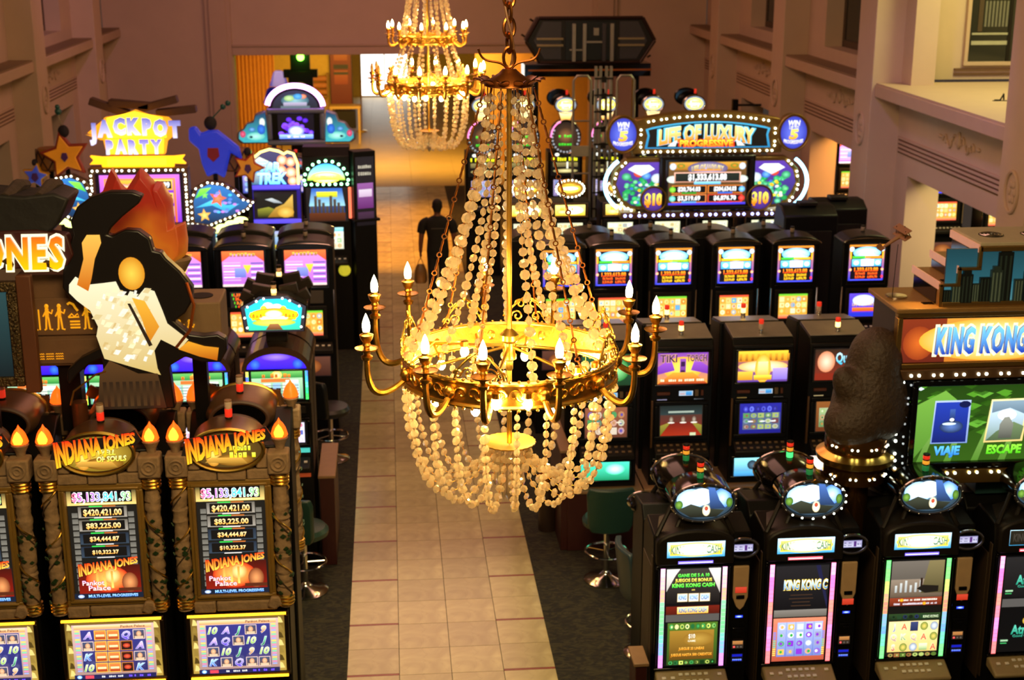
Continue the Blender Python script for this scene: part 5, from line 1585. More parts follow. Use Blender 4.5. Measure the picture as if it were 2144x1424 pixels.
def barrel_machine(x, y, rz, label, group, fan=None):
    root = thing('slot_machine', label, 'slot machine', (x, y, 0), rz, group)
    mb = MB(); mb.prism([(-.20, 0), (.20, 0), (.20, 2.06), (-.20, 2.06), (-.20, 1.62), (-.17, 1.55), (-.17, 1.1), (-.20, 1.0)], -.31, .31, 'x')
    obj('cabinet', mb, BLK, root, bevel=.012)
    # barrel hood with lit inner arch
    n = 18
    outer = [(.325 * math.cos(PI * i / n), 2.04 + .24 * math.sin(PI * i / n)) for i in range(n + 1)]
    inner = [(.285 * math.cos(PI * i / n), 2.04 + .17 * math.sin(PI * i / n)) for i in range(n, -1, -1)]
    mb = MB()
    for i in range(n):
        a, b = outer[i], outer[i + 1]; c, d = inner[n - i], inner[n - i - 1]
        mb.prism([a, b, d, c], -.26, .20)
    obj('barrel_hood', mb, mat('bronze_gloss', '4a3826', .22, .7), root)
    p = P(.58, .01, '100848'); 
    p.poly([(.28 * math.cos(PI * i / n), .0 + .165 * math.sin(PI * i / n)) for i in range(n + 1)], '3018ff', '5c2cf0'); p.ell(.0, .12, .14, .04, '5a30ff', 'a080ff', 16); p.ell(-.2, .05, .05, .05, '2030ff', '4080ff', 12); p.ell(.2, .05, .05, .05, '2030ff', '4080ff', 12)
    panel('violet_arch', p, root, 0, -.215, 2.045, LIT[1.1], slab=False)
    panel('top_screen', scr_arch(), root, 0, -.222, 1.89, LIT[1.1])
    for s in (-1, 1):
        p = P(.04, .30, '20a040')
        for k in range(10): p.rect(-.016, -.145 + k * .029, .016, -.12 + k * .029, (('ffd840', 'f06030', '60c8ff', '5060ff', 'ffe060') if s < 0 else ('40ff60', '30e890', '60f0d0', '40a0ff', '5080ff'))[k // 2]); p.L -= 1
        panel('led_strip', p, root, s * .283, -.225, 1.89, LIT[1.6])
    mb = MB(); mb.frame(-.31, .31, 1.70, 2.05, .02, -.24, -.19); obj('screen_bezel', mb, BLKG, root, bevel=.005)
    mb = MB(); mb.bx(-.26, .26, -.235, -.2, 1.60, 1.68); obj('mid_panel', mb, DARK, root, bevel=.008)
    p = P(.50, .25, '101010'); p.grid(-.24, -.11, .24, .11, 5, 1, ['e8e0f0', 'd8d0e8', 'f0f0ff'], .04, 'rect', 5); p.grid(-.24, -.11, .24, .11, 5, 3, ['d05070', 'a060c0', 'e8e8f0', '5060b0', 'e0a0b0'], .2, 'mix', 7)
    panel('reel_screen', p, root, 0, -.20, 1.40, LIT[1.1])
    mb = MB(); mb.frame(-.29, .29, 1.25, 1.55, .03, -.215, -.17); obj('reel_bezel', mb, BLKG, root, bevel=.005)
    mb = MB(); mb.bx(-.28, .28, -.205, -.185, 1.195, 1.235); obj('teal_meter', mb, mat('teal_meter', '40b0a8', .3, emit=.8), root)
    button_deck(root, .56, -.19, 1.13, 1, 8, DARK, .05, .14)
    mb = MB(); mb.bx(-.28, .28, -.225, -.19, .95, .98); obj('copper_strip', mb, mat('copper_strip', 'a0401c', .4, emit=.4), root)
    if fan:
        p = P(.02, .02, '0a0c10')
        poly = [(-.27, -.14), (.27, -.14), (.30, .10), (.19, .16), (.13, .20), (-.13, .20), (-.19, .16), (-.30, .10)]
        p.poly(poly, '1c1a22', '30303a'); p.poly([(x_ * .88, y_ * .88) for x_, y_ in poly], '28b088', '20b8e8')
        p.ell(-.05, .11, .05, .035, 'd8c0e8', 'ffffff', 12); p.ell(.03, .10, .05, .03, 'd8c0e8', 'ffffff', 12); p.ell(-.09, .085, .03, .03, 'f0a818', 'ffe040', 10); p.ell(.09, .08, .03, .03, 'f0a818', 'ffe040', 10)
        p.ell(0, .02, .23, .07, 'e07810', 'ffd840'); p.ell(0, .01, .14, .06, 'fff0a0', 'ffffff'); p.poly([(-.22, .05), (-.1, .07), (.1, .07), (.22, .05), (.20, -.03), (.1, .01), (-.1, .01), (-.20, -.03)], 'f8b008', 'ffe818'); p.bars(-.15, .025, .10, .05, 'c86008', 3, 'f8c018'); p.bars(.15, .025, .10, .05, 'c86008', 3, 'f8c018'); p.ell(0, .03, .08, .04, 'fff080', 'ffffff')
        p.ell(0, -.05, .2, .035, '90d830', 'f0f860'); p.poly([(-.08, -.12), (.08, -.12), (.04, -.06), (-.04, -.06)], '503018', '906038')
        fp = panel('fan_sign', p, root, 0, -.235, 2.56, LIT[1.6], slab=False)
        mb = MB(); mb.prism([(x_ * 1.04, 2.56 + y_ * 1.04) for x_, y_ in poly], -.232, -.06); obj('fan_sign_box', mb, BLKG, root, bevel=.008)
        for i, (a, b, c) in enumerate(((-.24, 2.70, .45), (.24, 2.70, -.45), (-.13, 2.77, .2), (.13, 2.77, -.2))):
            mb = MB(); mb.bx(-.085, .085, -.04, .04, -.05, .05); o = obj('fan_box', mb, mat('dark_wood_box', '241a12', .4), root, bevel=.006, loc=(a, .0, b), rot=(0, c, 0))
        bulbs(root, [(x_ * .96, -.245, 2.56 + y_ * .96) for x_, y_ in ((-.25, .11), (-.16, .165), (-.09, .19), (.09, .19), (.16, .165), (.25, .11), (-.28, 0), (.28, 0), (-.26, -.1), (.26, -.1))], .010, BULBW)
        mb = MB(); mb.bx(-.10, .10, -.05, .06, 2.27, 2.46); obj('fan_neck', mb, DARK, root, bevel=.008)
        tower(root, 0, -.12, 2.765, [(.04, LGLOW), (.04, LCLR), (.03, DARK)], .025)
    return root


BG = 'barrel-arched machines of the second left bank'
barrel_machine(-1.12, 13.2, 0, 'barrel-arched slot machine with violet light and a fan-shaped turquoise sign, by the aisle', BG, fan=True)
barrel_machine(-1.87, 13.2, 0, 'barrel-arched slot machine with violet light, right of the black cut-out board', BG)
barrel_machine(-2.62, 13.2, 0, 'barrel-arched slot machine with violet light, peeking out left of the cut-out panel', BG)
barrel_machine(-3.37, 13.2, 0, 'barrel-arched slot machine with violet light, near the left picture edge', BG)
barrel_machine(-1.12, 13.65, PI, 'barrel-arched slot machine seen from behind, back to back with the fan-sign machine', BG, fan=True)
barrel_machine(-1.87, 13.65, PI, 'barrel-arched slot machine seen from behind, second from the aisle on the left', BG)


# ---- 6. machines under the luxury sign, fourth right bank
def scr_marq(k):
    p = P(.46, .17, '181008')
    p.rect(-.225, -.08, .225, .08, ('d89818', 'c8a020', 'b88818')[k % 3], 'fff080'); p.ell(.05, .0, .15, .06, 'fff8c0', 'ffffff'); p.ell(-.12, -.02, .08, .04, ('60c040', 'e08030', 'f0e060')[k % 3], 'fff8a0'); p.bars(-.05, .02, .2, .05, 'c08010', 6, 'f0c030', 5)
    return p


UG = 'machines under the big oval-winged sign, fourth right bank'
for i, (xx, lab) in enumerate(((2.0, 'behind the chandelier beads'), (2.66, 'with a bulb-ringed oval topper right of the chandelier'), (3.42, 'with a bulb-ringed oval half hidden by the big sign'), (4.14, 'below the left half of the sign screen'), (4.87, 'below the right half of the sign screen'), (5.62, 'at the right end, its marquee half hidden'))):
    root = thing('slot_machine', 'upright slot machine with yellow marquee, ' + lab, 'slot machine', (xx, 21.05, 0), 0, UG)
    mb = MB(); mb.prism([(-.22, 0), (.22, 0), (.22, 2.12), (-.22, 2.12), (-.22, 1.45), (-.19, 1.4), (-.19, .9)], -.30, .30, 'x'); obj('cabinet', mb, BLK, root, bevel=.012)
    panel('marquee', scr_marq(i), root, 0, -.235, 2.0, LIT[1.6])
    mb = MB(); mb.frame(-.27, .27, 1.89, 2.11, .02, -.245, -.2); obj('marquee_frame', mb, BRONZE, root, bevel=.006)
    p = P(.39, .30, '202018'); p.rect(-.19, -.145, .19, .145, 'b8b878', 'e0e0b8'); p.grid(-.18, -.13, .18, .13, 5, 4, ['d8d8a0', 'f0f0d8', '98b080', 'c8a868', 'e8e8c0', '8898a8'], .08, 'mix', 50 + i)
    panel('reel_screen', p, root, 0, -.232, 1.66, LIT[1.1])
    mb = MB(); mb.frame(-.26, .26, 1.46, 1.86, .05, -.245, -.2); obj('screen_bezel', mb, DARK, root, bevel=.006)
    for s in (-1, 1):
        mb = MB(); mb.tube([(s * .285, -.235, 1.1), (s * .285, -.235, 1.85)], .012, 6); obj('edge_trim', mb, CHROME, root)
    button_deck(root, .5, -.22, 1.36, 1, 7)
    p = P(.44, .25, '181018'); p.ell(0, 0, .18, .1, '803818', 'd8a050'); panel('belly_glass', p, root, 0, -.2, .9, LIT[.75])
    if i < 3:
        p = P(.02, .02, '000000'); p.ell(0, 0, .20, .115, '6a4810', 'c89020', 30); p.ell(0, 0, .16, .07, 'f0b020', 'ffe880', 24); p.ell(.0, .0, .12, .022, 'ffffff', 'ffffff', 20); p.poly([(-.12, .035), (.13, .045), (.12, .055), (-.11, .048)], '8a3810')
        d = oval_drum(root, 0, 2.32, -.18, .215, .13, .14, DARK, GOLD, p, LIT[1.6])
        bulbs(d, [(a, -.205, b) for a, b in ellpts(.212, .128, 22, 0, 360, 0, 2.32)], .013, BULBW)
        mb = MB(); mb.bx(-.06, .06, -.12, .0, 2.1, 2.22); obj('topper_neck', mb, DARK, root)

# ---- 7. wheel-top machines, far right bank
WG = 'wheel-topped machines of the far right bank'
for i, (xx, lab) in enumerate(((1.63, 'left of the chandelier strands'), (2.36, 'hidden behind the chandelier strands'), (3.10, 'right of the chandelier strands'), (3.83, 'behind the ladder lift, nearly hidden'), (4.66, 'its crest alone above the big sign, left one'), (5.40, 'its crest alone above the big sign, right one'))):
    root = thing('slot_machine', 'wheel-topped slot machine with yellow oval crest, ' + lab, 'slot machine', (xx, 25.25, 0), 0, WG)
    mb = MB(); mb.prism([(-.22, 0), (.22, 0), (.22, 2.24), (-.22, 2.24), (-.22, 1.4), (-.19, 1.35), (-.19, .9)], -.31, .31, 'x'); obj('cabinet', mb, BLK, root, bevel=.012)
    p = P(.02, .02, '000000'); p.ell(0, 0, .25, .27, '1c1410', '5a3c28', 30); p.ell(0, .02, .16, .16, '2a1c14', '8a5c38', 24)
    p.bars(0, .015, .24, .05, '20a020', 5, '60ff40', 9); p.bars(0, -.13, .24, .045, '20a020', 5, '50e838', 10)
    d = oval_drum(root, 0, 2.50, -.22, .27, .30, .3, BLKG, CHROME, p, LIT[1.1], 'wheel')
    bulbs(d, [(a, -.24, b) for a, b in ellpts(.235, .255, 18, 150, 390, 0, 2.49)], .018, mat('pearl_bulb', 'c8d8e8', .2, emit=.35))
    mb = MB(); mb.tube([(.262 * math.cos(R(a)), -.23, 2.5 + .29 * math.sin(R(a))) for a in range(110, 181, 10)], .014, 6); obj('pink_neon', mb, mat('neon_pink', 'ff80c0', .3, emit=1.4, var=0), d)
    p = P(.52, .42, '0c0a0a'); p.bars(0, .09, .44, .065, 'e8e000', 11, 'ffff30', 8); p.rect(-.22, -.05, .22, .03, '5a5030', '8a7c48'); p.ell(-.15, .17, .04, .03, 'f8f8e0', 'ffffff', 10); p.ell(.17, .17, .03, .025, 'f8f8e0', 'ffffff', 10); p.rect(.02, -.08, .05, .04, 'e8e8d0'); p.ell(0, -.12, .22, .035, '908048', 'e0d898')
    panel('digit_panel', p, root, 0, -.232, 2.02, LIT[1.1])
    p = P(.44, .32, '181420'); p.rect(-.21, -.15, .21, .15, '9080b0', 'c0b0d8'); p.rect(-.08, -.12, .08, .12, '7898b8', 'b0c8e0'); p.grid(-.2, -.14, .2, .14, 5, 3, ['c8b8e0', 'a890c8', '8898d0', 'e8e0f0'], .12, 'mix', 60 + i)
    panel('reel_screen', p, root, 0, -.228, 1.60, LIT[.75])
    mb = MB(); mb.frame(-.28, .28, 1.4, 1.79, .05, -.24, -.2); obj('screen_bezel', mb, DARK, root, bevel=.006)
    button_deck(root, .5, -.22, 1.3, 1, 7)
    # glowing oval crest with its basket
    p = P(.02, .02, '000000'); p.ell(0, .0, .18, .13, '58606a', '788088', 28); p.ell(0, 0, .15, .10, 'e8d010', 'fffce0', 24); p.bars(0, .035, .22, .05, 'd8a800', 7, 'f8e020', 6); p.bars(0, -.035, .24, .05, 'd8a800', 8, 'f8e020', 7)
    d = oval_drum(root, 0, 3.06, -.20, .195, .145, .16, mat('silver_rim', '8a9098', .3, .7), CHROME, p, LIT[2.6], 'oval_crest')
    p = P(.02, .02, '000000'); p.poly([(-.12, .06), (.12, .06), (.08, -.08), (-.08, -.08)], 'e09030', 'ffe0a0'); panel('crest_basket', p, d, 0, -.215, 2.88, LIT[1.6], slab=False)
    mb = MB(); mb.prism([(-.13, 2.95), (.13, 2.95), (.085, 2.78), (-.085, 2.78)], -.21, -.05); obj('crest_mount', mb, BRONZE, root, bevel=.006)
    oval_drum(root, -.10, 3.16, .08, .20, .145, .12, BLKG, BLKG, None, None, 'rear_crest')
    tower(root, .03, -.10, 3.2, [(.03, DARK), (.08, LRED)], .022)

# ================================================================ BIG SIGNS OVER THE BANKS
# ---- left front: temple sign with rock roof, lettered board, gilt frame, cut-out panel, flame, stone blocks
SY = 9.75
t = thing('sign_roof', 'dark rock-like roof board over the lettered sign at the left edge', 'sign', (-2.75, SY, 2.45))
mb = MB()
top = [(-.9, 1.85), (-.9, 1.40), (.28, 1.40), (.34, 1.55), (.42, 1.60), (.52, 1.70), (.60, 1.86), (.50, 1.90), (.3, 1.88), (-.2, 1.93)]
mb.prism(top, -.12, .25); obj('roof_board', mb, mat('roof_black', '14110e', .6, bump=.3, scale=8), t, bevel=.02)
for i in range(5):
    mb = MB(); mb.tube([(-.62 + i * .26, -.15, 1.40 + .02 * (i % 2)), (-.58 + i * .26, -.02, 1.49), (-.56 + i * .26, .14, 1.52)], [.045, .055, .05], 8); obj('rock_edge', mb, STONE2, t)
for i in range(6):
    mb = MB(); mb.tube([(-.7 + i * .22, -.10, 1.87), (-.66 + i * .22, .1, 1.92), (-.64 + i * .22, .24, 1.9)], [.035, .045, .035], 8); obj('rock_edge', mb, STONE2, t)
mb = MB(); mb.bx(-.55, -.35, -.05, .12, 0, 1.42); obj('pillar', mb, STONE2, t, bevel=.02)

t = thing('lettered_sign', 'glowing yellow and orange lettered sign on a dark red board, cut by the left edge', 'sign', (-2.58, SY - .14, 3.95))
mb = MB(); mb.prism([(-.75, -.13), (-.1, -.115), (.38, -.10), (.43, -.02), (.40, .12), (.2, .155), (-.75, .14)], 0, .10); obj('back_board', mb, mat('dark_red_board', '3a0e0a', .5), t, bevel=.012)
letters('INDIANA JONES', t, -.46, -.035, -.10, .205, .03, LIT[1.1], ('ffb000', 'f05a10'), .05, .10, 1.66, .08)
for dx, w in ((-.36, 1.48),):
    vs, fs, gw = glyphs('INDIANA JONES', .11, .08)
p = P(.01, .01, '000000')
x_ = -.46 - .83
ms = [(c, glyphs(c, .05, .08)[2] * .205 if c != ' ' else .092) for c in 'INDIANA JONES']
tot = sum(m[1] for m in ms) + .10 * .205 * 12; kx = 1.66 / tot
for c, w in ms:
    if c != ' ':
        vs, fs, gw = glyphs(c, .14, .08)
        o = (gw * .205 - w) / 2
        p._p([(x_ + (q[0] * .205 - o) * kx, q[1] * .205 - .10) for q in vs], fs, [srgb('fff0c0')] * len(vs))
    x_ += (w + .0205) * kx
panel('letter_outline', p, t, 0, -.012, 0, LIT[1.1], slab=False)

t = thing('picture_frame', 'tall dark gilded frame around a dim blue picture at the left edge', 'frame', (-2.74, SY - .16, 3.02))
mb = MB(); mb.frame(-.22, .20, 0, .74, .07, -.03, .04); fr = obj('frame', mb, mat('dark_gilt', '5a4a30', .35, .8, var=.5, scale=60, bump=.8), t, bevel=.01)
mb = MB(); r_ = random.Random(4)
for i in range(60):
    s = i % 2; z = .02 + .70 * (i // 2) / 30
    mb.ball(((-.185 if s else .165) + r_.uniform(-.02, .02), -.035, z), (.016, .012, .016), 6, 4)
obj('carving', mb, MATS['dark_gilt'], fr, kind='stuff')
p = P(.28, .60, '0e1c20', '28484a'); panel('picture', p, t, -.01, .0, .37, LIT[.75])
mb = MB(); mb.bx(.20, .30, -.02, .05, -.05, .78); obj('brown_upright', mb, mat('brown_upright', '5c3218', .6), t, bevel=.008)
mb = MB(); mb.bx(-.1, .0, .0, .04, -.5, .0); obj('stand', mb, BLK, t)

# stone blocks with gilt glyphs
GLYPH = mat('gilt_glyph', 'e8a018', .4, .2, emit=.45)


def glyph_set(t, x0, z0, s, y, kinds):
    x = x0
    for k in kinds:
        mb = MB()
        def R_(a, b, c, d): mb.bx(x + a * s, x + b * s, y - .006, y, z0 + c * s, z0 + d * s)
        def T_(pts, r=.022): mb.tube([(x + a * s, y - .004, z0 + b * s) for a, b in pts], r * s, 5)
        if k == 'man':
            mb.ball((x + .12 * s, y, z0 + .86 * s), (.075 * s, .008, .09 * s), 8, 5); T_([(.12, .78), (.11, .45)], .07); T_([(.08, .45), (.05, .04), (.0, .02)], .035); T_([(.16, .45), (.19, .04), (.28, .02)], .035); T_([(.15, .68), (.28, .60), (.32, .74)], .03); T_([(.08, .68), (-.02, .5)], .03); w = .42
        elif k == 'staff':
            mb.ball((x + .12 * s, y, z0 + .88 * s), (.09 * s, .008, .10 * s), 8, 5); R_(.03, .22, .25, .75); R_(-.02, .30, .0, .04); T_([(.36, .02), (.36, .75)], .03); T_([(.06, .25), (.02, .02)], .03); T_([(.19, .25), (.24, .02)], .03); w = .52
        elif k == 'bird':
            T_([(.0, .92), (.08, .98), (.2, .92), (.26, .80), (.34, .68)], .045); T_([(.0, .46), (.12, .58), (.2, .48), (.32, .58), (.36, .46), (.0, .45)], .03); 
            for j in range(3): R_(.04, .38, .05 + j * .11, .11 + j * .11)
            w = .50
        elif k == 'wave':
            for j in range(3): T_([(.0 + .05 * i, .05 + j * .14 + .05 * (i % 2)) for i in range(9)], .025)
            w = .5
        else:
            T_([(.0, .05), (.2, .05), (.3, .2), (.1, .3), (.0, .2)], .03); w = .42
        obj('glyph', mb, GLYPH, t); x += w * s


t = thing('stone_block', 'brown stone block with a row of golden glyph figures, left of the cut-out panel', 'sign', (-2.33, SY + .05, 3.09))
mb = MB(); mb.prism([(-.27, 0), (.42, 0), (.42, .62), (.35, .66), (-.27, .66)], 0, .22); obj('block', mb, mat('sand_block', '6a4a2e', .75, bump=.25, scale=10), t, bevel=.012)
mb = MB(); mb.bx(-.24, .40, -.02, .0, .23, .50); obj('relief_panel', mb, MATS['sand_block'], t, bevel=.008)
mb = MB(); mb.bx(-.20, .40, -.012, .0, .02, .20); obj('relief_panel', mb, MATS['sand_block'], t, bevel=.008)
glyph_set(t, -.20, .27, .20, -.02, ('staff', 'man', 'man', 'bird', 'man'))
glyph_set(t, -.17, .05, .13, -.012, ('wave', 'wave', 'wave'))
mb = MB(); mb.bx(-.05, .10, .05, .18, -.5, 0); obj('bracket', mb, BLK, t)

t = thing('stone_block', 'pale brown stone block with two golden glyph figures, right of the cut-out panel', 'sign', (-1.42, SY + .20, 3.16))
mb = MB(); mb.bx(-.20, .185, 0, .42, -.02, .33); obj('block', mb, mat('pale_sand_block', '7c6244', .7, bump=.2, scale=10), t, bevel=.012)
mb = MB(); mb.lathe([(.0, .332), (.085, .332), (.085, .336), (0, .336)], 24, (.03, .2, 0)); obj('top_hole', mb, DARK, t)
glyph_set(t, -.13, .05, .17, -.001, ('man', 'man'))
mb = MB(); mb.bx(-.05, .05, .10, .2, -.6, -.02); obj('bracket', mb, BLK, t)

# flame sculpture
t = thing('flame_sculpture', 'red and orange flame-shaped sculpture rising behind the black cut-out board', 'sculpture', (-1.72, SY + .42, 3.72))
fl = [(-.30, .03), (-.47, .40), (-.359, .51), (-.311, .544), (-.243, .704), (-.196, .588), (-.155, .542), (-.044, .70), (.039, .60), (.073, .503), (.055, .60), (.10, .59), (.16, .467), (.16, .374), (.164, .275), (.24, .305), (.25, .173), (.24, .079), (.149, .0), (-.057, .0)]
m_, nt, p_ = nodes('flame_paint')
tc = nt.nodes.new('ShaderNodeTexCoord'); sx = nt.nodes.new('ShaderNodeSeparateXYZ'); nz = nt.nodes.new('ShaderNodeTexNoise'); nz.inputs['Scale'].default_value = 4
cr = nt.nodes.new('ShaderNodeValToRGB'); ad = nt.nodes.new('ShaderNodeMath'); ad.operation = 'MULTIPLY_ADD'; ad.inputs[1].default_value = .75
nt.links.new(tc.outputs['Object'], nz.inputs['Vector']); nt.links.new(tc.outputs['Object'], sx.inputs[0]); nt.links.new(nz.outputs['Fac'], ad.inputs[0]); nt.links.new(sx.outputs['Z'], ad.inputs[2])
e = cr.color_ramp; e.elements[0].position = .30; e.elements[0].color = (*srgb('d8a020'), 1); e.elements[1].position = .85; e.elements[1].color = (*srgb('9a2414'), 1)
q = e.elements.new(.55); q.color = (*srgb('c0601c'), 1)
nt.links.new(ad.outputs[0], cr.inputs[0]); nt.links.new(cr.outputs[0], p_.inputs['Base Color']); p_.inputs['Roughness'].default_value = .4
nt.links.new(cr.outputs[0], p_.inputs['Emission Color']); p_.inputs['Emission Strength'].default_value = .22
mb = MB()
c = [(x_ * .8 + .0, z_ * .9 + .02) for x_, z_ in fl]
n = len(fl)
vs = [(x_, -.02, z_) for x_, z_ in fl] + [(x_, -.09, z_) for x_, z_ in c] + [(x_, .08, z_) for x_, z_ in fl]
fs = [(i, (i + 1) % n, n + (i + 1) % n, n + i) for i in range(n)] + [tuple(range(n, 2 * n))] + [(2 * n + i, 2 * n + (i + 1) % n, (i + 1) % n, i) for i in range(n)] + [tuple(range(3 * n - 1, 2 * n - 1, -1))]
mb.add(vs, [tuple(reversed(f)) for f in fs]); obj('flame', mb, m_, t, bevel=.02)
mb = MB(); mb.lathe([(.10, -.12), (.22, -.06), (.27, .03), (.25, .05), (.2, .0)], 24, (0, .05, 0), sy=.5); obj('bowl', mb, mat('pale_sand_block', '7c6244'), t)
mb = MB(); mb.tube([(0, .12, -.9), (0, .12, -.08)], .05, 8); obj('post', mb, BLK, t)

# lit cut-out panel: a plain pattern stand-in on its swooping black board
t = thing('cutout_panel', 'black swooping cut-out board with a plain cream and amber lit panel', 'sign', (-1.87, SY - .12, 2.72))
bd = [(-.218, .09), (-.152, .376), (-.156, .469), (-.235, .436), (-.329, .357), (-.391, .276), (-.404, .312), (-.392, .394), (-.298, .473), (-.161, .539), (-.137, .573), (-.177, .758), (-.245, .851), (-.328, .887), (-.378, .979), (-.366, 1.09), (-.34, 1.18), (-.31, 1.268), (-.276, 1.345), (-.285, 1.434), (-.235, 1.532), (-.141, 1.597), (-.012, 1.633), (.137, 1.63), (.204, 1.602), (.173, 1.548), (.06, 1.462), (-.02, 1.386), (-.05, 1.34), (-.016, 1.33), (.009, 1.345), (.075, 1.373), (.16, 1.366), (.231, 1.309), (.247, 1.225), (.3, 1.213), (.329, 1.167), (.42, 1.075), (.495, .96), (.489, .869), (.434, .779), (.354, .723), (.458, .628), (.545, .614), (.645, .623), (.703, .587), (.704, .505), (.655, .419), (.522, .422), (.415, .466), (.3, .399), (.322, .09)]
mb = MB(); mb.prism(bd, 0, .10); obj('board', mb, mat('board_black', '16110f', .35), t, bevel=.012)
p = P(.01, .01, '000000')
cream = [(-.134, .469), (-.176, .632), (-.16, .701), (-.204, .816), (-.285, .886), (-.334, .944), (-.329, 1.001), (-.282, 1.056), (-.201, .998), (-.103, 1.007), (-.016, 1.017), (.02, .925), (.116, .9), (.175, .967), (.238, .943), (.283, .805), (.31, .712), (.445, .593), (.385, .525), (.258, .598), (.209, .518), (.222, .389), (.241, .341), (.047, .405)]
p.poly(cream, 'd8b868', 'fff4cc')
r_ = random.Random(12)
for i in range(90):
    a = r_.uniform(-.16, .20); b = r_.uniform(.45, .96); q = r_.uniform(.012, .04)
    if a < -.12 and b < .7: continue
    p.poly([(a - q, b - .012), (a + q * .2, b - .02), (a + q, b + .014), (a - q * .2, b + .02)], r_.choice(['f8ecc8', 'fff8e0', 'e4cc90', 'f0dca0', 'dcbc78', 'fff4c0', 'fffce8'])); p.L -= 1
p.up()
p.poly([(.083, .901), (.168, .876), (.254, .691), (.18, .577), (.138, .751)], 'd88018', 'f8b838')
p.poly([(.05, .86), (.07, .86), (.20, .56), (.175, .55)], '2c1c10')
p.ell(.094, 1.07, .088, .115, 'e09020', 'ffd850', 24)
p.poly([(-.276, .999), (-.218, 1.178), (-.22, 1.29), (-.183, 1.344), (-.098, 1.343), (-.092, 1.287), (-.143, 1.177), (-.175, 1.042), (-.204, .953)], 'd06808', 'ffc050')
p.poly([(.374, .525), (.444, .582), (.552, .544), (.65, .53), (.634, .437), (.514, .469)], 'b85808', 'f8a828')
p.poly([(-.207, .10), (-.176, .353), (-.102, .456), (.088, .357), (.22, .354), (.266, .10)], '20140c', '5a3a1c')
for i in range(9): p.rect(-.16 + i * .045, .12, -.135 + i * .045, .30, '4a3018', '2a1a0e'); p.L -= 1
panel('lit_panel', p, t, 0, -.006, 0, LIT[.75], slab=False)
mb = MB(); pts = [(.52, .84), (.48, .66), (.42, .54)]
mb.tube([(.46, -.01, 1.0), (.50, -.012, .84), (.46, -.012, .66), (.36, -.012, .54)], .012, 6); obj('copper_edge', mb, mat('copper_edge', 'b8602a', .35, .8), t)
mb = MB(); mb.tube([(-.39, -.012, .14), (-.36, -.012, .24), (-.2, -.012, .36), (-.13, -.012, .38)], .007, 6); obj('gold_edge', mb, GOLD, t)
mb = MB(); mb.tube([(-.36, .12, -2.72), (-.36, .12, .12)], .055, 14); obj('post', mb, mat('copper_post', '6a3c22', .35, .5), t)

# ---- right front: gold box sign with stepped roof, skyline, lettering, big screen
KB = 10.20
t = thing('box_sign', 'gold boxed sign with blue lettering, stepped skyline roof and a large screen below', 'sign', (4.444, KB, .23)); t.scale = (.962, .962, .962)
GB = BRASS
mb = MB(); mb.bx(-.62, 1.2, 0, .62, 2.66, 3.12); obj('sign_box', mb, mat('dark_brown_box', '2c1c10', .4), t, bevel=.01)
mb = MB(); mb.frame(-.64, 1.22, 2.655, 3.125, .045, -.03, .05); obj('brass_frame', mb, GB, t, bevel=.008)
p = P(1.72, .36, 'b86c20', 'c88830'); p.rect(-.86, -.18, -.5, .18, '5a1c10', '7a2c14'); p.ell(-.72, -.02, .13, .14, '8a3414', 'c86020'); p.ell(-.10, .0, .62, .175, 'e0a030', 'fff4b0', 36)
p.text('KING KONG', -.21, 0, .215, 'fff8c0', None, .79, .13, .12)
panel('sign_face', p, t, .27, -.012, 2.885, LIT[1.1])
letters('KING KONG', t, .06, -.045, 2.785, .205, .03, LIT[1.1], ('1430a0', '70c0f0'), .05, .06, .76, .12)
# top ledge
mb = MB(); mb.bx(-.66, 1.24, -.05, .66, 3.12, 3.16); obj('ledge', mb, mat('tan_ledge', '9a7440', .45, .3), t, bevel=.008)
for i, (x0, z0, z1) in enumerate(((-.30, 3.16, 3.345), (-.16, 3.345, 3.475), (.0, 3.475, 3.64))):
    mb = MB(); mb.bx(x0, 1.2, .06, .60, z0, z1); st = obj('roof_step', mb, mat('tan_ledge', '9a7440'), t, bevel=.006)
    mb = MB(); mb.bx(x0 - .012, x0, .02, .62, z1 - .05, z1 + .012); obj('step_edge', mb, mat('rose_edge', 'e0a080', .3, .5, emit=.25), st)
    mb = MB(); mb.bx(x0 - .10, x0 - .012, .08, .14, z0 + .0, z0 + .005); mb.bx(x0 - .006, x0 + .002, .08, .58, z0 + .01, z1 - .06, 0); obj('mirror_side', mb, mat('dark_mirror', '3a3028', .08, .9), st)
mb = MB(); mb.bx(.0, 1.22, .02, .62, 3.64, 3.67); obj('roof_top', mb, mat('cream_roof', 'b0a488', .5), t, bevel=.006)
for xx in (.20, .55, .9):
    mb = MB(); mb.lathe([(0, 3.671), (.10, 3.671), (.10, 3.675), (.0, 3.675)], 24, (xx, .30, 0)); g_ = obj('vent_grille', mb, mat('dark_grille', '3a3428', .5), t)
    mb = MB()
    for k in range(3): mb.ring((xx, .30, 3.677), .03 + .028 * k, .004, 24, 5)
    obj('grille_ring', mb, CHROME, g_)
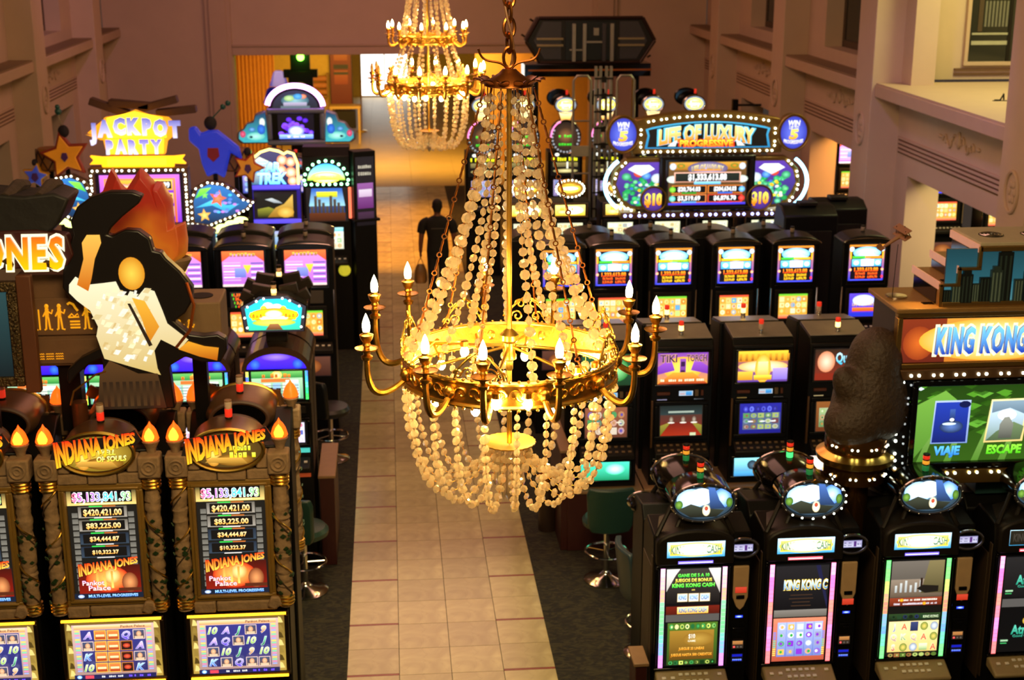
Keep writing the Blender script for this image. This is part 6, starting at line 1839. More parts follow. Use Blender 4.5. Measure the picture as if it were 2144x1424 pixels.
# skyline panel: night-blue glass with towers standing proud
p = P(1.46, .44, '2a6470', '184048'); p.rect(-.73, -.22, .73, -.05, '4a8088', '2a6470')
panel('skyline_glass', p, t, .47, .035, 3.40, LIT[.75])
r_ = random.Random(21)
TWR = [mat('tower_dark', '161c1c', .4), mat('tower_mid', '30403e', .4), mat('tower_pale', '6a8078', .4)]
for i, (xx, w, h_) in enumerate(((-.24, .06, .10), (-.17, .07, .14), (-.09, .09, .23), (-.01, .06, .15), (.06, .08, .20), (.15, .09, .26), (.22, .12, .40), (.34, .07, .18), (.42, .08, .24), (.52, .12, .32), (.64, .08, .22), (.75, .10, .3), (.88, .1, .2))):
    mb = MB(); d_ = .01 + .01 * (i % 3)
    mb.bx(xx - w / 2, xx + w / 2, .035 - d_ - .012, .034, 3.19, 3.19 + h_, 0)
    if h_ > .22: mb.bx(xx - w / 3, xx + w / 3, .035 - d_ - .01, .034, 3.19 + h_, 3.19 + h_ + .03, 0)
    for k in range(3): mb.bx(xx - w / 2 + w * (k + .2) / 3, xx - w / 2 + w * (k + .6) / 3, .035 - d_ - .016, .034, 3.195, 3.19 + h_ * .93, 1)
    obj('skyline_tower', mb, [TWR[i % 2], TWR[1 + i % 2]], t, smooth=False)
mb = MB(); mb.bx(-.28, 1.2, .0, .05, 3.155, 3.195); mb.bx(.0, 1.2, .0, .05, 3.60, 3.64); mb.bx(-.31, -.28, 0, .05, 3.16, 3.34); mb.bx(-.17, -.14, 0, .05, 3.34, 3.475); mb.bx(-.01, .02, 0, .05, 3.475, 3.64); mb.bx(-.31, -.14, 0, .05, 3.32, 3.345); mb.bx(-.17, .02, 0, .05, 3.45, 3.475); obj('skyline_frame', mb, GB, t, bevel=.004)
# canopy with bulbs, curved screen housing
mb = MB(); mb.prism([(-.60, 2.655), (1.2, 2.655), (1.2, 2.57), (-.57, 2.57)], -.06, .55); obj('bulb_canopy', mb, BRONZE, t, bevel=.008)
mb = MB(); mb.prism([(-.57, 2.57), (-.62, 2.3), (-.64, 2.0), (-.62, 1.78), (-.50, 1.72), (1.2, 1.66), (1.2, 2.57)], 0, .5); obj('screen_housing', mb, BLK, t, bevel=.012)
mb = MB(); mb.prism([(-.60, 1.80), (1.2, 1.78), (1.2, 1.66), (-.3, 1.67), (-.52, 1.72)], -.06, .30); obj('brass_sill', mb, GB, t, bevel=.008)
mb = MB(); mb.frame(-.48, 1.2, 1.80, 2.56, .05, -.06, .01); obj('screen_bezel', mb, BLKG, t, bevel=.01)
p = P(1.6, .66, '2c5012', '1c3a0c')
r_ = random.Random(5)
for i in range(60):
    a, b = r_.uniform(-.8, .8), r_.uniform(-.1, .33); q = r_.uniform(.03, .09)
    p.poly([(a - q, b), (a, b - q * .4), (a + q, b + .01), (a, b + q * .4)], r_.choice(['3c7018', '28500f', '4c8a22', '1c3a0c', '5a9a30'])); p.L -= 1
p.up()
for i in range(7): 
    a = -.75 + i * .23; p.poly([(a, -.33), (a + .06, -.33), (a + .17, .05), (a + .14, .05)], '4c7a28', '7aa050'); p.L -= 1
p.up(); p.poly([(-.8, -.33), (-.8, .15), (-.55, .28), (-.45, .2), (-.7, -.2)], '4a7a28', '6ca03c')
p.poly([(-.79, .30), (-.76, .315), (-.73, .30), (-.76, .285)], 'e0f0ff')
p.poly([(-.645, -.175), (-.335, -.175), (-.33, .195), (-.63, .195)], '7088c0', 'a8b8e0'); p.poly([(-.635, -.165), (-.35, -.165), (-.345, .18), (-.62, .18)], '101c60', '2038a0')
p.ell(-.48, -.03, .10, .055, '1c2c50', '5878b8', 14); p.rect(-.50, .0, -.455, .12, '101830', '3a58a0'); p.ell(-.50, -.005, .06, .012, 'c8e0ff', n=10); p.ell(-.38, .16, .05, .03, '0c1440', n=10); p.ell(-.48, .03, .02, .015, 'ffffff', n=8)
p.text('VIAJE', -.50, -.235, .07, '3080d8', '60c0ff', .22, .07, .1, '102040', .03)
p.poly([(-.20, -.175), (.13, -.17), (.16, .20), (-.16, .195)], 'd8b870', 'fff0a0'); p.poly([(-.185, -.16), (.11, -.155), (.14, .185), (-.15, .18)], '708878', 'c8e0f8')
p.poly([(-.15, .18), (-.15, .08), (.0, .12), (.14, .06), (.14, .185)], '5a7080', '8098a8'); p.ell(-.02, .06, .08, .05, 'ffffff', 'e8f4ff', 12)
p.poly([(-.185, -.16), (.11, -.155), (.13, -.04), (.04, .0), (-.1, -.08)], '46583c', '6a8058'); p.poly([(-.08, -.14), (.03, -.14), (.04, -.02), (.0, .045), (-.04, .04), (-.075, -.02)], '4a4c44', '8a8c80')
p.text('ESCAPE', -.02, -.235, .07, '48b818', '90f040', .30, .07, .1, '183008', .03)
p.poly([(.27, -.175), (.59, -.17), (.62, .20), (.30, .195)], '8a6030', 'c09050')
panel('main_screen', p, t, .36, -.012, 2.18, LIT[1.1])
bulbs(t, [(x_, -.066, 2.61) for x_ in rowpts(-.57, 1.1, 9, .065)], .013, BULBW, True)
dull = MATS['pearl_bulb']
lb = [(-.585, 2.54), (-.60, 2.43), (-.60, 2.38), (-.612, 2.27), (-.612, 2.21), (-.615, 2.10), (-.612, 2.04), (-.61, 1.93), (-.605, 1.87), (-.60, 1.80)]
bulbs(t, [(x_ + .035, -.014, z_) for x_, z_ in lb], .013, BULBW, True)
bulbs(t, [(x_ + .095, -.03, z_ - .02) for x_, z_ in lb], .010, dull, True)
bulbs(t, [(x_, -.068, 1.765) for x_ in rowpts(-.2, 1.1, 7, .065)], .012, BULBW, True)
mb = MB(); mb.bx(.2, .5, .12, .42, 1.49, 1.72); obj('pylon', mb, mat('teal_pylon', '2a4a4a', .4), t, bevel=.01)
lamp('sign_downlight', 'SPOT', (4.02, KB + .1, 3.52), 5, 'ffc060', .02, (3.96, KB - .05, 3.27), 110).parent = None

# model plane on its wire
t = thing('model_plane', 'small wooden model biplane on a thin wire over the gold boxed sign', 'model', (3.93, KB + .33, 3.27))
mb = MB(); mb.lathe([(0, 0), (.085, 0), (.085, .012), (.05, .016), (0, .016)], 24); obj('round_base', mb, CHROME, t)
mb = MB(); mb.tube([(-.03, 0, .01), (-.015, 0, .42)], .003, 5); obj('wire', mb, DARK, t)
W_ = mat('model_wood', '8a5a34', .5)
mb = MB(); mb.tube([(-.16, 0, .38), (-.03, 0, .47), (.03, 0, .50), (.05, 0, .515)], [.008, .018, .02, .012], 8); obj('fuselage', mb, W_, t)
for dz in (.0, .05):
    mb = MB(); mb.x = Matrix.Translation((.01, 0, .49 + dz)) @ Matrix.Rotation(R(-32), 4, 'Y'); mb.bx(-.03, .03, -.14, .14, -.003, .003); obj('wing', mb, W_, t)
mb = MB()
for y_ in (-.10, .10): mb.tube([(.0, y_, .485), (.0, y_, .545)], .003, 4)
obj('wing_strut', mb, DARK, t)
mb = MB(); mb.x = Matrix.Translation((-.15, 0, .39)) @ Matrix.Rotation(R(-32), 4, 'Y'); mb.bx(-.02, .02, -.05, .05, -.002, .002); mb.bx(-.02, .02, -.002, .002, 0, .04); obj('tail', mb, W_, t)
mb = MB(); mb.x = Matrix.Translation((.055, 0, .52)) @ Matrix.Rotation(R(-32), 4, 'Y'); mb.bx(-.003, .003, -.006, .006, -.05, .05); obj('propeller', mb, DARK, t)

# brown sculpture stand-in on the round gold pedestal
t = thing('pedestal', 'round gold tiered pedestal studded with small bulbs beside the boxed sign', 'pedestal', (3.62, KB + .12, .15))
mb = MB(); mb.lathe([(.10, -.15), (.12, -.10), (.12, 1.66), (.24, 1.70), (.245, 1.82), (.235, 1.83)], 32); obj('lower_tier', mb, mat('bronze_polished', '7a5226', .18, .9), t)
mb = MB(); mb.lathe([(.235, 1.83), (.30, 1.86), (.31, 1.91), (.25, 1.94), (.235, 1.95)], 32); obj('middle_ring', mb, GOLD, t)
mb = MB(); mb.lathe([(.235, 1.95), (.245, 1.96), (.245, 2.06), (.23, 2.08), (0, 2.08)], 32); obj('upper_tier', mb, mat('bronze_polished', '7a5226'), t)
bulbs(t, [(.25 * math.cos(R(a)), .25 * math.sin(R(a)), z_) for z_ in (1.765, 2.01) for a in (205, 215, 245, 255, 280, 290, 318, 328)], .009, BULBW, True)
t = thing('sculpture', 'dark brown rounded abstract sculpture on the gold bulb-studded pedestal', 'sculpture', (3.65, KB + .12, 2.23)); t.scale = (.86, .86, .90)
me = bpy.data.metaballs.new('form'); me.resolution = .03; me.render_resolution = .025
for (x_, y_, z_, r_x) in ((.02, 0, .20, .50), (.05, 0, .42, .46), (.10, .0, .66, .38), (.09, 0, .74, .33), (-.13, -.10, .44, .22), (-.22, -.12, .50, .18), (-.25, -.13, .56, .12), (-.12, -.12, .13, .34), (-.24, -.14, .12, .24), (.2, .05, .45, .34), (.2, .02, .2, .4)):
    el = me.elements.new(); el.co = (x_, y_, z_); el.radius = r_x
mo = bpy.data.objects.new('form', me); COL.objects.link(mo)
bpy.context.view_layer.update()
dg = bpy.context.evaluated_depsgraph_get()
sm = bpy.data.meshes.new_from_object(mo.evaluated_get(dg))
bpy.data.objects.remove(mo)
sm.materials.clear(); sm.materials.append(mat('carved_brown', '3c2c1e', .6, var=.35, scale=30, bump=.7))
sm.polygons.foreach_set('use_smooth', [True] * len(sm.polygons))
so = bpy.data.objects.new('carved_form', sm); COL.objects.link(so); so.parent = t

# ---- oval-winged progressive sign over the fourth right bank
LY = 20.6
t = thing('winged_sign', 'big arched sign with bulb borders, jewel-green wings and a jackpot screen over the right bank', 'sign', (4.66, LY, 0))
G2 = mat('sign_gold', '8a6a30', .35, .6)
arc = lambda x_: 3.40 - .10 * (x_ / 1.0) ** 2
up_ = [(x_, arc(x_) + .08) for x_ in [1.08 - .12 * i for i in range(19)]]
mb = MB(); mb.prism([(-1.12, 2.86), (1.12, 2.86)] + up_, 0, .22); obj('arch_panel', mb, G2, t, bevel=.015)
pp = [(-.90, -.20), (.90, -.20), (.90, .08)] + [(x_ * .86, arc(x_) - 3.12 - .075) for x_ in [1.0 - .125 * i for i in range(17)]] + [(-.90, .08)]
p = P(.02, .02, '0a0808')
p.poly([(-.94, -.17), (.94, -.17), (.90, .02), (.93, .115)] + [(x_ * .93, .225 - .10 * x_ * x_) for x_ in [.9 - .1 * i for i in range(19)]] + [(-.93, .115), (-.90, .02)], '2078a8', '40a8d0')
p.poly([(-.90, -.15), (.90, -.15), (.87, .02), (.89, .105)] + [(x_ * .89, .205 - .10 * x_ * x_) for x_ in [.9 - .1 * i for i in range(19)]] + [(-.89, .105), (-.87, .02)], '0c0c0a', '14120e')
p.text('LIFE OF LUXURY', -.02, .065, .20, '60c8e8', None, 1.48, .13, 0, arc=.075)
p.text('LIFE OF LUXURY', -.02, .065, .20, 'f08820', 'ffe890', 1.42, .08, 0, arc=.075)
p.text('PROGRESSIVE', -.02, -.095, .09, 'e83010', None, .84, .16)
p.text('PROGRESSIVE', -.02, -.095, .09, 'f07818', 'ffe040', .80, .06)
p.poly([(-.60, -.14), (-.48, -.14), (-.46, -.05), (-.55, -.09)], 'c8d0c8', 'ffffff'); p.poly([(.56, -.14), (.44, -.14), (.42, -.05), (.51, -.09)], 'c8d0c8', 'ffffff')
panel('title_face', p, t, 0, -.006, 3.11, LIT[1.1], slab=False)
bulbs(t, [(x_ , -.02, arc(x_) + .015) for x_ in rowpts(-.95, .95, 10, .075)] + [(x_, -.02, 2.895) for x_ in rowpts(-1.02, 1.02, 11, .075)] + [(s * 1.0, -.02, z_) for s in (-1, 1) for z_ in (3.22, 3.15, 3.03, 2.97)], .016, BULBW)
for s in (-1, 1):
    p = P(.02, .02, '000000'); p.ell(0, 0, .195, .235, '3038a8', '6878e0', 32)
    p.text('WIN', 0, .14, .075, 'd8d0e8', 'ffffff', .18, .05, .1); p.text('UP TO', 0, .072, .045, 'd8d0e8', 'ffffff', .14, .03, .1); p.text('5', 0, -.025, .13, 'f0a018', 'fff070', .14, .09, .1); p.text('PROGRESSIVES', 0, -.14, .05, 'e0d0e8', 'ffffff', .29, .04, 0, arc=-.02)
    d = oval_drum(t, s * 1.27, 3.16, -.05, .235, .27, .22, G2, G2, p, LIT[1.1], 'medallion')
    # wing: purple-blue glass full of jewels
    x0, x1 = (.66, 1.48)
    wing = [(.62, 2.80), (1.2, 2.80), (1.38, 2.62), (1.42, 2.42), (1.34, 2.22), (1.18, 2.05), (.62, 2.0)]
    mb = MB(); mb.prism([(s * a, b) for a, b in wing], 0, .2); w_ = obj('wing', mb, G2, t, bevel=.015)
    wf = [(.66, 2.74), (1.16, 2.74), (1.30, 2.60), (1.35, 2.42), (1.27, 2.24), (1.12, 2.10), (.66, 2.06)]
    p = P(.02, .02, '000000'); p.poly([(s * a, b - 2.4) for a, b in wf], '182858', '5838a0')
    r_ = random.Random(33 + s)
    for i in range(70):
        a, b = r_.uniform(.70, 1.22), r_.uniform(2.12, 2.50)
        if (a - .7) ** 2 / .36 + (b - 2.38) ** 2 / .12 > 1: continue
        q = r_.uniform(.03, .055); p.ell(s * a, b - 2.4, q, q * .8, r_.choice(['107838', '209850', '0c5a30', '30b060', '188048']), r_.choice(['40d070', '90f0a0', '20a050', '80e8c0']), 7); p.L -= 1
    p.up()
    for i in range(26):
        a, b = r_.uniform(.74, 1.14), r_.uniform(2.14, 2.44); p.ell(s * a, b - 2.4, .028, .022, r_.choice(['f0b020', 'e8e0c0', 'f8d040', '3868c8', 'c0d8e8']), n=6); p.L -= 1
    p.up()
    for a, b, q, c1, c2 in ((.74, 2.50, .09, 'a8b8d0', 'f0f4ff'), (.90, 2.54, .07, '2858b8', '78b8f0'), (1.02, 2.58, .075, 'b82818', 'f87050'), (1.20, 2.53, .07, '208050', '70d8a0')): p.ell(s * a, b - 2.4, q, q * .8, c1, c2, 12)
    p.poly([(s * a, b - 2.4) for a, b in ((.78, 2.64), (.86, 2.70), (1.08, 2.70), (1.18, 2.64), (.98, 2.54))], 'c8d8f0', 'ffffff')
    panel('wing_face', p, w_, 0, -.006, 2.4, LIT[1.1], slab=False)
    p = P(.02, .02, '000000'); p.ell(0, 0, .17, .17, '38206a', '6a3ca0', 28); p.text('$10', 0, 0, .155, 'e88010', 'fff060', .27, .09, 0, '402008', .04)
    oval_drum(t, s * .80, 2.20, -.075, .19, .19, .1, G2, G2, p, LIT[1.1], 'price_disc')
    bulbs(t, [(s * a, -.03, b) for a, b in ((1.22, 2.74), (1.27, 2.69), (1.355, 2.58), (1.37, 2.51), (1.385, 2.38), (1.375, 2.31), (1.31, 2.19), (1.27, 2.14), (1.17, 2.06), (1.12, 2.03), (1.0, 1.99), (.95, 1.98))], .016, BULBW)
    mb = MB(); mb.tube([(s * (1.02 + .50 * math.cos(R(a))), -.02, 2.42 + .44 * math.sin(R(a))) for a in range(-52, 53, 8)], .026, 10); obj('neon_arc', mb, NEONB, t)
# screen
mb = MB(); mb.bx(-.72, .72, -.06, .2, 2.02, 2.84); obj('screen_box', mb, BLKG, t, bevel=.012)
mb = MB(); mb.frame(-.68, .68, 2.03, 2.83, .05, -.09, -.05); obj('screen_bezel', mb, DARK, t, bevel=.008)
p = P(1.2, .66, '14100c')
p.rect(-.58, -.32, .58, .32, '402818', '705028'); p.rect(-.56, .20, .56, .31, 'a06818', 'd09838')
for s in (-1, 1): p.ell(s * .52, .25, .05, .05, 'b0c8e0', 'ffffff', 12); p.ell(s * .40, .26, .06, .035, '308028', 'e88020', 10); p.ell(s * .52, .06, .09, .055, 'b8c8b8', 'ffffff', 12)
p.ell(0, .22, .30, .10, '5a5078', 'b8a8c8', 24); p.text('LIFE OF LUXURY', 0, .245, .07, 'a88830', 'f0e0a0', .48, .05, 0, '504068', .04, arc=.03); p.rect(-.2, .185, .2, .205, 'e89020')
p.rect(-.5, .015, .5, .165, 'c08870', 'f0b8a0'); p.rect(-.48, .03, .48, .15, '141c18', '202820'); p.text('$1,333,613.88', .0, .092, .085, 'e8e8e8', 'ffffff', .58, .07); p.rect(-.2, -.015, .2, .025, '60b0e8', '90d8f8')
for i, (a, c1, c2) in enumerate((('$20,764.03', 'd87828', '409828'), ('$204,634.03', 'd87828', '3868d0'), ('$3,519.69', 'e08040', '60a0d0'), ('$6,876.70', 'd84828', 'c82828'))):
    cx, cz = (-.27, .27)[i % 2], (-.09, -.225)[i // 2]
    p.rect(cx - .26, cz - .06, cx + .26, cz + .06, c1); p.rect(cx - .245, cz - .048, cx + .245, cz + .048, '0c0c0c'); p.text(a, cx, cz + .005, .062, 'e8e8e8', 'ffffff', .34, .06); p.rect(cx - .11, cz - .065, cx + .11, cz - .042, c2)
p.ell(-.52, -.09, .05, .045, '50a820', 'a0f050', 10); p.ell(.52, -.09, .05, .045, '4090d0', 'a0e0ff', 10); p.ell(-.52, -.225, .05, .045, '40b0a0', 'a0f0e0', 10); p.ell(.52, -.225, .05, .045, 'c01818', 'ff6050', 10)
p.rect(-.58, -.32, .58, -.29, '3020c0', '5048e8')
panel('jackpot_screen', p, t, 0, -.068, 2.43, LIT[1.1])
mb = MB(); mb.bx(-1.28, 1.28, -.05, .22, 1.90, 2.0); obj('base_bar', mb, BRONZE, t, bevel=.01)
bulbs(t, [(x_, -.06, 1.955) for x_ in rowpts(-1.28, 1.28, 12, .085)], .022, BULBB)
for x_ in (-.9, .9):
    mb = MB(); mb.bx(x_ - .04, x_ + .04, .08, .16, 0, 1.92); obj('post', mb, BLK, t)

# ---- left far: party sign with star figures, starfish oval, show machine, green-bulb machine
JY = 20.4
YG = mat('yellow_glow', 'ffd020', .35, emit=2.2, var=0); YG.cycles.emission_sampling = 'NONE'
t = thing('party_sign', 'bright yellow two-line lettered sign with purple letters over a bulb-framed jackpot screen', 'sign', (-3.56, JY, 0))
mb = MB(); mb.prism([(-.60, 3.24), (-.50, 3.20), (-.48, 3.40), (-.42, 3.50), (-.18, 3.53), (.0, 3.60), (.18, 3.53), (.45, 3.49), (.52, 3.42), (.50, 3.22), (.42, 3.16), (.38, 2.98), (-.42, 2.98), (-.46, 3.2)], 0, .14); obj('letter_board', mb, mat('amber_board', 'e8981c', .4, emit=.9, var=0), t, bevel=.02)
mb = MB(); mb.prism([(-.40, 3.22), (.42, 3.22), (.38, 3.50), (.0, 3.585), (-.38, 3.50)], -.012, .0); mb.prism([(-.40, 3.0), (.36, 3.0), (.38, 3.2), (-.42, 3.2)], -.012, .0); obj('glow_board', mb, YG, t)
letters('JACKPOT', t, 0.0, -.05, 3.27, .20, .035, LIT[1.1], ('d8d0f0', '6a68b0'), .12, .10, 1.26, 0, arc=.03, jit=(-.03, .0, .02, .015, .01, 0, -.01))
letters('PARTY', t, -.03, -.05, 3.01, .17, .035, LIT[1.1], ('e8e0f8', '7468c0'), .12, .16, .78, 0, jit=(0, .005, 0, .0, 0))
mb = MB(); mb.prism([(-.66, 2.97), (-.50, 2.95), (.50, 2.95), (.66, 2.965), (.61, 2.90), (.67, 2.84), (.50, 2.85), (.50, 2.80), (-.50, 2.81), (-.50, 2.85), (-.67, 2.85), (-.61, 2.91)], -.02, .08); obj('ribbon', mb, mat('ribbon_glow', 'ffb818', .4, emit=1.3, var=0), t, bevel=.01)
mb = MB(); mb.bx(-.42, .40, -.028, -.02, 2.83, 2.93); obj('ribbon_light', mb, YG, t)
mb = MB(); mb.frame(-.69, .69, 1.92, 2.80, .075, -.06, .2); obj('bulb_frame', mb, BRONZE, t, bevel=.01)
bulbs(t, [(x_, -.07, 2.765) for x_ in rowpts(-.68, .68, 8, .07)] + [(s * .655, -.07, z_) for s in (-1, 1) for z_ in rowpts(1.96, 2.72, 7, .065)] + [(x_, -.07, 1.955) for x_ in rowpts(-.6, .6, 7, .07)], .015, BULBW)
p = P(1.22, .74, '100810'); p.rect(-.56, -.36, .56, .33, '7a30c8', 'd070e0'); p.rect(-.50, -.36, .50, .28, 'e86020', 'f09050'); p.rect(-.47, -.36, .47, .25, '6a28a8', '8838c0')
for i in range(3):
    z_ = .18 - i * .19; p.rect(-.46, z_ - .07, -.04, z_ + .07, 'f08020', 'ffb840'); p.bars(-.25, z_, .34, .05, 'fff0c0', 9, 'd03080', i); p.rect(-.02, z_ - .075, .46, z_ + .075, 'e8a028', 'f8d060'); p.rect(.0, z_ - .055, .44, z_ + .055, '0c0808'); p.text(('305,896.99', '1,314.07', '209.12')[i], .22, z_, .075, 'e8e8e8', 'ffffff', (.40, .34, .28)[i], .07)
panel('jackpot_screen', p, t, 0, .02, 2.36, LIT[1.1])
for s in (-1, 1):
    mb = MB(); mb.bx(s * .6 - .04, s * .6 + .04, .05, .14, 0, 1.93); obj('post', mb, BLK, t)
mb = MB()
for i, (a, b, c_) in enumerate(((-.38, 3.62, .35), (.30, 3.66, -.25), (.55, 3.56, -.1), (-.1, 3.66, .1))):
    mb.x = Matrix.Translation((a, .25, b)) @ Matrix.Rotation(c_, 4, 'Y'); mb.bx(-.28, .28, -.1, .1, -.05, .05)
mb.x = None; obj('rear_boards', mb, mat('brown_boards', '4a2c18', .6), t, bevel=.01)


def star_mesh(r, inner, d, n=5, rot=90, squash=1.0):
    mb = MB()
    pts = [((r if i % 2 == 0 else r * inner) * math.cos(R(rot + 180 * i / n)), squash * (r if i % 2 == 0 else r * inner) * math.sin(R(rot + 180 * i / n))) for i in range(2 * n)]
    mb.prism(pts, 0, d); return mb


def star_prop(label, x, z, r, c1, c2, wand=None, inner=.5, rot=90, y=JY - .05):
    t = thing('star_prop', label, 'star', (x, y, z))
    obj('rim_star', star_mesh(r, inner, .10, rot=rot), mat('rim_' + c2, c2, .45), t, bevel=.012)
    mb = star_mesh(r * .82, inner, .03, rot=rot); o = obj('face_star', mb, mat('star_' + c1, c1, .4, emit=.12), t, bevel=.01, loc=(0, -.025, 0))
    mb = MB(); mb.prism([(-.03, .05), (.03, .05), (.05, -.02), (0, -.08), (-.05, -.02)], -.05, -.02); obj('sash', mb, mat('purple_sash', '4a2068', .5), t, bevel=.004)
    mb = MB(); mb.ball((0, .04, r * .95), (r * .22, .06, r * .25), 10, 7); obj('knob', mb, mat('dark_felt', '18121a', .8), t)
    mb = MB(); mb.bx(-.03, .03, .10, .14, 1.95 - z, r * .2); obj('support', mb, BLK, t)
    if wand:
        mb = MB(); mb.tube([(0, .05, r * .5), (wand[0] * .5, .05, wand[1] * .5 + .05), (wand[0], .05, wand[1])], .010, 6); obj('wand', mb, CHROME, t)
        mb = MB(); mb.ball((wand[0], .05, wand[1]), .05, 10, 7); mb.ball((wand[0] * 1.12, .05, wand[1] * 1.1), .035, 10, 7); obj('wand_ball', mb, mat('teal_ball', '1c5048', .3), t)
    return t


star_prop('orange five-pointed star with purple sash left of the bright lettered sign', -4.55, 2.98, .36, 'd88818', '8a2a12', (-.05, .62), rot=100)
star_prop('small yellow and blue star at the far left of the party signs', -4.98, 2.70, .20, '3a50c0', 'c89018', None, rot=80)
star_prop('yellow star in a green scarf between the starfish oval and the lettered show sign', -2.02, 2.78, .24, 'd8901c', 'a82c14', None, rot=70)
# rounded blue star
t = thing('star_prop', 'rounded plain blue star shape with a dark red patch, right of the bright lettered sign', 'star', (-2.50, JY - .05, 2.95))
mb = MB(); mb.prism([(-.05, .36), (-.16, .32), (-.22, .42), (-.32, .40), (-.33, .22), (-.20, .10), (-.17, -.10), (-.10, -.30), (.02, -.24), (.14, -.32), (.20, -.10), (.24, .05), (.40, -.06), (.36, .12), (.20, .26), (.08, .36)], 0, .14); obj('blue_form', mb, mat('royal_blue', '2438c8', .35, emit=.3), t, bevel=.03)
mb = MB(); mb.prism([(-.07, .12), (.08, .12), (.09, .0), (.0, -.08), (-.08, .0)], -.02, .0); obj('red_patch', mb, mat('dark_red_patch', '8a1428', .5), t, bevel=.006)
mb = MB(); mb.ball((-.02, .07, .46), (.09, .07, .10), 10, 7); obj('knob', mb, mat('dark_felt', '18121a'), t)
mb = MB(); mb.tube([(.0, .05, .40), (-.02, .05, .50), (.16, .05, .68)], .010, 6); mb.ball((.17, .05, .69), .04, 8, 6); mb.ball((.24, .05, .74), .04, 8, 6); obj('wand', mb, mat('teal_ball', '1c5048'), t)
mb = MB(); mb.bx(-.03, .03, .14, .18, -1.0, .1); obj('support', mb, BLK, t)
# lattice drums
for x, z, lab in ((-4.82, 2.90, 'brown lattice drum behind the small yellow and blue star'), (-2.22, 2.86, 'brown lattice drum left of the scarfed yellow star')):
    t = thing('lattice_drum', lab, 'prop', (x, JY + .25, z))
    mb = MB(); mb.lathe([(.16, -.16), (.19, -.13), (.19, .13), (.16, .16)], 20); obj('drum', mb, mat('drum_amber', '8a5a20', .5), t)
    mb = MB()
    for i in range(8):
        for s in (-1, 1):
            mb.tube([(.195 * math.cos(i * PI / 4 + s * k * .2), .195 * math.sin(i * PI / 4 + s * k * .2), -.14 + .07 * k) for k in range(5)], .010, 5)
    obj('lattice', mb, mat('drum_dark', '2c1410', .5), t)
    mb = MB(); mb.bx(-.03, .03, -.03, .03, 1.95 - z, -.14); obj('support', mb, BLK, t)
for lab, x, z, flip in (('teardrop sign of starfish and waves ringed with bulbs, right of the jackpot screen', -2.44, 2.28, 1), ('teardrop sign ringed with bulbs, half hidden left of the jackpot screen', -4.62, 2.40, -1)):
    t = thing('teardrop_sign', lab, 'sign', (x, JY - .12, z))
    tear = [(-.42, -.30), (-.42, .05), (-.34, .24), (-.16, .33), (.06, .30), (.22, .20), (.36, .06), (.50, .02), (.42, -.08), (.22, -.18), (0, -.26), (-.2, -.34)]
    tear = [(a * flip, b) for a, b in tear]
    mb = MB(); mb.prism(tear, 0, .14); obj('sign_box', mb, BRONZE, t, bevel=.012)
    p = P(.02, .02, '000000'); p.poly([(a * .86, b * .86) for a, b in tear], '102038', '3078c0')
    p.poly([(flip * a, b) for a, b in ((-.34, -.05), (-.1, .06), (.1, -.02), (.28, .0), (.1, -.12), (-.1, -.02))], '2090c8', '58d0f8'); p.poly([(flip * a, b) for a, b in ((-.34, .08), (-.26, .22), (-.1, .24), (-.2, .14))], '40b838', '90f050'); p.poly([(flip * a, b) for a, b in ((-.1, .1), (.02, .18), (.04, .08))], 'd8c820')
    p.star(flip * -.02, .08, .13, 'e05830', 'f89060', rot=75); p.star(flip * -.22, -.16, .10, 'e0a030', 'f8d880', rot=95); p.star(flip * -.2, .13, .06, '58c840', '98f078')
    r_ = random.Random(8)
    for i in range(16): p.ell(flip * r_.uniform(-.1, .25), r_.uniform(-.12, .16), .03, .02, r_.choice(['5080f0', '8090f8', '40c0f0', 'c080e0']), n=7); p.L -= 1
    p.up(); panel('sign_face', p, t, 0, -.006, 0, LIT[1.1], slab=False)
    pts = []
    for (a, b), (c_, d_) in zip(tear, tear[1:] + tear[:1]):
        L_ = math.hypot(c_ - a, d_ - b); k = max(1, round(L_ / .085))
        pts += [((a + (c_ - a) * i / k) * .94, -.02, (b + (d_ - b) * i / k) * .94) for i in range(k)]
    bulbs(t, pts, .014, BULBW)
    mb = MB()
    for i in range(4): mb.ball((flip * (-.1 + .13 * i), -.02, -.38 + .05 * i), (.10, .03, .045), 10, 6)
    obj('glow_pod', mb, mat('lime_glow', 'e8f890', .4, emit=1.8, var=0), t)
    mb = MB(); mb.tube([(flip * -.35, .07, -.3), (flip * -.35, .07, -z)], .05, 10); obj('post', mb, mat('grey_post', '4a4240', .4, .4), t)

# show machine with lettered crest
t = thing('slot_machine', 'slot machine with glowing blue capital letters in a yellow neon crest and a planet screen', 'slot machine', (-1.67, 20.75, 0))
mb = MB(); mb.prism([(-.22, 0), (.22, 0), (.22, 2.46), (-.22, 2.46), (-.22, 1.6), (-.2, 1.0)], -.35, .35, 'x'); obj('cabinet', mb, BLK, t, bevel=.012)
p = P(.02, .02, '000000')
cr_ = [(-.34, -.20), (.34, -.20), (.34, .10), (.29, .24), (.20, .27), (.15, .24), (.08, .28), (-.05, .31), (-.18, .27), (-.34, .14)]
p.poly(cr_, '181c38', '3a3858'); p.poly([(-.34, -.2), (-.2, -.2), (.05, .08), (-.2, .2), (-.34, .1)], '305878', 'c8d0b8')
for a, b, q in ((.12, .15, .075), (.24, .12, .07), (.10, .0, .08), (.24, -.03, .08), (.26, -.15, .07)): p.ell(a, b, q, q, 'c86838', 'ffd8b8', 12)
p.text('STAR', -.10, .05, .13, '60c0ff', 'b0e8ff', .38, .08, .15, '102a90', .05); p.text('TREK', -.03, -.11, .15, '60c0ff', 'a8e0ff', .42, .08, .15, '102a90', .05)
panel('crest_face', p, t, 0, -.245, 2.71, LIT[1.6], slab=False)
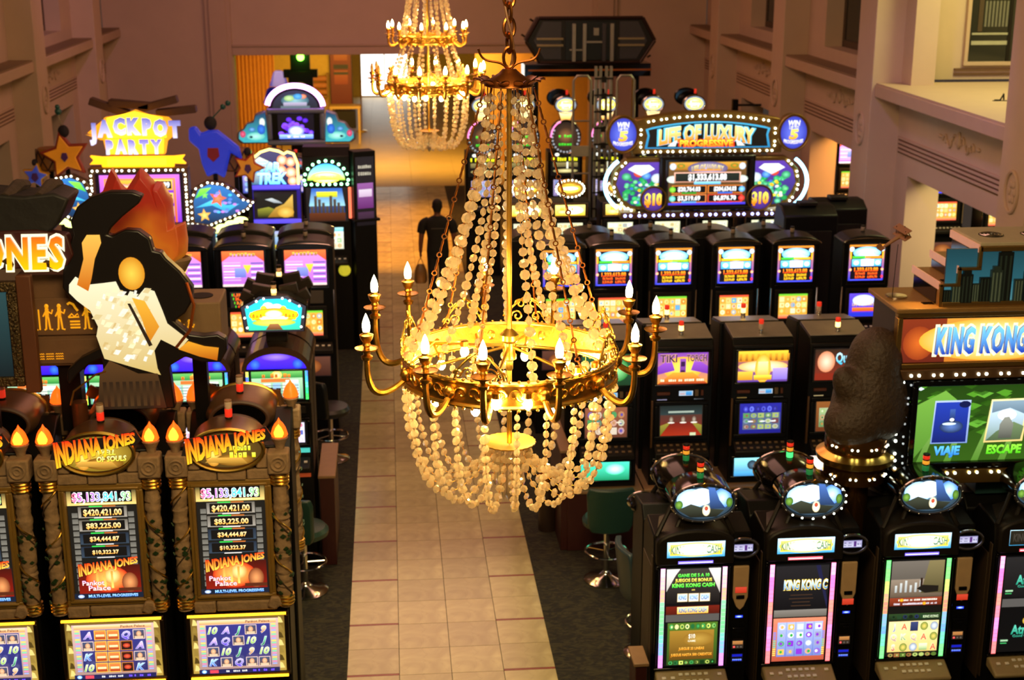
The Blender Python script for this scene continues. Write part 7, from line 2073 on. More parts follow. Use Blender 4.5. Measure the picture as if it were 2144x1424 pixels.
mb = MB(); mb.prism([(a * 1.03, 2.71 + b * 1.03) for a, b in cr_], -.24, -.05); obj('crest', mb, DARK, t, bevel=.008)
mb = MB(); mb.tube([(a, -.26, 2.71 + b) for a, b in cr_[1:]], .018, 8); obj('neon_outline', mb, mat('neon_yellow', 'ffd870', .3, emit=2.6, var=0), t)
p = P(.66, .40, '100c10'); p.rect(-.26, -.17, .26, .17, '0c1008', '101410'); p.poly([(-.26, -.17), (-.26, -.05), (-.1, -.02), (.1, -.1), (.05, -.17)], '1c2008', '88882c'); p.poly([(-.12, -.17), (.0, -.03), (.12, .02), (.25, .16), (.25, -.17)], '8a6018', 'd8b050'); p.ell(.14, -.1, .12, .08, 'b88828', 'e8c060', 14); p.poly([(-.15, .09), (-.05, .11), (.06, .06), (.10, .03), (-.02, .04)], '808890', 'c0c8c8')
panel('planet_screen', p, t, 0, -.235, 2.20, LIT[1.1])
mb = MB(); mb.frame(-.36, .36, 1.96, 2.47, .05, -.25, -.2); obj('violet_frame', mb, mat('violet_plastic', '2c20a0', .3, emit=.35), t, bevel=.008)
for z_ in (2.47, 1.97):
    mb = MB(); mb.bx(-.36, .36, -.26, -.22, z_ - .03, z_ + .03); obj('violet_bar', mb, mat('violet_bar', '5a50f0', .3, emit=.7, var=0), t, bevel=.006)
p = P(.44, .30, '181410'); p.rect(-.21, -.14, .21, .14, '506070', 'a8b8b8'); p.rect(-.05, -.12, .08, .05, '5878a8', '90b0d0'); p.rect(-.05, -.13, .08, -.06, 'd8c830'); p.rect(-.2, .10, .2, .14, 'a0a8d8')
panel('reel_screen', p, t, 0, -.225, 1.68, LIT[1.1]); button_deck(t, .56, -.21, 1.42, 1, 7)
mb = MB(); mb.tube([(.31, -.24, 1.55), (.31, -.24, 1.9)], .014, 8); obj('side_light', mb, NEONV, t)
t = thing('slot_machine', 'slot machine with green bulb dome and blue city top glass beside the poster stand', 'slot machine', (-.93, 20.75, 0))
mb = MB(); mb.prism([(-.22, 0), (.22, 0), (.22, 3.02), (-.10, 3.02), (-.22, 2.9), (-.22, 1.6), (-.2, 1.0)], -.34, .34, 'x'); obj('cabinet', mb, BLK, t, bevel=.012)
dm = [(.27 * math.cos(R(a)), .24 * math.sin(R(a))) for a in range(0, 181, 12)]
p = P(.02, .02, '000000'); p.poly(dm, '90b820', '2888d0'); p.ell(0, .04, .22, .08, 'e8d828', 'fffce0', 20); p.poly([(-.26, 0), (.26, 0), (.2, .07), (-.2, .07)], '58b030', 'f0e050'); p.bars(0, .05, .3, .05, 'f0a020', 8, 'fff080')
panel('dome_face', p, t, 0, -.245, 2.56, LIT[2.6], slab=False)
mb = MB(); mb.prism([(a * 1.15, 2.55 + b * 1.15) for a, b in dm], -.235, -.2); obj('dome', mb, DARK, t)
bulbs(t, [(.315 * math.cos(R(a)), -.245, 2.56 + .28 * math.sin(R(a))) for a in range(0, 181, 18)] + [(x_, -.245, 2.50) for x_ in rowpts(-.30, .30, 8)], .022, BULBG)
p = P(.60, .50, '101010'); p.poly([(-.27, -.24), (.27, -.24), (.22, .24), (-.22, .24)], '14100c', '2860b8'); p.poly([(-.26, -.02), (.26, -.02), (.22, .22), (-.22, .22)], '90c8d8', '2858b0'); p.rect(-.15, .11, .15, .19, 'a8b018', 'f0e838')
for i in range(9): p.rect(-.24 + i * .055, -.2, -.20 + i * .055, -.02 + .05 * ((i * 7) % 4), '2c2018', '4a4038'); p.L -= 1
p.up(); p.rect(-.26, -.24, .26, -.12, '38180c', '5a2c14')
panel('city_glass', p, t, 0, -.235, 2.20, LIT[1.1])
p = P(.46, .34, '14140c'); p.rect(-.22, -.16, .22, .16, 'c8c8b0', 'f0f0e0'); p.rect(-.22, .10, .22, .16, '60b8c8', 'a8e8f0'); p.grid(-.2, -.15, .2, .09, 5, 3, ['e8e0b8', 'd8a868', '98c090', 'f8f0d8', 'c87858'], .1, 'mix', 71)
panel('reel_screen', p, t, 0, -.225, 1.70, LIT[1.1]); button_deck(t, .56, -.21, 1.42, 1, 7)
mb = MB(); mb.tube([(.33, -.24, 2.0), (.33, -.24, 2.45)], .02, 8); obj('red_side_light', mb, mat('red_white_light', 'ff7050', .3, emit=1.2, var=0), t)
mb = MB(); mb.ball((.22, -.24, 1.22), (.09, .03, .09), 12, 8); obj('round_emblem', mb, mat('emblem_yellow', 'c8c030', .4, emit=.5, var=.4, scale=20), t)
# further machines of that bank under the party signs
for i, (xx, lab) in enumerate(((-2.42, 'under the starfish teardrop sign'), (-3.2, 'below the right half of the jackpot screen'), (-3.95, 'below the left half of the jackpot screen'))):
    r = thing('slot_machine', 'dark slot machine with a small pale screen, ' + lab, 'slot machine', (xx, 20.8, 0), 0, 'machines under the party sign')
    mb = MB(); mb.prism([(-.22, 0), (.22, 0), (.22, 1.86), (-.22, 1.86), (-.22, 1.4), (-.2, 1.0)], -.33, .33, 'x'); obj('cabinet', mb, BLK, r, bevel=.012)
    p = P(.46, .30, '101410'); p.rect(-.22, -.14, .22, .14, 'd0c8a8', 'f0f0e0'); p.rect(-.22, .09, .22, .14, '58a8c0', '90d8e8'); p.grid(-.2, -.13, .2, .08, 5, 3, ['e8d8b0', 'd87848', '90b080', 'f8f0d8', 'c8a050'], .1, 'mix', 80 + i)
    panel('reel_screen', p, r, 0, -.235, 1.64, LIT[1.1]); button_deck(r, .56, -.21, 1.38, 1, 7)
    tower(r, .25, -.1, 1.86, [(.03, DARK), (.05, LGLOW)], .03)

# ---- far left: blue sea-creature bank sign with violet neon dome
t = thing('dome_sign', 'blue and silver sign with a violet neon dome over a purple burst screen', 'sign', (-1.62, 25.0, 0))
SIL = mat('silver_blue', '8a90b4', .28, .3)
mb = MB(); mb.frame(-.50, .50, 2.42, 3.06, .09, -.06, .25); obj('silver_frame', mb, SIL, t, bevel=.03)
mb = MB(); mb.bx(-.42, .42, -.02, .2, 2.48, 3.0); obj('screen_box', mb, BLK, t)
p = P(.62, .44, '0a0610'); r_ = random.Random(3)
for i in range(40):
    a, b = r_.gauss(0, .12), r_.gauss(-.06, .08); p.ell(a, max(-.14, min(.18, b)), .05, .04, r_.choice(['38149a', '5a28d0', '7a40f0', '4a20b0']), r_.choice(['8a58ff', '5a28d0']), 8); p.L -= 1
p.up(); p.ell(0, -.07, .14, .09, '5060f0', 'ffffff', 20); p.rect(-.29, -.205, .29, -.13, '4868d8', '90b0ff'); p.bars(0, -.167, .3, .03, 'f0e8ff', 12, 'd8b8e8')
panel('burst_screen', p, t, 0, -.03, 2.74, LIT[1.6])
dome = [(.46 * math.cos(R(a)), .38 * math.sin(R(a))) for a in range(0, 181, 12)]
mb = MB(); mb.prism([(a, 3.06 + b) for a, b in dome], .0, .2); obj('dome', mb, DARK, t)
p = P(.02, .02, '000000'); p.poly([(a * .85, b * .8) for a, b in dome], '20242c', '30304a'); p.ell(0, .13, .24, .11, '385868', '88b8c0', 16); p.ell(-.1, .17, .09, .05, '88b068', 'c0d8a0', 10); p.ell(.14, .2, .06, .04, 'c86848', 'e8a080', 10); p.rect(-.2, .03, .2, .10, '807890', 'b0a8c0'); p.ell(.05, .2, .08, .05, '2878b8', '60b0e0', 10); p.rect(-.25, .0, .25, .04, '586870')
panel('dome_face', p, t, 0, -.006, 3.06, LIT[1.1], slab=False)
for k, (q, z_) in enumerate(((.50, 3.07), (.45, 3.06))):
    mb = MB(); mb.tube([(q * math.cos(R(a)), -.03, z_ + q * .80 * math.sin(R(a))) for a in range(4, 177, 8)], .024 if k == 0 else .014, 8); obj('neon_arc', mb, NEONP, t)
for s in (-1, 1):
    bl = [(.50, 2.45), (.95, 2.45), (1.03, 2.52), (1.02, 2.64), (.92, 2.70), (.86, 2.80), (.74, 2.83), (.70, 2.96), (.52, 3.02)]
    mb = MB(); mb.prism([(s * a, b) for a, b in bl], 0, .2); w_ = obj('wing', mb, SIL, t, bevel=.03)
    p = P(.02, .02, '000000'); p.poly([(s * (.52 + (a - .52) * .92), (b - 2.72) * .9) for a, b in bl], '38a0a8', '183058'); p.ell(s * .70, -.14, .16, .07, '50b0a8', 'a8e0d0', 12); p.ell(s * .58, .10, .05, .08, 'b0c0b8', 'fff8e8', 10); p.ell(s * .92, -.10, .05, .06, 'a02848', 'd86080', 10); p.ell(s * .6, -.02, .07, .09, '1848a0', '3878d8', 10); p.ell(s * .78, -.15, .03, .02, '103040'); p.ell(s * .76, -.02, .06, .04, '285898', '70b0e0', 10)
    panel('wing_face', p, w_, 0, -.006, 2.72, LIT[1.1], slab=False)
for x_ in (-.4, .4):
    mb = MB(); mb.bx(x_ - .04, x_ + .04, .05, .15, 0, 2.45); obj('post', mb, BLK, t)
for i, (xx, lab) in enumerate(((-2.30, 'left one'), (-1.62, 'middle one'), (-.98, 'right one by the aisle'))):
    r = thing('slot_machine', 'curved-top slot machine with mirrored crest under the blue dome sign, ' + lab, 'slot machine', (xx, 24.6, 0), 0, 'curved-top machines under the dome sign')
    mb = MB(); mb.prism([(-.22, 0), (.22, 0), (.22, 2.1), (-.22, 2.1), (-.22, 1.4), (-.2, 1.0)], -.31, .31, 'x'); obj('cabinet', mb, BLK, r, bevel=.012)
    ar = [(.32 * math.cos(R(a)), .22 * math.sin(R(a))) for a in range(0, 181, 15)]
    mb = MB(); mb.prism([(a, 2.1 + b) for a, b in ar], -.22, .2); obj('crest', mb, mat('mirror_crest', '5a4a58', .12, .8), r, bevel=.01)
    p = P(.02, .02, '000000'); p.poly([(a * .85, b * .85) for a, b in ar], '302838', '5a4868'); r_ = random.Random(90 + i)
    for k in range(12): p.ell(r_.uniform(-.2, .2), r_.uniform(.02, .13), .035, .03, r_.choice(['c05828', '8048c8', 'e0a030', '4890a0', 'd8c8a0', 'c83828']), n=8); p.L -= 1
    p.up(); panel('crest_face', p, r, 0, -.226, 2.1, LIT[1.1], slab=False)
    p = P(.48, .34, '101018'); p.rect(-.22, -.15, .22, .15, '4048a0', '9088d0'); p.grid(-.2, -.14, .2, .14, 5, 3, ['c8b0e0', '60a8c0', 'e0d0a0', '5868c0'], .1, 'mix', 95 + i)
    panel('top_screen', p, r, 0, -.23, 1.85, LIT[1.1]); button_deck(r, .54, -.21, 1.3, 1, 6)
    tower(r, -.1 + .1 * i, .0, 2.32, [(.03, DARK), (.05, (LGRNON, LRED, LCLR)[i])], .028)

# ================================================================ STOOLS, LIFT, PERSON, CORRIDOR
GREENL = mat('green_leather', '1c3a30', .38, var=.15, bump=.1, scale=60)
BLUEL = mat('blue_grey_leather', '22343c', .4, var=.15)


def stool(label, x, y, rz, seat_m, group='casino stools'):
    """pedestal stool, its back panel on +Y side before turning"""
    t = thing('bar_stool', label, 'stool', (x, y, 0), rz, group)
    mb = MB(); mb.lathe([(.21, 0), (.215, .012), (.18, .03), (.07, .055), (.04, .09), (.034, .10)], 28); obj('base', mb, CHROME, t)
    mb = MB(); mb.tube([(0, 0, .09), (0, 0, .56)], .030, 16); obj('column', mb, CHROME, t)
    mb = MB(); mb.ring((0, 0, .30), .20, .013, 36, 8); fr = obj('foot_ring', mb, CHROME, t)
    mb = MB()
    for a in (30, 150, 270): mb.tube([(.03 * math.cos(R(a)), .03 * math.sin(R(a)), .30), (.20 * math.cos(R(a)), .20 * math.sin(R(a)), .30)], .008, 6)
    obj('ring_spoke', mb, CHROME, fr)
    mb = MB(); mb.lathe([(0, .56), (.19, .56), (.235, .59), (.24, .63), (.21, .665), (0, .675)], 28); obj('seat', mb, seat_m, t)
    # back: rounded slab, slightly curved
    n = 9; vs = []; fs = []
    for i in range(n):
        u = -1 + 2 * i / (n - 1)
        for j in range(8):
            v = j / 7; hw = .235 * (1 - .12 * (1 - v) - .0) 
            if v > .85: hw *= 1 - .12 * ((v - .85) / .15) ** 2
            if v < .12: hw *= .86 + .14 * v / .12
            yy = .20 + .05 * v - .06 * u * u * .8
            vs.append((u * hw, -yy, .58 + .46 * v))
    for i in range(n - 1):
        for j in range(7): fs.append((i * 8 + j, (i + 1) * 8 + j, (i + 1) * 8 + j + 1, i * 8 + j + 1))
    k = len(vs); vs += [(a, b - .055, c) for a, b, c in vs]; fs = [tuple(reversed(f)) for f in fs] + [tuple(q + k for q in f) for f in fs]
    rim = [i * 8 for i in range(n)] + [(n - 1) * 8 + j for j in range(1, 8)] + [i * 8 + 7 for i in range(n - 2, -1, -1)] + [j for j in range(6, 0, -1)]
    for a, b in zip(rim, rim[1:] + rim[:1]): fs.append((a, b, b + k, a + k))
    mb = MB(); mb.add(vs, fs); obj('backrest', mb, seat_m, t, bevel=.014)
    return t


stool('dark green leather stool seen from behind, right of the aisle by the big chandelier beads', 1.98, 12.45, 0, GREENL)
stool('dark green leather stool turned sideways at the left aisle edge beside the temple machines', -.90, 12.45, R(-25), GREENL)
stool('dark leather stool farther up the left aisle edge beside the pink screens', -.78, 15.95, R(-50), mat('black_leather', '141614', .4))
stool('blue-grey stool edge-on behind the left side of the first double-screen machine', 2.13, 10.98, R(-84), BLUEL)
stool('black stool between the torch artwork machine and the front right row', 2.75, 12.25, R(5), mat('black_leather', '141614'))
stool('black stool in front of the golden statue machine', 3.45, 12.25, R(-8), mat('black_leather', '141614'))
stool('black stool in front of the blue script machine', 4.35, 12.25, R(6), mat('black_leather', '141614'))

# dark red wooden partitions at the aisle ends
for lab, x0, x1, y0, y1, h_ in (('dark red wood partition at the aisle end of the second left bank', -.76, -.62, 13.0, 13.9, .92), ('dark red wood partition at the aisle end of the front right row', 1.79, 1.88, 9.72, 9.98, .58), ('dark red wood end panel of the second right bank', 1.62, 1.70, 13.15, 14.1, 1.05)):
    t = thing('partition', lab, 'partition', ((x0 + x1) / 2, (y0 + y1) / 2, 0))
    dx, dy = (x1 - x0) / 2, (y1 - y0) / 2
    mb = MB(); mb.bx(-dx, dx, -dy, dy, 0, h_); obj('panel', mb, mat('dark_red_wood', '3a120c'), t, bevel=.006)
    mb = MB(); mb.bx(-dx - .015, dx + .015, -dy - .015, dy + .015, h_, h_ + .03); obj('cap', mb, mat('pale_shelf_edge', '8a6a48'), t, bevel=.006)
t = thing('ash_bin', 'small copper domed bin on the carpet right of the aisle', 'bin', (1.55, 13.7, 0))
mb = MB(); mb.lathe([(.10, 0), (.10, .55), (.11, .56)], 20); obj('body', mb, mat('dark_bin', '2a1c14', .4), t)
mb = MB(); mb.lathe([(.11, .56), (.115, .60), (.09, .65), (.04, .68), (0, .685)], 20); obj('dome_lid', mb, mat('copper_lid', 'b07038', .2, 1.0), t)

# person walking away up the aisle
t = thing('person', 'person in dark t-shirt and dark trousers walking away up the aisle, carrying a bag', 'person', (.75, 23.2, 0))


SKINM = mat('skin_tone', '7a4a34', .5, var=.08)
CLOTH = mat('dark_tshirt', '14100e', .85)
TROUS = mat('dark_trousers', '100e10', .85)
HAIRM = mat('dark_hair', '120c08', .8)
SHOE = mat('black_shoe', '0a0908', .5)


def limb(mb, pts, rr, n=12, flat=1.0):
    """smooth tapering limb through joints"""
    P_ = [V(p) for p in pts]; path = []; rad = []
    k = len(P_)
    for i in range(k - 1):
        p0, p1, p2, p3 = P_[max(0, i - 1)], P_[i], P_[i + 1], P_[min(k - 1, i + 2)]
        for j in range(6):
            t_ = j / 6
            path.append(.5 * ((2 * p1) + (-p0 + p2) * t_ + (2 * p0 - 5 * p1 + 4 * p2 - p3) * t_ * t_ + (-p0 + 3 * p1 - 3 * p2 + p3) * t_ ** 3)); rad.append(rr[i] + (rr[i + 1] - rr[i]) * t_)
    path.append(P_[-1]); rad.append(rr[-1])
    mb.tube(path, rad, n)


def body_loft(mb, secs, n=20):
    vs = []; fs = []
    for (cx, cy, z, rx, ry) in secs:
        for j in range(n):
            a = 2 * PI * j / n; ca, sa = math.cos(a), math.sin(a)
            vs.append((cx + rx * math.copysign(abs(ca) ** .85, ca), cy + ry * math.copysign(abs(sa) ** .85, sa), z))
    for i in range(len(secs) - 1):
        for j in range(n): fs.append((i * n + j, i * n + (j + 1) % n, (i + 1) * n + (j + 1) % n, (i + 1) * n + j))
    fs.append(tuple(range(n - 1, -1, -1))); fs.append(tuple(range((len(secs) - 1) * n, len(secs) * n)))
    mb.add(vs, fs)


# the body itself: head, neck, trunk, arms, hands and legs grown into one skin
mb = MB()
body_loft(mb, [(0, 0, .86, .13, .10), (0, 0, .95, .165, .115), (0, 0, 1.08, .145, .105), (0, 0, 1.25, .17, .115), (0, 0, 1.38, .185, .11), (0, .0, 1.45, .13, .09), (.0, .0, 1.48, .06, .06), (.0, .005, 1.53, .055, .058), (0, .015, 1.56, .062, .075), (0, .02, 1.60, .074, .09), (0, .02, 1.66, .078, .096), (0, .018, 1.71, .068, .084), (0, .015, 1.74, .035, .045)])
for s in (-1, 1):
    limb(mb, [(s * .15, 0, 1.41), (s * .225, 0, 1.36), (s * .27, -.01, 1.13), (s * .285, .03, .93), (s * .285, .05, .86)], [.06, .062, .046, .033, .028])
    mb.ball((s * .287, .06, .82), (.022, .042, .05), 10, 7)
    for k in range(4): limb(mb, [(s * .287, .03 + k * .02, .80), (s * .283, .032 + k * .02, .755), (s * .272, .036 + k * .019, .725 + .006 * abs(k - 1.5))], [.0095, .009, .007], 7)
    limb(mb, [(s * .28, .09, .84), (s * .268, .112, .80), (s * .262, .118, .77)], [.011, .010, .008], 7)
    f = .14 * s
    limb(mb, [(s * .085, 0, .93), (s * .09, f * .45, .50), (s * .088, f * .9 - .05, .10)], [.088, .058, .042])
    mb.ball((s * .078, 0.095, 1.655) if False else (s * .079, .02, 1.63), (.012, .022, .032), 8, 6)
b = obj('body', mb, SKINM, t)
rm = b.modifiers.new('one_skin', 'REMESH'); rm.mode = 'VOXEL'; rm.voxel_size = .011; rm.use_smooth_shade = True
mb = MB(); mb.ball((0, -.01, 1.685), (.084, .098, .085), 14, 10); body_loft(mb, [(0, -.045, 1.56, .058, .05), (0, -.03, 1.62, .078, .078), (0, -.01, 1.68, .084, .098)]); obj('hair', mb, HAIRM, t)
mb = MB()
body_loft(mb, [(0, 0, .90, .185, .135), (0, 0, .98, .18, .13), (0, 0, 1.10, .168, .125), (0, 0, 1.25, .192, .135), (0, 0, 1.38, .215, .13), (0, 0, 1.44, .165, .11), (0, 0, 1.485, .075, .075)])
for s in (-1, 1): limb(mb, [(s * .14, 0, 1.40), (s * .235, 0, 1.345), (s * .275, -.005, 1.20)], [.075, .08, .068])
obj('t_shirt', mb, CLOTH, t)
mb = MB(); mb.bx(-.11, .11, -.142, -.135, 1.285, 1.30); obj('shirt_print', mb, mat('grey_print', '4a4238', .7), t)
mb = MB(); body_loft(mb, [(0, 0, .80, .175, .125), (0, 0, .90, .178, .13), (0, 0, .97, .17, .125)])
for s in (-1, 1):
    f = .14 * s
    limb(mb, [(s * .085, 0, .90), (s * .092, f * .45, .50), (s * .088, f * .9 - .05, .06)], [.105, .078, .066])
obj('trousers', mb, TROUS, t)
for s in (-1, 1):
    f = .14 * s * .9 - .05
    mb = MB(); mb.ball((s * .09, f + .05, .04), (.045, .13, .042), 12, 8); obj('shoe', mb, SHOE, t, label=None)
t = thing('carrier_bag', 'thin pale carrier bag hanging from the hand of the walking person', 'bag', (.46, 23.26, .33))
mb = MB(); body_loft(mb, [(0, 0, 0, .09, .05), (0, 0, .05, .11, .07), (0, 0, .22, .10, .06), (0, 0, .32, .06, .035)]); obj('bag_body', mb, mat('film_bag', 'a07c48', .3, trans=.6), t)
mb = MB()
for s in (-1, 1): mb.tube([(s * .05, 0, .32), (s * .02, 0, .40), (0, 0, .425)], .006, 5)
obj('bag_handle', mb, MATS['film_bag'], t)

# mast ladder lift
AL = mat('aluminium', 'a8a298', .35, .8)
t = thing('mast_lift', 'aluminium mast ladder lift standing in front of the dark hexagonal unit', 'lift', (3.64, 24.3, 0))
mb = MB(); mb.bx(-.35, .35, -.45, .25, .08, .2); obj('chassis', mb, BLK, t, bevel=.01)
for x_, y_ in ((-.3, -.4), (.3, -.4), (-.3, .2), (.3, .2)):
    mb = MB(); mb.lathe([(.0, -.02), (.06, -.02), (.06, .02), (0, .02)], 14, (0, 0, 0)); o = obj('wheel', mb, DARK, t, loc=(x_, y_, .06), rot=(0, R(90), 0))
for x_ in (-.12, -.04, .06, .14):
    mb = MB(); mb.bx(x_ - .022, x_ + .022, -.03, .04, .2, 3.80); obj('mast_rail', mb, AL, t, bevel=.004)
for z_ in [.5 + i * .28 for i in range(12)]:
    mb = MB(); mb.bx(-.15, .17, -.055, -.03, z_, z_ + .03); mb.bx(-.03, .05, -.09, -.03, z_ - .05, z_ + .05); obj('mast_clamp', mb, DARK, t, bevel=.004)
for x_ in (-.38, .36):
    mb = MB(); mb.tube([(x_ - .15, -.2, 1.2), (x_ - .15, -.2, 3.58), (x_ - .09, -.2, 3.66), (x_ + .09, -.2, 3.66), (x_ + .15, -.2, 3.58), (x_ + .15, -.2, 1.2)], .022, 8); obj('cage_rail', mb, AL, t)
    mb = MB(); mb.tube([(x_ - .15, -.2, 2.9), (x_ + .15, -.2, 2.9)], .016, 6); mb.tube([(x_ - .15, -.2, 2.0), (x_ + .15, -.2, 2.0)], .016, 6); obj('cross_rail', mb, AL, t)
mb = MB(); mb.bx(-.56, -.26, -.24, -.21, 2.30, 2.48); obj('grey_plate', mb, mat('grey_plate', '9a9080', .5), t, bevel=.004)
mb = MB(); mb.bx(-.6, .55, -.3, -.05, 1.15, 1.2); obj('platform', mb, DARK, t, bevel=.005)

# dark hexagonal unit on its striped platform
t = thing('hexagonal_unit', 'dark six-sided machine unit with metal rails on a high striped platform', 'display', (3.80, 27.3, 0))
mb = MB(); mb.bx(-1.25, 1.15, -.35, .35, 3.36, 3.60); pl = obj('platform', mb, BLKG, t, bevel=.01)
mb = MB(); mb.bx(-1.18, 1.16, -.36, -.349, 3.47, 3.50); obj('orange_stripe', mb, mat('orange_stripe', 'b06018', .4), pl)
hx = [(-.95, 3.62), (.95, 3.62), (1.22, 4.02), (.98, 4.44), (-.98, 4.44), (-1.22, 4.02)]
mb = MB(); mb.prism(hx, -.28, .28); obj('hex_body', mb, mat('graphite_shell', '1c1816', .4, .3), t, bevel=.02)
for (a, b) in zip(hx, hx[1:] + hx[:1]):
    mb = MB(); mb.tube([(a[0], -.29, a[1]), (b[0], -.29, b[1])], .035, 8); obj('edge_tube', mb, mat('brown_edge', '33201a', .4, .4), t)
for s in (-1, 1):
    mb = MB(); mb.prism([(s * .55, 3.68), (s * .88, 3.68), (s * 1.08, 4.02), (s * .90, 4.38), (s * .55, 4.38)] if s > 0 else [(-.55, 4.38), (-.90, 4.38), (-1.08, 4.02), (-.88, 3.68), (-.55, 3.68)], -.30, -.275); obj('grey_panel', mb, mat('slate_panel', '3c3a40', .35), t, bevel=.008)
    for dz in (.0, .12):
        mb = MB(); mb.bx(s * .52 if s > 0 else -1.02, 1.02 if s > 0 else -.52, -.33, -.30, 3.92 + dz, 3.96 + dz); obj('trim_bar', mb, mat('dull_brass_bar', '9a8a68', .4, .5), t, bevel=.004)
mb = MB(); mb.bx(-.48, .48, -.30, -.27, 3.66, 4.38); obj('centre_panel', mb, mat('dark_teal_panel', '182024', .3), t, bevel=.008)
for x_, m_ in ((-.32, AL), (-.12, AL), (.25, MATS['slate_panel']), (.40, AL)):
    mb = MB(); mb.bx(x_ - .035, x_ + .035, -.35, -.30, 3.64, 4.34); obj('rail', mb, m_, t, bevel=.006)
mb = MB(); mb.bx(-.1, .24, -.34, -.31, 3.98, 4.02); mb.bx(-.4, -.1, -.33, -.31, 3.84, 3.87); mb.bx(.05, .15, -.35, -.30, 4.12, 4.26, 0); obj('cross_bar', mb, AL, t, bevel=.004)
for x_, z_ in ((-1.08, 4.38), (-1.24, 4.1), (1.1, 3.7), (-1.06, 3.66)):
    mb = MB(); mb.tube([(x_, -.2, z_), (x_ - .06 * (1 if x_ < 0 else -1), -.22, z_ + .04)], .02, 6); obj('bolt', mb, DARK, t)
for x_ in (-1.0, .95):
    mb = MB(); mb.bx(x_ - .06, x_ + .06, .1, .25, 0, 3.36); obj('leg', mb, BLK, t)

# dark poster stand by the aisle
t = thing('poster_stand', 'tall black stand with a violet poster angled to the aisle on the left', 'stand', (-.41, 20.55, 0), R(20))
mb = MB(); mb.bx(-.17, .17, -.10, .16, 0, 2.98); obj('body', mb, BLK, t, bevel=.01)
p = P(.28, 1.0, '141016', '1c181c'); p.rect(-.12, -.25, .12, .12, '6a2870', 'a060a8'); p.rect(-.10, -.08, .10, .03, 'd8b8d8', 'f0e0f0'); p.bars(0, .26, .2, .05, 'c8c0a8', 6, None, 2); p.bars(0, .36, .2, .05, 'c8c0a8', 7, None, 3); p.rect(-.12, -.45, .12, -.30, '30202c', '4a2c48')
panel('poster', p, t, 0, -.108, 2.40, LIT[.75], depth=.006)
mb = MB(); mb.bx(-.20, .20, -.16, .18, 1.96, 2.0); obj('shelf', mb, BLK, t, bevel=.006)

# corridor beyond: curtain, black light tower, lampshades, posters, table, rope post
t = thing('curtain', 'golden brown pleated curtain in the left corner of the far opening', 'curtain', (-3.62, 40.0, 0))
mb = MB(); n = 60; vs = []; fs = []
for i in range(n + 1):
    x_ = -.75 + 1.25 * i / n; y_ = .06 * math.sin(i * 1.25)
    vs += [(x_, y_, 0.02), (x_, y_, 3.4), (x_, y_ + .02, 0.02), (x_, y_ + .02, 3.4)]
for i in range(n):
    a = 4 * i; fs += [(a, a + 4, a + 5, a + 1), (a + 2, a + 3, a + 7, a + 6)]
mb.add(vs, fs); obj('pleats', mb, mat('curtain_gold', 'b07830', .8, var=.2), t)
t = thing('light_tower', 'black tower with a glowing green lamp at its top in the far opening', 'lamp', (-2.18, 36.2, 0))
mb = MB(); mb.bx(-.30, .30, -.12, .12, 0, 2.65); obj('body', mb, BLK, t, bevel=.01)
mb = MB(); mb.bx(-.42, .42, -.10, .10, 2.48, 2.68); mb.bx(-.24, .24, -.12, .12, 2.65, 3.12); obj('lamp_head', mb, BLK, t, bevel=.01)
mb = MB(); mb.ball((.02, -.15, 2.99), (.09, .04, .09), 14, 8); obj('green_lamp', mb, mat('green_lamp', '60ff30', .3, emit=14, var=0), t)
mb = MB(); mb.lathe([(0, .125), (.19, .125), (.19, .115)], 28, (0, 0, 2.18), axis='y'); obj('cream_disc', mb, mat('cream_disc', 'd8b088', .5), t)
o = lamp('tower_glow', 'POINT', (-2.16, 35.7, 3.0), 6, '70ff40', .1)
for (x_, z_, h_) in ((-2.90, 1.85, .0), (-2.78, 2.20, .65)):
    t = thing('lampshade', 'cobalt blue cone lampshade beside the black light tower, ' + ('lower one' if h_ == 0 else 'upper one'), 'lamp', (x_, 36.3 + h_, 0))
    mb = MB(); mb.lathe([(.24, z_), (.24, z_ + .01), (.13, z_ + .34), (.08, z_ + .38), (.08, z_ + .37), (.22, z_), (.24, z_)], 24); obj('shade', mb, mat('cobalt_shade', '0e18a0', .5, emit=.12), t)
    mb = MB(); mb.tube([(0, 0, 0), (0, 0, z_ + .36)], .02, 8); mb.lathe([(.14, 0), (.14, .02), (.02, .04)], 16); obj('stem', mb, BRASS, t)
t = thing('poster', 'tall dark red poster beside the bright doorway at the far end', 'poster', (-1.42, 43.5, .6))
p = P(.62, 1.9, '6a1810', '8a2c18'); p.rect(-.2, -.3, .2, .1, '9a3820', 'b86038'); p.rect(-.22, .15, .22, .28, '202018'); p.rect(-.22, -.02, .22, .06, '303028'); p.rect(-.2, .4, .2, .7, 'a85028', 'c87840')
panel('print', p, t, 0, 0, 1.25, PRINT)
mb = MB(); mb.frame(-.34, .34, .27, 2.23, .03, -.02, .03); obj('frame', mb, mat('dark_wood_frame', '3a1c10', .5), t, bevel=.004)
mb = MB(); mb.bx(-.3, -.24, .02, .08, -.6, .3); mb.bx(.24, .3, .02, .08, -.6, .3); obj('leg', mb, MATS['dark_wood_frame'], t)
t = thing('shelf', 'wall shelf with three rolls of tan paper beside the black light tower', 'shelf', (-2.30, 43.3, 0))
mb = MB(); mb.bx(-.5, .5, -.1, .2, 1.2, 1.24); mb.bx(-.5, -.46, -.1, .2, 0, 1.9); mb.bx(.46, .5, -.1, .2, 0, 1.9); obj('rack', mb, mat('tan_rack', '9a7440', .6), t, bevel=.005)
for k in range(3):
    mb = MB(); mb.tube([(-.45, 0, 1.34 + k * .2), (.45, 0, 1.34 + k * .2)], .085, 12); obj('roll', mb, mat('tan_roll', 'b87848', .6), t)
t = thing('side_table', 'small pale table with open front beside the bright doorway', 'table', (-1.28, 42.0, 0))
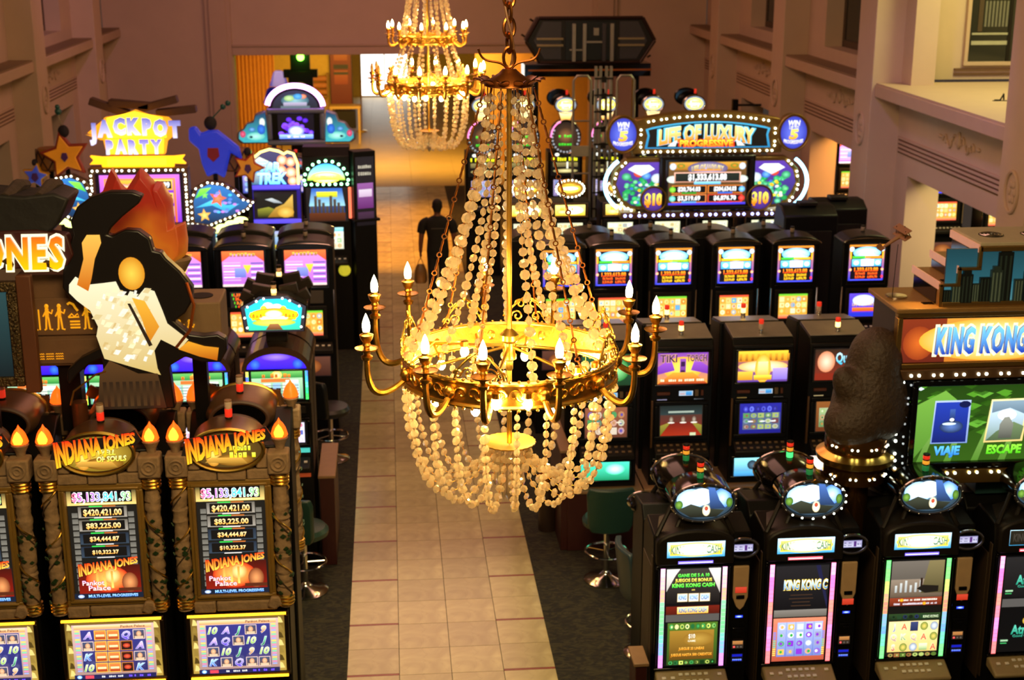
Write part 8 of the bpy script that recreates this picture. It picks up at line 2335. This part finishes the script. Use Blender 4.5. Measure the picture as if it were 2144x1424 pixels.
mb = MB(); mb.bx(-.45, .45, -.3, .3, 1.02, 1.10); obj('table_top', mb, mat('pale_table', 'b89858', .5), t, bevel=.006)
for x_ in (-.40, .40):
    for y_ in (-.25, .25):
        mb = MB(); mb.bx(x_ - .03, x_ + .03, y_ - .03, y_ + .03, 0, 1.02); obj('leg', mb, MATS['pale_table'], t, bevel=.004)
mb = MB(); mb.bx(-.30, .30, -.2, .2, .45, .95); obj('dark_box', mb, DARK, t, bevel=.01)
t = thing('rope_post', 'thin brass rope post standing on the honey floor of the far opening', 'post', (-.86, 44.4, 0))
mb = MB(); mb.lathe([(.16, 0), (.16, .03), (.03, .06)], 20); obj('base', mb, GOLD, t)
mb = MB(); mb.tube([(0, 0, .05), (0, 0, 1.5)], .022, 8); mb.ball((0, 0, 1.53), .04, 8, 6); obj('pole', mb, GOLD, t)

# side aisle on the right: machines and bar shelf seen through the openings
for i, (x_, y_, lab) in enumerate(((8.45, 25.6, 'bright slot machine seen through the right wall opening behind the lilac column'), (9.05, 22.5, 'blue-lit slot machine seen through the nearest right wall opening'), (9.75, 22.0, 'slot machine at the far edge of the nearest right wall opening'))):
    arch_machine(x_, y_, 0, lab, (scr_pink(0) if i == 0 else scr_lux(0)), scr_lux2(i), 'machines in the right side aisle', z0=1.9, z1=2.35)
t = thing('bar_shelf', 'dark bar shelf with bottles seen through the opening behind the lilac column', 'shelf', (9.3, 27.4, 0))
mb = MB(); mb.bx(-.9, .9, .1, .16, 0, 3.4); mb.bx(-.9, .9, -.2, .1, 2.35, 2.40); mb.bx(-.9, .9, -.2, .1, 1.8, 1.84); obj('cabinet', mb, mat('bar_dark', '1c120c', .5), t, bevel=.006)
for k in range(7):
    b = thing('bottle', ('cream', 'orange', 'dark green')[k % 3] + ' bottle on the dark bar shelf, ' + ('first', 'second', 'third', 'fourth', 'fifth', 'sixth', 'seventh')[k] + ' from the left', 'bottle', (8.55 + k * .24, 27.3, 2.40), 0, 'bottles on the bar shelf')
    mb = MB(); mb.lathe([(.04, 0), (.042, .02), (.042, .18), (.016, .24), (.014, .30), (0, .30)], 12); obj('glass', mb, mat(('bottle_cream', 'bottle_orange', 'bottle_green')[k % 3], ('d8d0a0', 'c86828', '284838')[k % 3], .2), b)
    mb = MB(); mb.lathe([(.017, .285), (.017, .32), (0, .322)], 10); obj('cap', mb, DARK, b)
t = thing('wall_camera', 'tiny black box fixed on the pier at the far right opening', 'camera', (7.10, 29.0, 2.55))
mb = MB(); mb.bx(-.06, .06, -.06, .06, -.12, .12); obj('housing', mb, BLK, t, bevel=.01)
mb = MB(); mb.bx(.06, .55, -.02, .02, -.02, .02); obj('arm', mb, DARK, t)
